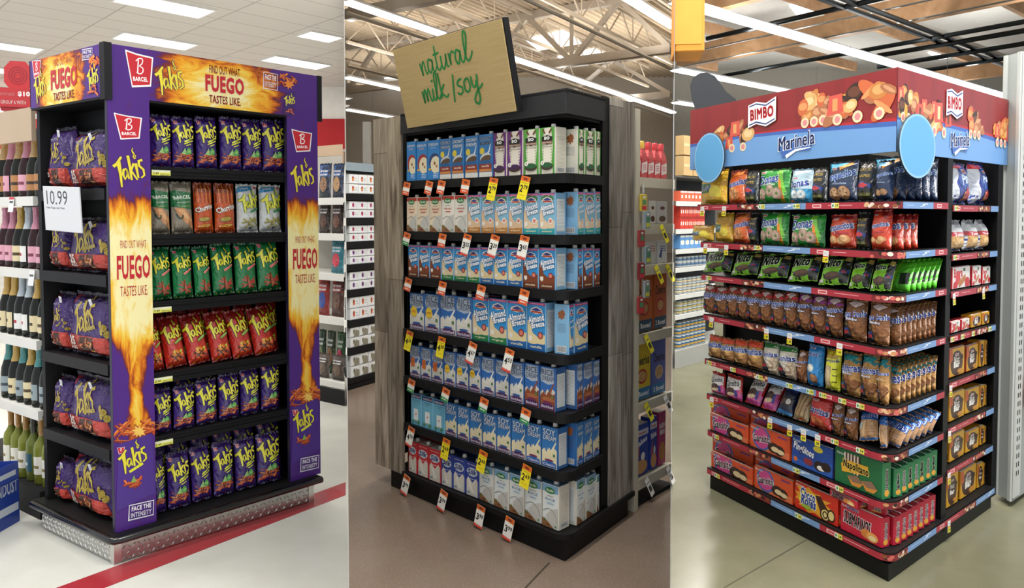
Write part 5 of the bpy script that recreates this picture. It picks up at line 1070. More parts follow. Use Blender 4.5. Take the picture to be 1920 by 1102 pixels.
mb = MB('#17171a'); mb.rbox(-wS / 2 - .004, 0.0005, -hS / 2 - .004, wS / 2 + .006, .035, hS / 2 + .004, .003); mb.build('frame', 'black', sign)
a = Art(hS / wS); k = 1 / 860.
# handwriting traced as pen strokes in the board's own plane
W_ = {'natural': [[(0, .9), (.1, 0), (.12, .55), (.3, .95), (.36, .3), (.44, .02), (.6, .3)], [(.98, .8), (.7, .95), (.58, .4), (.74, .02), (.95, .5), (.98, .85), (.96, .2), (1.08, .03), (1.25, .35)], [(1.32, 1.75), (1.3, .3), (1.45, .02), (1.62, .3)], [(1.12, 1.15), (1.6, 1.2)], [(1.68, .95), (1.66, .2), (1.8, .02), (2.0, .5), (2.06, .95), (2.05, .15), (2.2, .1)], [(2.28, .95), (2.34, .1), (2.36, .6), (2.55, .98), (2.7, .8)], [(3.1, .8), (2.85, .95), (2.72, .4), (2.88, .02), (3.06, .5), (3.12, .85), (3.12, .2), (3.28, .05), (3.5, .6)], [(3.46, .4), (3.72, 1.6), (3.62, 2.0), (3.5, 1.6), (3.46, .4), (3.6, .02), (3.86, .3), (3.96, .6)]],
      'milk': [[(0, .9), (.08, 0), (.12, .6), (.26, .95), (.34, .05), (.38, .6), (.54, .95), (.6, .2), (.74, .03), (.84, .4)], [(.88, .9), (.86, .2), (1.0, .03), (1.15, .5)], [(1.12, .4), (1.34, 1.6), (1.26, 1.95), (1.14, 1.5), (1.14, .3), (1.3, .03), (1.42, .3)], [(1.5, 1.85), (1.5, .02)], [(1.84, .95), (1.54, .45), (1.86, .02), (2.05, .2)]],
      'soy': [[(.5, .98), (.2, .9), (.12, .62), (.42, .4), (.44, .12), (.2, -.05), (.0, .12)], [(.9, .9), (.66, .7), (.66, .15), (.9, .0), (1.08, .4), (1.0, .85), (.86, .9)], [(1.25, .95), (1.28, .3), (1.45, .2), (1.62, .6)], [(1.74, .98), (1.64, .2), (1.66, -.7), (1.44, -1.0), (1.24, -.7), (1.5, -.2), (1.95, .15), (2.05, .3)]]}
def pen(word, x, y, sc, asx, rot, col='#1f7a3c', wd=.0145):
    r = R(rot)
    for st_ in W_[word]:
        a.stroke([(x + (px * asx * math.cos(r) - py * math.sin(r)) * sc, y + (px * asx * math.sin(r) + py * math.cos(r)) * sc) for px, py in st_], wd, col, wd * .85, sm=5)
Hh = a.a
pen('natural', .25, .60 * Hh, .086, 1.42, 3); pen('milk', .225, .27 * Hh, .084, 1.42, 3); a.stroke([(.51, .22 * Hh), (.53, .54 * Hh)], .014, '#1f7a3c'); pen('soy', .55, .30 * Hh, .084, 1.3, 3); a.ell(.332, .27 * Hh + .125, .009, .009, '#1f7a3c', 8)
mb = MB(); lay_art(mb, a, lambda x, y, l: ((x - .5) * wS, -.0065 - l, -hS / 2 + y * wS)); mb.build('handwriting', 'matte', sign)
for sx in (-.25, .25):
    mb = MB('#222'); mb.tube([(sx * wS, .03, -hS / 2 + .1), (sx * wS, .055, -hS / 2 + .01)], .008, 8); mb.build('mounting_post', 'black', sign)
# ================================================================ bakery packs
SN = {'donas_g': ('#2fa03c', '#1f6a2c', 'green bag of sugared ring donuts'), 'donas_b': ('#bcd6e4', '#7fa8c0', 'pale blue bag of powdered donuts'), 'promo': ('#23242a', '#1a1a1e', 'black and gold snack bag'), 'panq_b': ('#1c3052', '#14223c', 'navy bag of round cookies'), 'panq_r': ('#cf3f20', '#9c2618', 'red bag of small cakes'),
      'orange': ('#e0662c', '#8c3a1c', 'orange bag of muffins'), 'yellow': ('#dfb02a', '#c08f1e', 'shiny yellow cookie pack'), 'nito': ('#2a3320', '#4fae2c', 'green and black chocolate roll bag'), 'donitas': ('#7a4e30', '#4a3626', 'clear bag of brown pastries with red top'), 'donitasP': ('#74482c', '#4a3626', 'clear bag of brown pastries with purple top'),
      'canela': ('#8c5c3a', '#8c6238', 'large clear bag of cinnamon pastries'), 'panolo': ('#b98a50', '#8c6a34', 'clear bag of golden buns with teal top'), 'pastel': ('#a87a48', '#8c6238', 'clear bag of small buns with red top'), 'conchas': ('#d8d2c4', '#8c8c80', 'white donut bag with green top'), 'blue': ('#2a86cc', '#1c5f9c', 'bright blue roll bag'), 'lemon': ('#d9dc2e', '#3c3a20', 'bright yellow cake bag'),
      'gansito': ('#c8302a', '#a8241e', 'red and white snack cake bag'), 'choco': ('#1a2240', '#12182c', 'dark blue chocolate cupcake bag'), 'barritas': ('#c9302e', '#8c1f1c', 'red bag of fruit bars'), 'churros': ('#b9a27c', '#8c7a5c', 'tan bag of toasted sticks'), 'dorad': ('#2f74c4', '#b98a5c', 'blue bag of wafer crackers'),
      'bread': ('#2c3f92', '#26367c', 'blue and white bag of sliced bread'), 'toast': ('#c9cacc', '#8c8c90', 'silver bag of toasted bread'), 'fruitbar': ('#e9e2dc', '#c42c34', 'white box of fruit bars'), 'nutbar': ('#d8a22c', '#c98a1e', 'yellow and brown nut bar box'), 'nutbar_o': ('#c85a2a', '#a84420', 'orange and brown nut bar box'),
      'gansbox': ('#e0552a', '#d84e26', 'orange box of snack cakes'), 'pingbox': ('#1f4aa0', '#1a3c8c', 'blue box of cupcakes'), 'napol': ('#1f6a3c', '#2a7a48', 'green box of striped cakes'), 'rolesbox': ('#d8301f', '#d8301f', 'red and yellow box of chocolate rolls'), 'subbox': ('#c8243c', '#b81f38', 'red box of sponge cakes')}
def snf(kind, fat=.4):
    b = SN[kind]; return lambda w, h, d: bagkey(kind, w, h, d, art_snack, b[0], b[1], b[1] if kind not in ('nito',) else '#86cc36', 'foil' if kind not in ('donitas', 'donitasP', 'canela', 'panolo', 'pastel', 'conchas') else 'film', fat=fat, nx=8, ny=9, wr=.003)
def bxf(kind):
    def f(w, h, d):
        w, h = q_(w), q_(h, .005); key = ('box', kind, w, h, d)
        if key not in TEM:
            kk = 'nutbar' if kind == 'nutbar_o' else kind; b = SN[kind]; e = Art(h / d); H = e.a
            if kind in ('napol', 'subbox', 'gansbox', 'rolesbox'):
                e.text({'napol': 'Napolitano', 'subbox': 'Submarinos', 'gansbox': 'Gansito', 'rolesbox': 'Choco'}[kind], .5, .5 * H, .78 * H * .8, .5, '#1d2a5c', rot=90, bold=.06, out='#f0d8c0', ow=.05); e.ell(.5, .15 * H, .3, .1 * H, '#e0a23c')
            else: e.rect(.1, .05 * H, .9, .3 * H, '#4a2e20').lines(.15, .85, .6 * H, 4, .1 * H, .03, '#f0e8d8')
            t = Art(d / w); t.rect(.25, .2 * t.a, .75, .8 * t.a, '#3a2418' if kind in ('gansbox', 'rolesbox') else '#d88a4a'); t.lines(.05, .9, .9 * t.a, 1, .1, .05 * t.a, '#f0e0d8')
            box_tem(key, w, h, d, art_snack(kk, h / w), b[0] if kind != 'nutbar_o' else '#c85a2a', e, e, top=b[1], side=b[1], topart=t if kind in ('gansbox', 'rolesbox', 'subbox', 'napol') else None)
            if len(TEM[key]) == 1:
                mb = MB(b[1]); mb.box(-w / 2 + .004, -d / 2 + .004, 0, w / 2 - .004, -d / 2 + .012, .0012, '#e9e4da'); TEM[key].append(('lid_flap', mb.mesh('lid_flap', 'card'), (0, 0, h + .0005)))
        return key
    return f
def isbox(k): return k.endswith('box') or k in ('napol', 'nutbar', 'nutbar_o', 'fruitbar')
CT = lambda k: ('snack_box', 'box') if isbox(k) else ('snack_bag', 'bag')
cnt3 = {}
def sn(face, lev, z, k, u0, u1, vm, vt, inset=.02, d=.055, tilt=-.04, yaw=None, roll=0, where='', fat=.4, hmax=None, hmin=.05, gap=.002):
    h = face.hit((u0 + u1) / 2, vt, inset)[1] - z
    if abs(tilt) > .2: h /= math.cos(tilt)
    if not where:
        zl = [1.9] + Z3[:6] + [Z3[6]]; i_ = ['top', 'second', 'third', 'fourth', 'fifth', 'sixth', 'seventh', 'bottom'].index(lev); h = min(h, (zl[i_] - .022 - z) / math.cos(tilt))
    if hmax: h = min(h, hmax)
    kk = (lev, where, k); cnt3[kk] = cnt3.get(kk, 0) + 1; nm, ct = CT(k)
    lb = f"{SN[k][2]}, {ORD[cnt3[kk]]} such from left, {lev} shelf{where}"
    return put(face, u0, u1, vm, z, max(h, hmin), bxf(k) if isbox(k) else snf(k, fat), nm, lb, ct, f'{k.split("_")[0]} packs', inset=inset, d=d, tilt=tilt, yaw=rnd.uniform(-.04, .04) if yaw is None else yaw, roll=roll, gap=gap + .002, lift=.001 + .005 * (abs(tilt) > .2))
def row3(lev, zi, items, vm, vt0, vt1, **kw):
    z = Z3[zi] + .015 if zi is not None else .111
    for it in items:
        k, u0, u1 = it[:3]; ex = dict(kw); ex.update(it[3] if len(it) > 3 else {})
        um = (u0 + u1) / 2; vt = ex.pop('vt', vt0 + (vt1 - vt0) * (um - 1310) / 350); sn(D3.L, lev, z, k, u0, u1, ex.pop('vm', vm), vt, **ex)
def ends(lev, zi, k, n, a0, a1, h, w, tilt=0, d=None, lean=0, roll=0, b_in=.018, desc='seen edge-on'):
    """packs standing one behind another along the right-hand side, so only their narrow ends show"""
    z = Z3[zi] + .015 if zi is not None else .111; st_ = (a1 - a0) / n; d = d or st_ * .86; w = q_(w); h = q_(h, .01); nm, ct = CT(k)
    key = (bxf(k) if isbox(k) else snf(k, .3))(w, h, round(d, 3))
    for i in range(n):
        a = a0 + st_ * (i + .5); s = -(b_in + w / 2)
        # the pack faces left, its end lies just inside the right-hand edge of the shelf
        p = D3.P(a, b_in + w / 2, z + .002 + abs(math.sin(roll)) * w / 2)
        Mx = Matrix.Translation(p) @ Matrix.Rotation(D3.L.rz + rnd.uniform(-.04, .04), 4, 'Z') @ Matrix.Rotation(tilt, 4, 'X') @ Matrix.Rotation(roll, 4, 'Y')
        spawn(key, nm, Mx, f"{SN[k][2]}, {ORD[i + 1]} edge-on past corner, {lev} shelf", ct, f'{k.split("_")[0]} packs on edge')
row3('top', 0, [('yellow', 1304, 1356, dict(vt=320)), ('orange', 1359, 1390), ('promo', 1390, 1413), ('donas_g', 1415, 1472), ('donas_b', 1474, 1514), ('promo', 1515, 1541), ('panq_b', 1543, 1598, dict(vt=304)), ('promo', 1600, 1632, dict(vt=302)), ('panq_b', 1634, 1682, dict(vt=302))], 350, 322, 312, d=.07)
ends('top', 0, 'panq_b', 5, .10, .51, .19, .15)
row3('second', 1, [('yellow', 1290, 1330, dict(vt=424)), ('yellow', 1333, 1366, dict(vt=398)), ('orange', 1367, 1397), ('promo', 1398, 1414), ('donas_g', 1416, 1471), ('donas_g', 1474, 1538), ('panq_r', 1545, 1597), ('promo', 1598, 1622, dict(vt=398)), ('panq_r', 1624, 1676, dict(vt=396))], 430, 400, 402, d=.07)
ends('second', 1, 'panq_r', 3, .095, .30, .15, .15)
row3('third', 2, [('nito', 1312, 1362), ('nito', 1364, 1412), ('nito', 1414, 1468), ('nito', 1470, 1525), ('nito', 1527, 1582), ('nito', 1584, 1622), ('nito', 1624, 1674)], 515, 478, 490, d=.05, tilt=-.45, hmax=.17, roll=-.10)
SN['nito_edge'] = ('#62c634', '#62c634', 'bright green chocolate roll bag')
ends('third', 2, 'nito_edge', 6, .160, .495, .135, .15, tilt=-.32, roll=.0, d=.04)
row3('fourth', 3, U([1314, 1334, 1357, 1376, 1395, 1417, 1439], ['donitas'] * 6) + U([1440, 1463, 1487], ['donitas'] * 2) + U([1488, 1514, 1541, 1572], ['donitasP'] * 3) + [('canela', 1574, 1618), ('canela', 1620, 1670)], 600, 533, 566, d=.06)
ends('fourth', 3, 'canela', 8, .09, .50, .165, .13, roll=.04)
row3('fifth', 4, U([1322, 1345, 1369], ['pastel'] * 2) + U([1370, 1394, 1422], ['pastel'] * 2) + U([1423, 1452, 1486], ['conchas'] * 2) + [('blue', 1506, 1536, dict(vt=650)), ('lemon', 1539, 1568, dict(vt=655)), ('canela', 1488, 1505, dict(vt=660))] + U([1570, 1606, 1640, 1674], ['panolo'] * 3), 690, 628, 672, d=.06)
ends('fifth', 4, 'panolo', 8, .09, .51, .165, .12, roll=.04)
row3('sixth', 5, [('gansito', 1328, 1353), ('gansito', 1355, 1386), ('gansito', 1389, 1418, dict(tilt=-.5)), ('gansito', 1420, 1446, dict(tilt=-.6)), ('choco', 1448, 1478, dict(tilt=-.5)), ('churros', 1480, 1508, dict(tilt=-.4)), ('barritas', 1510, 1552, dict(tilt=-.1)), ('canela', 1554, 1576, dict(vt=760)), ('canela', 1578, 1602, dict(vt=768)), ('dorad', 1605, 1640, dict(tilt=-.4, vt=782, roll=-.3)), ('dorad', 1645, 1682, dict(tilt=-.45, vt=792, roll=-.35))], 770, 694, 757, d=.05)
ends('sixth', 5, 'dorad', 6, .10, .48, .11, .13, tilt=-.5, roll=.12)
row3('seventh', 6, [('gansbox', 1330, 1402), ('gansbox', 1405, 1481), ('pingbox', 1484, 1562), ('napol', 1565, 1669)], 850, 772, 866, d=.05, tilt=0, yaw=0)
for i, (u0, u1) in enumerate(((1332, 1403), (1406, 1482))): sn(D3.L, 'seventh', Z3[6] + .015, 'gansbox', u0, u1, 850, 772 + 22 * i - 8, inset=.08, d=.05, tilt=0, yaw=0, where=', behind')
ends('seventh', 6, 'napol', 7, .085, .51, .115, .155)
row3('bottom', None, [('gansbox', 1332, 1410), ('gansbox', 1413, 1486), ('rolesbox', 1489, 1571), ('subbox', 1575, 1672)], 950, 842, 955, d=.05, tilt=0, yaw=0, hmax=.125)
for i, (u0, u1) in enumerate(((1334, 1411), (1414, 1487))): sn(D3.L, 'bottom', .111, 'gansbox', u0, u1, 950, 832 + 28 * i, inset=.08, d=.05, tilt=0, yaw=0, where=', behind', hmax=.14)
ends('bottom', None, 'subbox', 7, .085, .50, .12, .16)
# loose boxes lying on top of the bottom rows
for nm, k, a, b_, z, rz in (('bottom', 'subbox', .13, .09, .235, .03), ('bottom', 'subbox', .33, .09, .235, -.03), ('bottom', 'subbox', .045, .22, .240, -.1)):
    key = bxf(k)(.16, .03, .075); cnt3['x'] = cnt3.get('x', 0) + 1
    p = D3.P(a, b_, z + .004); spawn(key, 'snack_box', Matrix.Translation(p) @ Matrix.Rotation((D3.R if a > .1 else D3.L).rz + rz, 4, 'Z'), f"small red box lying on top of the red sponge cake boxes, {ORD[cnt3['x']]} of three", 'box', 'red boxes on the bottom shelf')
# ---- far right bay
def bay(lev, z, items, vm, vt, **kw):
    for it in items:
        ex = dict(kw); ex.update(it[3] if len(it) > 3 else {}); sn(D3.R, lev, z + .018, it[0], it[1], it[2], vm, ex.pop('vt', vt), where=', far right', **ex)
bay('top', Z3R[0], [('bread', 1789, 1830), ('bread', 1835, 1871)], 345, 306, d=.09)
bay('second', Z3R[1], [('toast', 1787, 1818), ('toast', 1820, 1842), ('toast', 1844, 1870)], 440, 412, d=.08)
bay('third', Z3R[2], [('fruitbar', 1784, 1820), ('fruitbar', 1823, 1839), ('fruitbar', 1841, 1869)], 525, 500, d=.05, tilt=0)
bay('fourth', Z3R[3], [('fruitbar', 1783, 1801, dict(vt=606)), ('fruitbar', 1803, 1818, dict(vt=602)), ('nutbar', 1821, 1840, dict(vt=590)), ('nutbar', 1842, 1860, dict(vt=585))], 610, 600, d=.05, tilt=0)
for lev, i, k, vt in (('fifth', 4, 'nutbar_o', 652), ('sixth', 5, 'nutbar', 735), ('seventh', 6, 'nutbar', 812)):
    bay(lev, Z3R[i], [(k, 1780, 1808), (k, 1811, 1834, dict(vt=vt - 5)), ('nutbar', 1837, 1845, dict(vt=vt - 12)), ('nutbar', 1848, 1856, dict(vt=vt - 14))], vt + 30, vt, d=.06, tilt=0, inset=.03)
bay('bottom', .095, [('nutbar', 1775, 1796), ('nutbar', 1800, 1830, dict(vt=878)), ('nutbar', 1832, 1843, dict(vt=870)), ('nutbar', 1845, 1856, dict(vt=866))], 920, 886, d=.06, tilt=0, inset=.03)
# ---- price tags of the bakery stand
def tag3(kind, txt):
    key = ('tag3', kind, txt)
    if key in TEM: return key
    if kind == 'hang':
        w, h = .030, .052; a = Art(h / w); H = a.a; a.rect(0, 0, 1, H, '#e9e7e4'); a.rect(0, .46 * H, 1, .54 * H, '#c8323a'); a.rect(0, 0, 1, .46 * H, '#e8dc2c'); a.text(txt, .5, .22 * H, .72, .26 * H, '#1a1a1a', bold=.04); a.lines(.2, .8, .8 * H, 2, .16, .05, '#999'); c = '#e9e7e4'
    else:
        w, h = .040, .022; a = Art(h / w); H = a.a; a.rect(0, 0, 1, H, '#e8e262'); a.rect(0, 0, .42, H, '#e9ece2'); a.ell(.2, .5 * H, .12, .18, '#4f9a4a'); a.text(txt, .7, .5 * H, .44, .5 * H, '#222', bold=.04); c = '#e8e262'
    mb = MB(c); mb.box(-w / 2, -.0004, -h, w / 2, .0004, 0); lay_art(mb, a, lambda x, y, l: ((x - .5) * w, -.0005 - l, -h + y * w)); TEM[key] = [('tag', mb.mesh('shelf_tag', 'card'), (0, 0, 0))]; return key
ZL = Z3 + [.095]; n3 = {}
def t3(face, li, u, kind, txt, zl=None, side=''):
    z = (ZL[li] if zl is None else zl); ins = -.008 if li < 7 else -.018; s = face.hit(u, (385, 470, 540, 620, 710, 780, 860, 950)[li], ins)[0]; kk = (li, kind, side); n3[kk] = n3.get(kk, 0) + 1
    spawn(tag3(kind, txt), 'shelf_tag', face.M(s, z + (.006 if kind == 'hang' else .012), ins, -.04 if kind == 'hang' else 0, 0, rnd.uniform(-.04, .06) if kind == 'hang' else 0), f"{'hanging white yellow' if kind == 'hang' else 'small yellow'} price tag, {ORD[n3[kk]]} from left, {LEV[li + 1]} bakery shelf{side}", 'price tag', 'price tags of the bakery stand')
for li, L in enumerate(([(1317, 'hang', '3.99'), (1358, 'hang', '2.49'), (1428, 'in', '2.79'), (1493, 'in', '3.49'), (1566, 'in', '3.79')], [(1323, 'hang', '2.49'), (1362, 'hang', '2.49'), (1419, 'in', '2.79'), (1549, 'hang', '2.49')], [(1328, 'in', '1.79')], [(1334, 'hang', '1.99'), (1437, 'hang', '1.99'), (1481, 'hang', '1.99'), (1575, 'hang', '1.99')],
                        [(1329, 'in', '1.79'), (1374, 'in', '1.79'), (1424, 'in', '1.79'), (1480, 'in', '1.79'), (1519, 'in', '1.79'), (1543, 'in', '1.79'), (1580, 'in', '1.79'), (1614, 'in', '1.79')], [(1334, 'hang', '.99'), (1444, 'hang', '.99'), (1481, 'hang', '.99'), (1507, 'hang', '.99'), (1534, 'hang', '.99'), (1566, 'in', '1.79'), (1614, 'in', '3.49')],
                        [(1343, 'in', '2.99'), (1493, 'in', '2.99'), (1575, 'in', '2.99')], [(1344, 'in', '2.99'), (1497, 'in', '2.99'), (1573, 'in', '2.99')])):
    for u, k, t in L: t3(D3.L, li, u, k, t)
for li, L in enumerate(([(1793, 'in', '2.79')], [(1791, 'in', '2.99')], [(1789, 'hang', '3.19'), (1844, 'hang', '2.19')], [(1786, 'in', '2.19'), (1805, 'in', '2.19'), (1825, 'in', '2.19'), (1856, 'in', '1.99')], [(1783, 'hang', '2.59')], [(1781, 'hang', '2.59')], [(1780, 'hang', '2.59')], [(1780, 'hang', '2.59')])):
    for u, k, t in L: t3(D3.R, li, u, k, t, (Z3R + [.095])[li], ', far right')
# ---- printed header: board with pastries and the two word marks; plain round boards
def hdr3(Lm, seed, xb, xm, foods):
    a = Art(.335 / Lm); H = a.a; k = H / .335
    a.rect(0, 0, 1, H, '#8c2226'); rd = random.Random(seed)
    for i in range(int(Lm * 9)): a.rect(i / (Lm * 9), .45 * H, (i + .5) / (Lm * 9), H, '#852024') if i % 2 else None
    a.poly([(0, 0), (1, 0), (1, .40 * H), (.6, .46 * H), (.3, .47 * H), (0, .44 * H)], '#b8242c'); a.poly([(0, 0), (1, 0), (1, .36 * H), (.6, .43 * H), (.3, .45 * H), (0, .43 * H)], '#3f66b4'); a.poly([(0, 0), (1, 0), (1, .30 * H), (.6, .38 * H), (.3, .41 * H), (0, .38 * H)], '#6f9fd6')
    for f0, f1, yc, sc in foods:
        for i in range(15):
            x = rd.uniform(f0, f1); y = (yc + rd.uniform(-.14, .14)) * H; r = rd.uniform(.022, .04) * k * sc; c = rd.choice([('#c9803f', '#e2a566'), ('#3a2018', '#6a3c28'), ('#e0b070', '#f0cf98'), ('#d0683c', '#e89a60'), ('#b0704a', '#d49a70')])
            t = rd.random()
            if t < .4: a.ell(x, y, r, r * .75, c[0], 14, rd.uniform(0, 90)); a.ell(x, y + r * .1, r * .65, r * .45, c[1], 12)
            elif t < .7: a.ell(x, y, r * 1.5, r * .6, c[0], 14, rd.uniform(-40, 60)); a.ell(x, y, r * 1.1, r * .25, c[1], 10, rd.uniform(-40, 60))
            else: a.poly([(x - r, y - r), (x + r, y - r * .8), (x + r * .8, y + r), (x - r * .7, y + r * .9)], '#e8a23c' if i % 2 else '#d8584a'); a.rect(x - r * .3, y - r * .6, x + r * .3, y + r * .6, c[1])
        for i in range(3): a.ell(f0 + (f1 - f0) * (i + .5) / 3, (yc - .18) * H, .02 * k * sc, .02 * k * sc, '#e9d9b0', 12); a.ell(f0 + (f1 - f0) * (i + .5) / 3, (yc - .18) * H, .012 * k * sc, .012 * k * sc, '#dd8f8f', 10)
    w = .19 * k; y = .74 * H; q = lambda s, dx, dy: [(xb + px * w * s + dx, y + py * w * s + dy) for px, py in ((-.5, .26), (-.2, .32), (.15, .24), (.5, .36), (.5, -.24), (.15, -.36), (-.2, -.26), (-.5, -.34))]
    a.poly(q(1.0, .004, -.004), '#571418'); a.poly(q(1, 0, 0), '#f4f2f2'); a.stroke([(xb - .46 * w, y + .22 * w), (xb - .2 * w, y + .26 * w), (xb + .15 * w, y + .18 * w), (xb + .46 * w, y + .29 * w)], .035 * w, '#2a3f7c'); a.stroke([(xb - .46 * w, y - .27 * w), (xb - .2 * w, y - .21 * w), (xb + .15 * w, y - .3 * w), (xb + .46 * w, y - .2 * w)], .035 * w, '#2a3f7c')
    a.text('BIMBO', xb, y, .84 * w, .3 * w, '#cf2430', rot=2, bold=.045)
    a.stroke([(xm - .09 * k, .12 * H), (xm, .2 * H), (xm + .09 * k, .2 * H)], .05 * k, '#3f66b4'); a.stroke([(xm - .06 * k, .06 * H), (xm - .0, .14 * H), (xm + .09 * k, .16 * H)], .018 * k, '#f2f6fb', .004 * k)
    a.text('Marinela', xm, .27 * H, .22 * k, .065 * k, '#28357c', rot=5, bold=.012, out='#f4f7fb', ow=.035, shear=.15)
    return a
hroot = empty('header_board', Matrix.Translation(D3.P(.3, .3, 1.76))); hroot.parent = st3; hroot.matrix_parent_inverse = st3.matrix_world.inverted()
mb = MB('#2a2a2c'); D3.slab(mb, .0, .0, 1.755, .012, 1.31, 2.09); D3.slab(mb, .012, .0, 1.755, 1.31, .012, 2.09); D3.slab(mb, 0.012, 1.298, 1.755, 1.31, 1.31, 2.09); part(mb, 'board', 'matte', hroot)
def hb(face, s0, s1, a, nm):
    mb = MB('#8c2226'); lay_art(mb, a, lambda x, y, l: face.pt(s0 + (s1 - s0) * x, 1.755 + .335 * y / a.a, -.0004 - l)); part(mb, nm, 'card', hroot)
hb(D3.L, -1.31, -.001, hdr3(1.309, 3, .43, .60, [(.17, .36, .46, 1.15), (.62, .74, .68, 1.2), (.74, .98, .66, 1.3)]), 'left_print')
hb(D3.R, .001, 1.309, hdr3(1.308, 5, .445, .50, [(.02, .14, .6, 1.1), (.16, .40, .5, 1.25), (.58, .70, .55, 1.1), (.85, .98, .5, 1.1)]), 'right_print')
def disc(face, u, v, ru, rv, lab):
    s, z = face.hit(u, v, -.02); s1 = face.hit(u + ru, v, -.02)[0]; z1 = face.hit(u, v - rv, -.02)[1]; rx, rz = s1 - s, z1 - z; mb = MB('#5f9fd0')
    ring = lambda y, k=1.: [(rx * k * math.cos(2 * math.pi * i / 40), y, rz * k * math.sin(2 * math.pi * i / 40)) for i in range(40)]
    mb.loft([ring(-.003), ring(.003)], c='#26303a'); a = Art(rz / rx); a.ell(.5, .5 * a.a, .495, .495 * a.a, '#8fc0e4', 40); a.ell(.5, .5 * a.a, .46, .46 * a.a, '#5fa6d8', 40)
    lay_art(mb, a, lambda x, y, l: ((x - .5) * 2 * rx, -.0032 - l, (y - .5 * a.a) * 2 * rx)); r = mb.build('round_board', 'card', Mx=face.M(s, z, -.02)); r.parent = st3; r.matrix_parent_inverse = st3.matrix_world.inverted(); r['label'] = lab
disc(D3.L, 1330, 296, 29, 47, 'plain blue round board at the left end of the bakery header'); disc(D3.R, 1720, 274, 33, 61, 'larger plain blue round board by the corner of the bakery header')
# dark rounded cut-out board standing behind the header, seen from its back
pts = [at_y(u, v, 4.4) for u, v in ((1306, 210), (1297, 185), (1294, 160), (1300, 145), (1312, 137), (1326, 136), (1340, 142), (1350, 155), (1362, 172), (1380, 186), (1384, 210))]
mb = MB('#34363a'); mb.loft([[tuple(p) for p in pts], [(p.x, p.y + .006, p.z) for p in pts]]); mb.build('cutout_board', 'matte', label='dark rounded cut-out board sticking up behind the bakery header', cat='board')
# ================================================================ SURROUNDINGS
tn = [3]
def trim(mb, mat):
    tn[0] += 1; return struct(mb, f'trim_{tn[0]}', mat)
def inside(p, u0, u1, yb=28.): return .9 < p.y < yb and (u0 - CU) / F < p.x / p.y < (u1 - CU) / F
def span(p, d, u0, u1, yb=28., L=45, st_=.2):
    """longest piece of the line p + t d that lies inside one shop"""
    best = None; cur = None; t = -L
    while t <= L:
        q = p + d * t
        if inside(q, u0, u1, yb): cur = (cur[0], t) if cur else (t, t)
        elif cur:
            if not best or cur[1] - cur[0] > best[1] - best[0]: best = cur
            cur = None
        t += st_
    def fine(t, s):
        k = st_
        while k > .004:
            k /= 2
            if inside(p + d * (t + s * k), u0, u1, yb): t += s * k
        return t
    if cur and (not best or cur[1] - cur[0] > best[1] - best[0]): best = cur
    if best: best = (fine(best[0], -1), fine(best[1], 1))
    return (p + d * best[0], p + d * best[1]) if best and best[1] - best[0] > .6 else None
def strip_light(p, q, lab, grp, w=.27, tube='lamp2'):
    d = (q - p); L = d.length; d.normalize(); Mx = Matrix.Translation((p + q) / 2) @ Matrix.Rotation(math.atan2(d.y, d.x), 4, 'Z')
    t = empty('strip_light', Mx, label=lab, cat='ceiling light', group=grp)
    mb = MB('#c9cacb'); mb.loft([[(x, -w * .35, .02), (x, w * .35, .02), (x, w * .2, .09), (x, -w * .2, .09)] for x in (-L / 2, L / 2)]); mb.build('housing', 'matte', t)
    n = max(1, int(L / 2.45))
    for i in range(min(n, 14)):
        x0 = -L / 2 + i * L / n; mb = MB('#fff'); mb.loft([[(x, -w * .5, .02), (x, -w * .3, -.02), (x, w * .3, -.02), (x, w * .5, .02)] for x in (x0 + .03, x0 + L / n - .03)]); mb.build('tube', M[tube], t)
    mb = MB('#999'); mb.tube([(0, 0, .09), (0, 0, .9)], .006, 5); mb.build('hanger', 'metal', t)
# ---------------- middle shop roof
a2, b2 = at_z(650, 5, 5.1), at_z(1260, 211, 5.1); e2 = (b2 - a2).normalized(); f2 = Vector((-e2.y, e2.x, 0))
names2 = ['long strip light crossing behind the tan sign to the far right', 'strip light in the upper right corner of the middle shop', 'strip light left of the tan sign, upper of two', 'strip light left of the tan sign, lower of two', 'lowest far strip light of the middle shop', 'faint farthest strip light of the middle shop']
for (p, q), lab in zip((((650, 5), (1260, 211)), ((1180, 0), (1258, 34)), ((650, 146), (1010, 250)), ((650, 206), (740, 229)), ((650, 251), (700, 262)), ((650, 285), (700, 291))), names2):
    s = span(at_z(*p, 5.1), e2, U1 + 1, U2 - 1, 27)
    if s: strip_light(s[0], s[1], lab, 'strip lights of the middle shop')
# corrugated deck
zD = 6.9; mb = MB('#c3b199'); per = .19; P0 = a2.copy(); P0.z = 0; k = -60
rows_ = []
for i in range(-80, 150):
    s = span(P0 + f2 * (-i * per) + Vector((0, 0, zD)), e2, U1 + .5, U2 - .5, 29, 50, .5)
    if s: rows_.append(s)
for (p, q), (p2, q2) in zip(rows_, rows_[1:]):
    for t0, t1, z0, z1 in ((0, .3, 0, 0), (.3, .5, 0, .06), (.5, .8, .06, .06), (.8, 1, .06, 0)):
        mb.poly([p.lerp(p2, t0) + Vector((0, 0, z0)), p.lerp(p2, t1) + Vector((0, 0, z1)), q.lerp(q2, t1) + Vector((0, 0, z1)), q.lerp(q2, t0) + Vector((0, 0, z0))])
struct(mb, 'ceiling_middle', 'matte')
def truss(p, q, h, c, step=1.1, w=.09, r=.035):
    mb = MB(c); mb.bar(p, q, w); mb.bar(p + Vector((0, 0, h)), q + Vector((0, 0, h)), w); L = (q - p).length; n = max(1, int(L / step)); d = (q - p) / n
    for i in range(n):
        a = p + d * i; mb.bar(a, a + d * .5 + Vector((0, 0, h)), r); mb.bar(a + d * .5 + Vector((0, 0, h)), a + d, r)
        if i % 2: mb.bar(a, a + Vector((0, 0, h)), r * .8)
    return mb
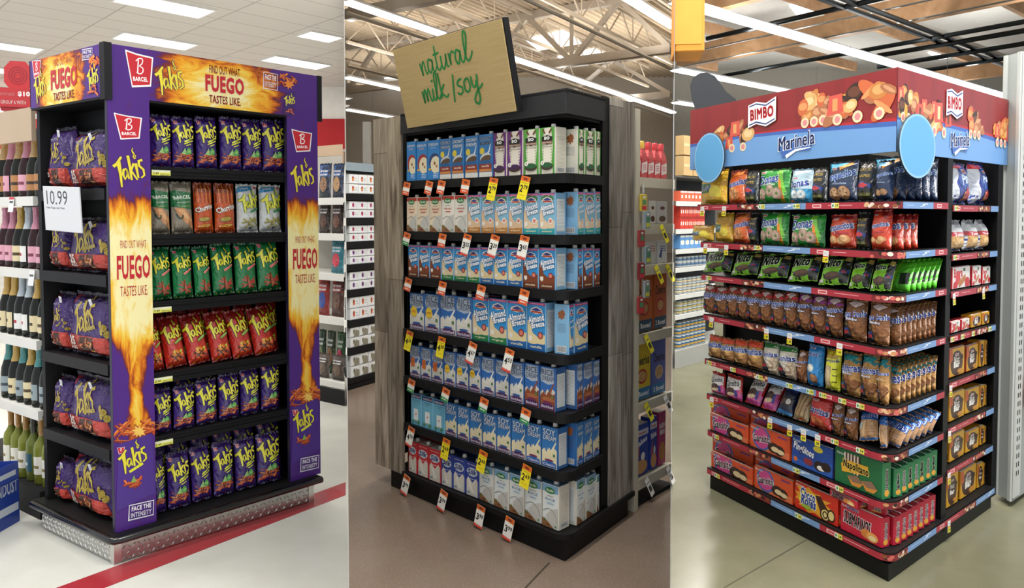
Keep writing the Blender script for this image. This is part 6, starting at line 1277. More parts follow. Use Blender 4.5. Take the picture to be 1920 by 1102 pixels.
for i in range(-4, 9):
    s = span(P0 + f2 * (2.1 - i * 2.1 + .9) + Vector((0, 0, 6.1)), e2, U1 + 4, U2 - 4, 26)
    if s: trim(truss(s[0], s[1], .7, '#c6b8a6', 1.5, .07, .03), 'matte')
for i in range(0, 4):
    o = P0 + e2 * (1.5 + i * 6.2); s = span(o + Vector((0, 0, 5.45)), f2, U1 + 6, U2 - 6, 26)
    if s: trim(truss(s[0], s[1], 1.35, '#bfb3a5', 2.6, .2, .12), 'matte')
# skylights
for nm, pts in (('window_1', ((985, 75), (1060, 57), (1090, 82), (1010, 95))), ('window_2', ((1045, 108), (1115, 92), (1150, 108), (1080, 122))), ('window_3', ((1200, 170), (1255, 160), (1255, 190), (1235, 188))), ('window_4', ((700, 152), (745, 142), (760, 165), (722, 172)))):
    mb = MB('#fff'); p = [at_z(u, v, zD - .05) for u, v in pts]; mb.loft([[tuple(x) for x in p], [(x.x, x.y, x.z + .03) for x in p]]); struct(mb, nm, M['sky'])
# end wall and a white post
mb = MB('#b9b2a8'); a, b_ = edge(U1 + 1, 28.5), edge(U2 - 1, 28.5); mb.box(a[0], 28.5, 0, b_[0], 28.6, 7.2); struct(mb, 'wall_back', 'matte')
mb = MB('#a8a6a2'); p = at_y(687, 300, 12); mb.box(p.x - .06, 12, 0, p.x + .06, 12.12, at_y(687, 228, 12).z); trim(mb, 'matte')
for i in range(4):
    s = span(P0 + e2 * 3 + f2 * (2 - i * 2.6) + Vector((0, 0, 4.6 + .1 * i)), e2, U1 + 6, U2 - 6, 24)
    if s: mb = MB('#d8d3cb'); mb.tube([s[0], s[1]], .035, 6); trim(mb, 'metal')

# ---------------- right shop roof
a3, b3 = at_z(1322, 20, 4.9), at_z(1830, 166, 4.9); e3 = (b3 - a3).normalized(); f3 = Vector((-e3.y, e3.x, 0))
for p, lab in (((1322, 20), 'wide double strip light crossing the upper part of the right shop'), ((1264, 131), 'strip light just above the left part of the bakery header'), ((1264, 192), 'short strip light at the left edge of the right shop')):
    s = span(at_z(*p, 4.9), e3, U2 + 1, 2400, 25)
    if s: strip_light(s[0], s[1], lab, 'strip lights of the right shop', .36)
zE = 7.2; mb = MB('#c9c7c2'); mb.prism(wedge(U2 + 1, 2900, 29), zE, zE + .1); struct(mb, 'ceiling_right', 'matte')
P3 = a3.copy(); P3.z = 0; fb = (at_z(1678, 52, 6.0) - at_z(1303, 126, 6.0)).normalized()
for k, (u, v) in enumerate(((1303, 126), (1400, 10), (1300, 220))):
    s = span(at_z(u, v, 6.0), fb, U2 + 8, 2500, 27)
    if s: mb = MB('#fff'); mb.bar(s[0] + Vector((0, 0, .35)), s[1] + Vector((0, 0, .35)), .24, .6); trim(mb, 'glulam')
g3 = Vector((-fb.y, fb.x, 0)); g3 = g3 if g3.y > 0 else -g3
for i in range(-7, 12):
    s = span(at_z(1450, 100, 6.55) + fb * (i * 3.1), e3, U2 + 8, 2500, 26)
    if s: mb = MB('#fff'); mb.bar(s[0] + Vector((0, 0, .25)), s[1] + Vector((0, 0, .25)), .13, .3); trim(mb, 'glulam')
for i, (u, v) in enumerate(((1530, 25), (1640, 20), (1700, 80), (1560, 5))):
    s = span(at_z(u, v, 5.6), e3 if i % 2 else fb, U2 + 60, 2400, 22)
    if s: mb = MB('#2e3234'); mb.tube([s[0], s[1]], .055, 8); trim(mb, 'metal')
for i in range(3):
    s = span(at_z(1700 + 60 * i, 95 + 12 * i, 5.5), fb, 1640, 2300, 22)
    if s: mb = MB('#2e3234'); mb.tube([s[0], s[1]], .06, 8); trim(mb, 'metal')
for i, (u, v) in enumerate(((1400, 75), (1600, 60))):
    s = span(at_z(u, v, 5.8), fb, U2 + 8, 2400, 25)
    if s: mb = MB('#8a8a86'); mb.tube([s[0], s[1]], .02, 6); trim(mb, 'metal')
for nm, pts in (('window_5', ((1480, 12), (1530, 0), (1575, 8), (1500, 36))), ('window_6', ((1500, 140), (1550, 135), (1570, 145), (1530, 152))), ('window_7', ((1740, 100), (1800, 92), (1820, 102), (1760, 112)))):
    mb = MB('#fff'); p = [at_z(u, v, zE - .06) for u, v in pts]; mb.loft([[tuple(x) for x in p], [(x.x, x.y, x.z + .03) for x in p]]); struct(mb, nm, M['sky'])
mb = MB('#a9a49a'); a, b_ = edge(U2 + 1, 28.5), edge(2800, 28.5); mb.box(a[0], 28.5, 0, b_[0], 28.6, 7.2); struct(mb, 'wall_back', 'matte')
# orange hanging box
p = at_y(1321, 95, 5.2); mb = MB('#d98f35'); mb.rbox(-1.6, 0, 0, 0, .5, 1.6, .01); q = empty('orange_sign_box', Matrix.Translation(p) @ Matrix.Rotation(R(-8), 4, 'Z'), label='plain orange box sign hanging in the upper left corner of right shop', cat='sign')
mx = (edge(U2 + 2, 5.2)[0] - p.x); mb = MB('#d98f35'); mb.rbox(mx * 1.0, 0, 0, 0, .35, 1.6, .01); mb.build('sign_body', 'matte', q); mb = MB('#e39a40'); mb.box(mx * 1.0, -.006, .05, -.02, -.001, 1.6); mb.build('face_panel', 'matte', q); mb = MB('#888'); mb.tube([(mx * .5, .2, 1.6), (mx * .5, .2, 2.4)], .008, 6); mb.build('hanger', 'metal', q)
# floor joint and a box of slots
def joint(pts, wd=.006, c='#4e4c3c'):
    mb = MB(c)
    for p, q in zip(pts, pts[1:]): a, b_ = at_z(*p), at_z(*q); mb.bar(a + Vector((0, 0, .0003)), b_ + Vector((0, 0, .0003)), wd, .0012)
    trim(mb, 'matte')
joint([(1357, 1102), (1512, 1012)]); joint([(1265, 688), (1330, 660)], .01)
joint([(985, 1102), (1030, 1055)], .008, '#3c342c')

# ================================================================ shelving in the distance
def gondola(face, s0, s1, zs, depth, root_label, upc='#d9d7d0', lip=.035, base=.12, top=None, back='#cfccc4', basec=None, name='shelf_unit'):
    r = empty(name, face.M((s0 + s1) / 2, 0, depth / 2), label=root_label, cat='shelf unit')
    def sl(mb, a, b_, z0, z1, i0, i1, c=None):
        q = [face.pt(a, 0, i0), face.pt(b_, 0, i0), face.pt(b_, 0, i1), face.pt(a, 0, i1)]; mb.loft([[p + Vector((0, 0, z0)) for p in q], [p + Vector((0, 0, z1)) for p in q]], c=c)
    top = top or zs[0] + .5
    mb = MB(back); sl(mb, s0, s1, 0, top, depth, depth + .03); part(mb, 'back_panel', 'matte', r)
    mb = MB(basec or upc); sl(mb, s0, s1, 0, base, .0, depth); part(mb, 'base', 'matte', r)
    for z in zs:
        mb = MB(upc); sl(mb, s0, s1, z - .02, z, .02, depth); sl(mb, s0, s1, z - lip, z + .006, 0, .02); part(mb, 'shelf', 'matte', r)
    return r, sl
def zof(face, u, v, ins=0.): return face.hit(u, v, ins)[1]
# bottles
def bottle(kind, foil, body, label, lab2):
    key = ('bottle', kind)
    if key in TEM: return key
    champ = kind[0] == 'c'
    if champ: prof = [(.036, 0), (.041, .006), (.041, .13), (.038, .16), (.026, .20), (.017, .235), (.0155, .29), (.018, .296), (.0175, .31)]; nf = 5
    else: prof = [(.034, 0), (.037, .005), (.037, .175), (.033, .20), (.018, .225), (.0135, .24), (.0135, .31), (.015, .312), (.0145, .325)]; nf = 5
    mb = MB(body); mb.lathe([p for p in prof if p[1] <= (.235 if champ else .245)], 16, c=body)
    me1 = mb.mesh('bottle_body', 'glass', 40)
    fb_ = MB(foil); top = [(r * 1.04, z) for r, z in prof if z >= (.2 if champ else .235)]; fb_.lathe(top, 16); me2 = fb_.mesh('foil_cap', 'foil', 40)
    lb = MB(label); z0, z1 = (.035, .115) if champ else (.05, .14); n = 12; rr = (.0415 if champ else .0375)
    for i in range(n):
        t0, t1 = R(-160 + 140 * i / n), R(-160 + 140 * (i + 1) / n); q = lambda t, z, r=rr: (r * math.cos(t), r * math.sin(t), z)
        lb.poly([q(t0, z0), q(t1, z0), q(t1, z1), q(t0, z1)]); 
        if 2 < i < 9: lb.poly([q(t0, z0 + .03, rr + .0004), q(t1, z0 + .03, rr + .0004), q(t1, z0 + .045, rr + .0004), q(t0, z0 + .045, rr + .0004)], lab2)
    TEM[key] = [('bottle_body', me1, (0, 0, 0)), ('foil_cap', me2, (0, 0, .0005)), ('label', lb.mesh('label', 'card'), (0, 0, 0))]; return key
KB = {'c1': ('#b9975a', '#14170f', '#b07c4c', '#3a2a1c', 'dark sparkling wine bottle with gold foil'), 'c2': ('#c9849a', '#2a1116', '#d9a0b0', '#7a3a4c', 'rosé sparkling wine bottle with pink foil'), 'c3': ('#c9a24a', '#11140f', '#d8c9a0', '#4a3a1c', 'dark sparkling wine bottle with cream label'), 'c4': ('#b9c4cc', '#10130f', '#e2e2de', '#b02a34', 'dark sparkling wine bottle with silver foil'), 'c5': ('#3f8c8c', '#141a14', '#8c9aa0', '#2a3a44', 'dark wine bottle with teal foil'), 'w1': ('#b98a4a', '#7a8030', '#e9e6da', '#8a7a4a', 'white wine bottle with gold cap'), 'w2': ('#3a3c34', '#6a7434', '#2f5a6c', '#dfe6e6', 'green wine bottle with dark cap')}
F1W = Face(at_z(78, 976), D1.L.e)
zw = [zof(F1W, 60, v) for v in (370, 508, 640, 770)] + [.14]
r, sl = gondola(F1W, -1.15, -.012, zw[:4], .42, 'white wine shelf unit at the left edge beside the purple stand', '#d9d8d3', .04, .14, 2.02, '#26221e', '#131315')
mb = MB('#b9a48c'); sl(mb, -1.15, -.012, 1.86, 2.02, .0, .02); part(mb, 'header_strip', 'matte', r)
for li, kinds in enumerate((['c1', 'c1', 'c2', 'c1', 'c2'], ['c2', 'c2', 'c4', 'c3', 'c2'], ['c3', 'c3', 'c4', 'c4', 'c3'], ['c5', 'c5', 'c3', 'c5', 'c3'], ['w1', 'w1', 'w2', 'w1', 'w1'])):
    for row in (0, 1):
        for i in range(6):
            k = kinds[(i + row) % 5]; s = -.055 - i * .086 - row * .04; ins = .07 + row * .088; key = bottle(k, *KB[k][:4])
            if s < -.56: continue
            spawn(key, 'wine_bottle', F1W.M(s, zw[li] + .002 if li < 4 else .142, ins, 0, rnd.uniform(-.5, .5)), f"{KB[k][4]}, {ORD[i + 1]} from the stand, {('front', 'back')[row]} row, {['top', 'second', 'third', 'fourth', 'bottom'][li]} shelf", 'wine bottle', 'wine bottles on the left shelves')
# shelf ticket
for i, (u, v, zz) in enumerate(((20, 375, zw[0]), (58, 515, zw[1]))):
    s = F1W.hit(u, v, -.01)[0]; mb = MB('#dfe0e0'); mb.box(-.028, -.0005, -.075, .028, .0005, 0); mb.box(-.02, -.001, -.03, .02, -.0005, -.02, '#444'); mb.box(-.028, -.001, -.012, .028, -.0005, 0, '#c8323a' if i == 0 else '#dfe0e0'); mb.build('price_ticket', 'card', Mx=F1W.M(s, zz + .004, -.004, -.12), label=f"white price ticket hanging from the {('top', 'second')[i]} wine shelf", cat='price tag')
# red hanging sign
p = at_y(36, 200, 5.0); Mx = Matrix.Translation(p) @ Matrix.Rotation(.35, 4, 'Z') @ Matrix.Diagonal((.55, .55, .62, 1)); rt = empty('promo_sign', Mx, label='red faceted cardboard sign with ten dollar offer above the wine shelf', cat='sign')
a = Art(.62); a.rect(0, 0, 1, .62, '#b02a30'); a.text('WINES', .25, .42, .42, .1, '#d98a8c'); a.text('$10', .72, .44, .34, .18, '#f2e9e6', bold=.04); a.text('GROUP 6 WITH', .42, .16, .7, .12, '#f2e9e6', bold=.01)
mb = MB('#b02a30'); mb.loft([[(-.17, -.1, -.06), (.17, -.1, -.06), (.17, .1, -.06), (-.17, .1, -.06)], [(-.2, -.12, .1), (.2, -.12, .1), (.2, .12, .1), (-.2, .12, .1)], [(-.2, -.12, .19), (.2, -.12, .19), (.2, .12, .19), (-.2, .12, .19)]]); lay_art(mb, a, lambda x, y, l: ((x - .5) * .38, -.1215 - l, -.02 + y * .33)); mb.build('lower_box', 'card', rt)
mb = MB('#b02a30'); mb.loft([[(-.09, -.02, .19), (.09, -.02, .19), (.09, .02, .19), (-.09, .02, .19)], [(-.15, -.02, .26), (.15, -.02, .26), (.15, .02, .26), (-.15, .02, .26)], [(-.15, -.02, .42), (.15, -.02, .42), (.15, .02, .42), (-.15, .02, .42)], [(-.08, -.02, .50), (.08, -.02, .50), (.08, .02, .50), (-.08, .02, .50)]]); a = Art(1)
for rr in (.4, .28, .16): a.ring(.5, .5, rr, rr, .05, '#8c1c24')
lay_art(mb, a, lambda x, y, l: ((x - .5) * .24, -.021 - l, .22 + y * .24)); mb.build('upper_disc', 'card', rt)
# blue case in the corner
FB = face_px(-60, 1032, 37, 976); s1 = FB.hit(37, 976)[0]; zt = zof(FB, 37, 862); a = Art(1.1); a.rect(0, 0, 1, 1.1, '#1f3a8c'); a.rect(.1, .2, .98, .32, '#b9c2cc'); a.text('MOONDUST', .62, .6, .7, .2, '#cdd6e4', bold=.06, rot=0); a.rect(.55, .84, .96, .98, '#aab4c4'); a.ell(.5, .42, .07, .05, '#2a4a5c')
w_ = .32; h_ = zt; rt = empty('wine_case', FB.M(s1 - w_ / 2, 0, .13), label='blue printed cardboard case on the floor in the lower left corner', cat='cardboard case')
mb = MB('#1d3787'); mb.rbox(-w_ / 2, -.13, 0, w_ / 2, .13, h_ * .72, .003); a.a = h_ * .72 / w_; lay_art(mb, a, lambda x, y, l: ((x - .5) * w_, -.1305 - l, y * w_ * .98)); mb.build('case_body', 'card', rt)
mb = MB('#23409a'); mb.rbox(-w_ / 2, -.13, h_ * .72, w_ / 2, -.126, h_, .001); mb.rbox(-w_ / 2, .126, h_ * .72, w_ / 2, .13, h_ * .95, .001); mb.loft([[(w_ / 2 - .004, -.126, h_ * .72), (w_ / 2, -.126, h_ * .72), (w_ / 2, .126, h_ * .72), (w_ / 2 - .004, .126, h_ * .72)], [(w_ / 2 - .004, -.126, h_), (w_ / 2, -.126, h_), (w_ / 2, .126, h_ * .95), (w_ / 2 - .004, .126, h_ * .95)]]); mb.box(-w_ / 2 + .1, -.1312, h_ * .8, w_ / 2 - .02, -.1302, h_ * .88, '#b9c2cc'); mb.build('case_lid', 'card', rt)
mb = MB('#d8dadc'); mb.rbox(-w_ / 2 + .01, -.115, h_ * .72, w_ / 2 - .1, .11, h_ * 1.13, .01); mb.build('paper_liner', 'matte', rt)

# shelf unit right of the purple stand
F1S = face_px(589, 749, 647, 761.5).deep(640); sa, sb = F1S.hit(560, 740)[0], F1S.hit(646.5, 755)[0]
zz = [zof(F1S, 620, v) for v in (372, 439, 514, 596, 716)]
r, sl = gondola(F1S, sa, sb, zz, .4, 'white shelf unit with snack bags, right of the purple stand', '#dcdad4', .05, .13, zof(F1S, 620, 272), '#a8a39a', '#141416')
mb = MB('#b89f84'); sl(mb, sa, sb, zof(F1S, 620, 292), zof(F1S, 620, 272), 0, .02); part(mb, 'header_strip', 'matte', r)
def plainbag(key, w, h, d, c, c2, c3):
    key = ('pb', key, q_(w), q_(h, .01))
    if key not in TEM:
        a = Art(h / w); a.rect(0, .62 * a.a, 1, a.a, c2); a.ell(.5, .4 * a.a, .3, .22 * a.a, c3); a.lines(.2, .8, .75 * a.a, 2, .1 * a.a, .05 * a.a, '#ddd'); bag_tem(key, w, h, d, a, c, c, None, 'film', nx=6, ny=6)
    return key
bi = 0
for (li, vt, L) in ((0, 305, [(598, 622, '#1a2438', '#2a5a9c', '#8c6a4c', 'black and blue'), (624, 646, '#15233c', '#26508c', '#b08a60', 'navy')]), (1, 380, [(598, 620, '#2a1c18', '#3a2420', '#5a3a2c', 'brown'), (622, 645, '#2c1a16', '#4a2a22', '#6a4634', 'dark brown')]), (2, 452, [(620, 645, '#2f7a8c', '#3a8ea0', '#c83a4a', 'teal')]),
                    (3, 522, [(594, 617, '#8c2420', '#b02a24', '#2c4a9c', 'red and blue'), (620, 645, '#4a2a20', '#8c2a20', '#6a4a3a', 'red topped brown')]), (4, 604, [(593, 607, '#1f3a24', '#2a4a2c', '#6a7a4a', 'dark green'), (609, 626, '#3a4a2c', '#1f3a24', '#8c5a3a', 'green and brown'), (628, 646, '#2c4a2c', '#3a6a34', '#c83a5a', 'green and pink')]), (5, 660, [(592, 616, '#4a4038', '#5a4a40', '#6a5a4c', 'brown clear'), (619, 645, '#483c34', '#544840', '#6a5444', 'dark clear')])):
    for (u0, u1, c, c2, c3, nm) in L:
        z = zz[li] if li < 5 else .135
        if li == 4: z = zof(F1S, 620, 655) if False else zz[4] + .22
        if li == 5: z = zz[4]
        vb = zof(F1S, (u0 + u1) / 2, vt); h = max(.16, vb - z); h = min(h, .34); s0, s1 = F1S.hit(u0, 500)[0], F1S.hit(u1, 500)[0]
        if li == 4: h = .2
        if li == 5: h = .2
        bi += 1; ins = .07 if li != 4 else .2
        if li == 4: z = zz[4]; h = .36
        spawn(plainbag(nm, (s1 - s0) * .94, h, .05, c, c2, c3), 'snack_bag', F1S.M((s0 + s1) / 2, z + .003, ins, -.05), f"{nm} snack bag on {['top', 'second', 'third', 'fourth', 'bottom', 'bottom'][li]} shelf of the unit right of the purple stand", 'bag', 'bags right of the purple stand')

# white carton wall left of the barn wood
F2W = face_px(649.5, 733, 707, 716).deep(655); sa, sb = F2W.hit(650, 730)[0] + .01, F2W.hit(730, 712)[0]
vv = [365, 410, 454, 496, 543, 599, 650, 706]; zz = [zof(F2W, 678, v) for v in vv]
r, sl = gondola(F2W, sa, sb, zz, .35, 'black shelf unit stacked with white cartons, left of barn wood', '#141415', .05, .05, zof(F2W, 678, 322), '#0f0f10', '#101012')
mb = MB('#8c9aa4'); sl(mb, sa, sb, zof(F2W, 678, 321), zof(F2W, 678, 306), 0, .3); part(mb, 'top_shelf', 'matte', r)
tops = [323] + vv[:-1]
for li in range(8):
    z = zz[li] + .008; ztop = zof(F2W, 678, tops[li] + (3 if li == 0 else 11)); hh = (ztop - z) / 2 - .006; cc = ['#c83a4a', '#b02a6a', '#a8244c', '#7a2a8c', '#6a2a7c', '#c85a2a', '#8c8a6c', '#8c8a6c'][li]
    key = ('wc', li); w_ = .108; a = Art(hh / w_); H = a.a; a.rect(0, 0, 1, H, '#e9ecee'); a.ell(.4, .55 * H, .13, .3 * H, cc); a.ell(.36, .65 * H, .05, .12 * H, '#333'); a.lines(.6, .92, .6 * H, 2, .25 * H, .06 * H, '#8c9298'); a.rect(0, 0, 1, .05 * H, '#aab')
    if li == 0: a.star(.4, .5 * H, .12, '#e0b030', 5, .5)
    if li > 5: a.poly([(.3, 0), (1, 0), (1, .6 * H), (.6, .8 * H)], '#8c8878')
    box_tem(key, w_, hh, .07, a, '#e9ecee', top='#dfe2e4', part='carton')
    for st_ in (0, 1):
        for i in range(4):
            s = sa + .06 + i * .112
            if s > sb - .05: break
            spawn(key, 'white_carton', F2W.M(s, z + st_ * (hh + .004), .045, 0, rnd.uniform(-.02, .02)), f"white carton, {ORD[i + 1]} from left, {('lower', 'upper')[st_]} layer, {LEV.get(li + 1)} shelf of the carton wall", 'carton', 'white cartons on the black shelves')

# cereal and grocery shelf right of the barn wood
F2G = face_px(1192, 952, 1260, 912); sb = F2G.hit(1260.5, 900)[0]
lv = [((1200, 334)), ((1240, 422)), ((1240, 497)), ((1200, 630)), ((1200, 759)), ((1200, 902))]; zz = [zof(F2G, *p) for p in lv]
r, sl = gondola(F2G, -.01, sb, zz, .34, 'cream grocery shelf unit with cereal, right of barn wood', '#cfc9b8', .045, .02, zof(F2G, 1200, 262), '#b9b4a6', '#15151a')
mb = MB('#c9c3b2'); sl(mb, -.05, -.012, 0, zof(F2G, 1192, 205), -.02, .06); part(mb, 'upright', 'matte', r)
def gbox(key, w, h, d, base, fn):
    key = ('g', key, round(w, 3), round(h, 3))
    if key not in TEM: a = Art(h / w); a.rect(0, 0, 1, a.a, base); fn(a); box_tem(key, w, h, d, a, base, top='#ccc', part='carton')
    return key
def cheer(c, tc, band, f): 
    def g(a):
        H = a.a; a.rect(0, 0, 1, .2 * H, band); a.text('2 Boxes!', .5, .1 * H, .8, .09 * H, '#f0f4f8', bold=.05); a.text('Cheerios', .5, .68 * H, .84, .17 * H, tc, bold=.05); a.ell(.5, .4 * H, .3, .13 * H, f); a.ell(.5, .4 * H, .24, .09 * H, '#d8b078'); 
        for i in range(8): a.ring(.5 + .16 * math.cos(i * 1.1), .4 * H + .07 * H * math.sin(i * 1.7), .04, .03, .02, '#b07a3c')
    return g
def blue_c(a): H = a.a; a.rect(0, .78 * H, 1, .9 * H, '#dfe4ee'); a.text("Frosted", .5, .84 * H, .7, .07 * H, '#c8323a', bold=.04); a.text('Flakes', .5, .66 * H, .8, .12 * H, '#f4f6fa', rot=12, bold=.05); a.poly([(.1, .35 * H), (.4, .6 * H), (.3, .2 * H)], '#e0602c'); a.ell(.5, .16 * H, .42, .14 * H, '#d8a060'); a.ell(.62, .36 * H, .14, .08 * H, '#fff')
def mag(a): H = a.a; a.text('RAISIN', .5, .74 * H, .8, .1 * H, '#fff', bold=.05); a.text('BRAN', .5, .62 * H, .7, .1 * H, '#fff', bold=.05); a.ell(.5, .25 * H, .42, .18 * H, '#b8803c')
def wht(c): return lambda a: (a.poly([(.1, .3 * a.a), (.5, .8 * a.a), (.4, .2 * a.a)], c), a.lines(.2, .9, .75 * a.a, 3, .1 * a.a, .04 * a.a, c))
def spc(a): H = a.a; a.ell(.5, .7 * H, .25, .08 * H, '#6a3a2a'); a.ell(.5, .2 * H, .35, .14 * H, '#5a3a24')
gl = [(3, 1201, 1234, 513, '#c86a30', cheer('', '#4a2a14', '#23506c', '#b8303a'), 'orange cereal box with heart, left'), (3, 1236, 1260, 508, '#b85a2c', cheer('', '#4a2a14', '#23506c', '#b8303a'), 'orange cereal box with heart, right'),
      (4, 1198, 1231, 641, '#e0c42c', cheer('', '#1a1a1a', '#2a7ab0', '#b83a2c'), 'yellow cereal box with heart'), (4, 1233, 1259, 636, '#5a6ab4', cheer('', '#26202c', '#2a7ab0', '#d8c0a0'), 'violet cereal box'),
      (5, 1199, 1228, 797, '#2242a8', blue_c, 'blue cereal box, left'), (5, 1230, 1244, 782, '#2242a8', blue_c, 'blue cereal box, right'), (5, 1246, 1260, 772, '#a82a6a', mag, 'magenta cereal box'),
      (2, 1220, 1240, 452, '#e4e2de', wht('#c8323a'), 'white cereal box with red lettering'), (2, 1242, 1260, 452, '#e2e4e6', wht('#2a4a9c'), 'white cereal box with blue lettering'), (1, 1226, 1239, 376, '#e6e4de', spc, 'white spice box'), (1, 1241, 1260, 377, '#d8d4d4', spc, 'pale box with brown seeds')]
for li, u0, u1, vt, c, fn, lab in gl:
    s0, s1 = F2G.hit(u0, 500)[0], F2G.hit(u1, 500)[0]; z = zz[li] + .008; h = zof(F2G, (u0 + u1) / 2, vt) - z
    spawn(gbox(lab, s1 - s0 - .004, h, .06, c, fn), 'cereal_box' if 'cereal' in lab else 'grocery_box', F2G.M((s0 + s1) / 2, z, .06), f"{lab}, on the grocery shelf right of the barn wood", 'box')
# capped pouches on top
mbp = {}
for i in range(7):
    k = 'y' if i < 2 else 'r'; key = ('pouch', k)
    if key not in TEM:
        a = Art(2.4); a.rect(0, 0, 1, 2.4, '#c8323c'); a.poly([(0, .3), (1, .6), (1, 1.8), (0, 1.5)], '#e9dfe0'); a.ell(.6, .5, .3, .3, '#e0b060')
        mb = MB('#c8323c'); mb.loft([[(-.03, -.018, 0), (.03, -.018, 0), (.03, .018, 0), (-.03, .018, 0)], [(-.031, -.02, .10), (.031, -.02, .10), (.031, .02, .10), (-.031, .02, .10)], [(-.014, -.012, .15), (.014, -.012, .15), (.014, .012, .15), (-.014, .012, .15)]]); lay_art(mb, Art(1.6), lambda x, y, l: (0, 0, 0))
        a2_ = Art(1.6); a2_.rect(.03, 0, .97, 1.6, '#c8323c'); a2_.poly([(.03, .3), (.97, .5), (.97, 1.4), (.03, 1.2)], '#ecdfe0'); a2_.lines(.2, .8, 1.0, 3, .16, .07, '#c02a34'); lay_art(mb, a2_, lambda x, y, l: ((x - .5) * .06, -.0185 - .002 * y / 1.6 - l, y * .0615))
        cb = MB('#d8b04a' if k == 'y' else '#c83a44'); cb.lathe([(.013, .149), (.016, .152), (.016, .185), (.012, .19)], 12); TEM[key] = [('pouch_body', mb.mesh('pouch_body', 'foil'), (0, 0, 0)), ('cap', cb.mesh('cap', 'plastic', 40), (0, 0, 0))]
    s = .05 + i * .068
    if s < sb - .03: spawn(key, 'drink_pouch', F2G.M(s, zz[0] + .008, .05), f"red drink pouch with {'yellow' if k == 'y' else 'red'} cap, {ORD[i + 1]} from left, top grocery shelf", 'pouch', 'pouches on the top grocery shelf')
# tags on this unit
for i, (u, v, c) in enumerate(((1238, 432, 'y'), (1228, 510, 'y'), (1249, 505, 'y'), (1209, 640, 'y'), (1209, 775, 'y'), (1245, 755, 'w'), (1210, 918, 'w'), (1250, 888, 'w'))):
    li = [1, 2, 2, 3, 4, 4, 5, 5][i]; s = F2G.hit(u, v)[0]; key = tag3('hang', '2.5' if i % 2 else '3.0'); col = '#e8dc2c' if c == 'y' else '#eceae6'
    mb = MB(col); mb.box(-.02, -.0005, -.1, .02, .0005, 0); mb.box(-.012, -.001, -.075, .012, -.0005, -.045, '#3a3a30'); mb.box(-.014, -.001, -.03, .014, -.0005, -.024, '#777'); mb.build('shelf_tag', 'card', Mx=F2G.M(s, zz[li], -.004, -.25, 0, -.35), label=f"{'yellow' if c == 'y' else 'white'} slanting price tag, {ORD[i + 1]} down on the grocery shelf right of barn wood", cat='price tag', group='slanting tags on the grocery shelf')
# clip strip
for i, (u, v, c) in enumerate(((1206, 380, '#c8b03a'), (1213, 412, '#8c9aa0'), (1202, 447, '#9c3a3a'), (1214, 478, '#7a8c94'), (1202, 508, '#8c2c34'), (1212, 542, '#8c9494'), (1201, 572, '#a83a3a'))):
    ii = -.04 - .022 * (i % 2); p = F2G.hit(u, v, ii); a = Art(1.6); a.rect(0, 0, 1, 1.6, c); a.rect(.1, .1, .9, .5, '#e0d84a' if i % 2 else '#c83a44'); a.rect(.2, .6, .8, 1.1, '#4a8c5a'); a.ell(.5, 1.35, .25, .12, '#e9e6e0')
    mb = MB(c); mb.rbox(-.026, -.006, -.042, .026, .006, .042, .002); lay_art(mb, a, lambda x, y, l: ((x - .5) * .05, -.0065 - l, -.04 + y * .05)); mb.tube([(0, 0, .042), (0, .0, .050)], .002, 5, '#999'); mb.build('hanging_card_pack', 'card', Mx=F2G.M(p[0], p[1], ii, 0, rnd.uniform(-.1, .1)), label=f"small carded pack on the clip strip beside barn wood, {ORD[i + 1]} from the top", cat='card pack', group='packs on the clip strip')
mb = MB('#ddd'); s = F2G.hit(1205, 450, -.004)[0]; mb.box(-.008, -.001, zof(F2G, 1205, 575), .008, .001, zof(F2G, 1205, 345)); mb.build('clip_strip', 'plastic', Mx=F2G.M(s, 0, -.006), label='thin white clip strip hanging beside the barn wood', cat='clip strip')

# can shelf in the left of the right shop
F3W = face_px(1263.5, 692, 1320, 676).deep(1270); sa, sb = F3W.hit(1264, 690)[0] + .01, F3W.hit(1345, 670)[0]
vv = [378, 431, 469, 504, 555, 593]; zz = [zof(F3W, 1266, v) for v in vv] + [zof(F3W, 1266, 659)]
r, sl = gondola(F3W, sa, sb, zz[:6], .4, 'shelf unit of canned goods at the left of the right shop', '#c4c4c0', .04, zz[6], zof(F3W, 1266, 328), '#26282a', '#9a9a94')
def can_tem(k, h, rr, body, lab, top):
    key = ('can', k)
    if key not in TEM:
        mb = MB(body); mb.lathe([(rr * .93, 0), (rr, .004), (rr, .008)], 14, c=top); mb.lathe([(rr, .008), (rr, h - .008)], 14, c=body); mb.lathe([(rr * 1.01, h * .3), (rr * 1.01, h * .6)], 14, c=lab); mb.lathe([(rr, h - .008), (rr * 1.01, h - .004), (rr * .93, h - .001), (rr * .9, h - .004)], 14, c=top); TEM[key] = [('can', mb.mesh('can', 'plastic', 40), (0, 0, 0))]
    return key
cans = [(3, 1, 3, 'silver', .05, .036, '#7a8488', '#3a5a7c', '#b9bcbe', 'silver and blue can'), (4, 3, 4, 'tuna', .05, .04, '#6a7a80', '#c9b48c', '#b9bcbe', 'flat silver can'), (5, 3, 4, 'green', .04, .042, '#3f5a34', '#b9a06a', '#b9bcbe', 'flat green can'), (6, 3, 5, 'bluegold', .065, .036, '#2f5a7c', '#b08a3c', '#b9bcbe', 'blue and gold can')]
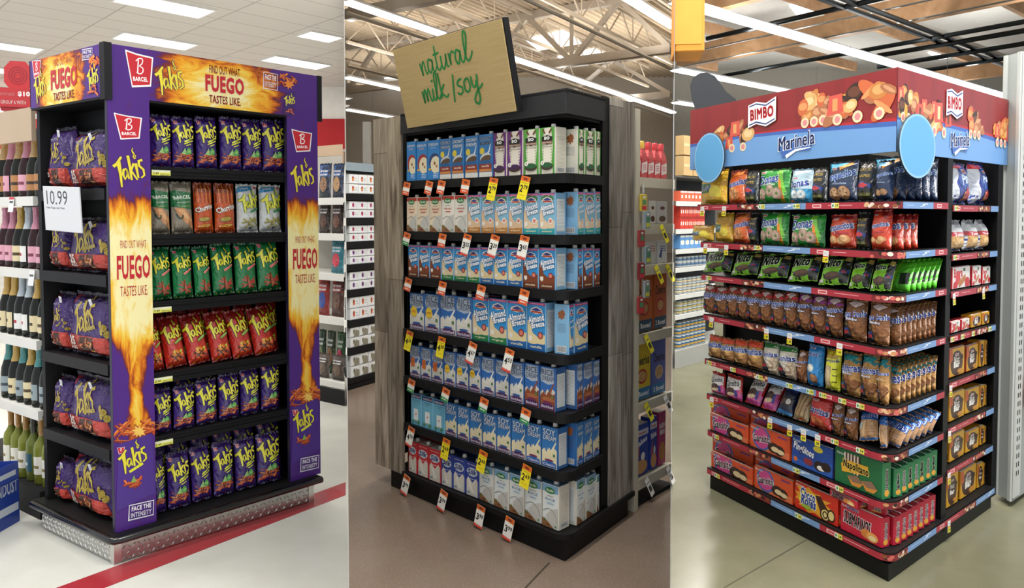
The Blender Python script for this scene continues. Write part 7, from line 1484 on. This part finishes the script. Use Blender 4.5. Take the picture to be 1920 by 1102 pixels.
for li, ns, nc, k, h, rr, b_, lb, tp, ds in cans:
    z = zz[li] + (.008 if li < 6 else .002); avail = zz[li - 1] - .06 - z; ns = max(1, min(ns + 1, int(avail / (h + .001))))
    for st_ in range(ns):
        for i in range(7):
            s = sa + .05 + i * (rr * 2 + .006)
            if s > sb - .04: break
            spawn(can_tem(k, h, rr, b_, lb, tp), 'food_can', F3W.M(s, z + st_ * (h + .0008), .06), f"{ds}, {ORD[i + 1]} from left, {ORD[st_ + 1]} layer up on its shelf", 'can', 'cans on the shelf left of the bakery stand')
for li, vt, c, lab, n, w_, nl in ((0, 356, '#c85a3c', 'red and white box', 4, .13, 1), (1, 383, '#b83224', 'red tomato carton', 6, .075, 2), (2, 441, '#5a8cc0', 'blue and white carton', 5, .085, 1)):
    z = zz[li] + .008; hh = (zof(F3W, 1266, vt) - z) / nl - .003; key = ('fb', lab)
    a = Art(hh / w_); H = a.a; a.rect(0, 0, 1, H, c); a.rect(.1, .3 * H, .9, .6 * H, '#e9e2da'); a.ell(.5, .45 * H, .2, .2 * H, '#d8602c' if li != 2 else '#e8e0c0'); a.rect(0, .85 * H, 1, H, '#e9e6e0' if li != 1 else '#8c2018'); box_tem(key, w_, hh, .09, a, c, part='carton')
    for st_ in range(nl):
        for i in range(n):
            s = sa + w_ / 2 + .01 + i * (w_ + .004)
            if s < sb - w_ / 2: spawn(key, 'food_box', F3W.M(s, z + st_ * (hh + .002), .07), f"{lab}, {ORD[i + 1]} from left, {('lower', 'upper')[st_]} layer, {LEV[li + 1]} canned goods shelf", 'box', f'{lab}es left of the bakery stand')
for i, (u0, u1, v0, v1) in enumerate(((1264, 1281, 328, 290), (1283, 1300, 328, 296), (1264, 1293, 289, 252))):
    s0, s1 = F3W.hit(u0, 320, .06)[0], F3W.hit(u1, 320, .06)[0]; z0 = zof(F3W, 1266, 328) + .004 if i < 2 else zof(F3W, 1266, 289, .0) ; z1 = zof(F3W, 1266, v1); s0 = max(s0, sa + .03)
    mb = MB('#b99a6c'); mb.rbox(-(s1 - s0) / 2, -.05, 0, (s1 - s0) / 2, .05, z1 - z0, .004); mb.box(-(s1 - s0) / 2, -.0515, (z1 - z0) * .45, (s1 - s0) / 2, -.0505, (z1 - z0) * .6, '#cbb48a'); mb.build('cardboard_box', 'matte', Mx=F3W.M((s0 + s1) / 2, z0 + (.008 if i == 2 else 0), .06), label=('brown cardboard box on top of the can shelf, left one', 'brown cardboard box on top of the can shelf, right one', 'upper brown cardboard box stacked above the can shelf')[i], cat='cardboard box')
mb = MB('#5a5650'); sl(mb, sa, sb, zof(F3W, 1266, 331), zof(F3W, 1266, 328), 0.02, .4); part(mb, 'top_shelf', 'matte', r)

# grey metal end panel and slotted upright at the right edge
pl, pc, pr = at_z(1866, 935), at_z(1897, 951), at_z(1960, 906)
rt = empty('metal_upright', Matrix.Translation(pc), label='tall light grey metal end panel with slotted side at right edge', cat='shelf end panel')
zt = at_y(1908, 96, pc.y).z; h0 = zt
dA = (pl - pc); dB = (pr - pc); nB = Vector((dB.y, -dB.x, 0)).normalized()
mb = MB('#9fa3a1'); q = [pc, pc + dB, pc + dB + dA, pl]; mb.loft([[p + Vector((0, 0, .03)) for p in q], [p + Vector((0, 0, h0)) for p in q]]); part(mb, 'panel', 'matte', rt)
mb = MB('#b9bcb9'); fA = Face(pl, pc - pl); LA = dA.length; 
for a_, b_ in ((0, .02), (LA - .02, LA)):
    q = [fA.pt(a_, 0, -.012), fA.pt(b_, 0, -.012), fA.pt(b_, 0, -.001), fA.pt(a_, 0, -.001)]; mb = MB('#b4b7b4'); mb.loft([[p + Vector((0, 0, .03)) for p in q], [p + Vector((0, 0, h0)) for p in q]]); part(mb, 'edge_channel', 'matte', rt)
fBf = Face(pc, dB); mb = MB('#c4c6c2'); q = [fBf.pt(.0, 0, -.008), fBf.pt(.09, 0, -.008), fBf.pt(.09, 0, -.001), fBf.pt(.0, 0, -.001)]; mb.loft([[p + Vector((0, 0, .05)) for p in q], [p + Vector((0, 0, h0)) for p in q]])
for i in range(44):
    for s in (.022, .05): mb.poly([fBf.pt(s, .16 + i * .045, -.0086), fBf.pt(s + .012, .16 + i * .045, -.0086), fBf.pt(s + .012, .185 + i * .045, -.0086), fBf.pt(s, .185 + i * .045, -.0086)], '#1e2020')
part(mb, 'slotted_upright', 'matte', rt)
for i, (z, c, nm) in enumerate(((1.25, '#d8b82c', 'yellow'), (1.02, '#c83a2c', 'red'), (.78, '#2a3f7c', 'blue'), (.5, '#d8602c', 'orange'))):
    mb = MB(c); mb.rbox(-.05, -.01, 0, .05, .01, .16, .003); mb.box(-.035, -.0112, .05, .035, -.0102, .11, '#eee'); mb.build('product_box', 'card', Mx=fBf.M(.16, z, -.03), label=f'{nm} pack hanging beside the slotted upright at the right picture edge', cat='pack')
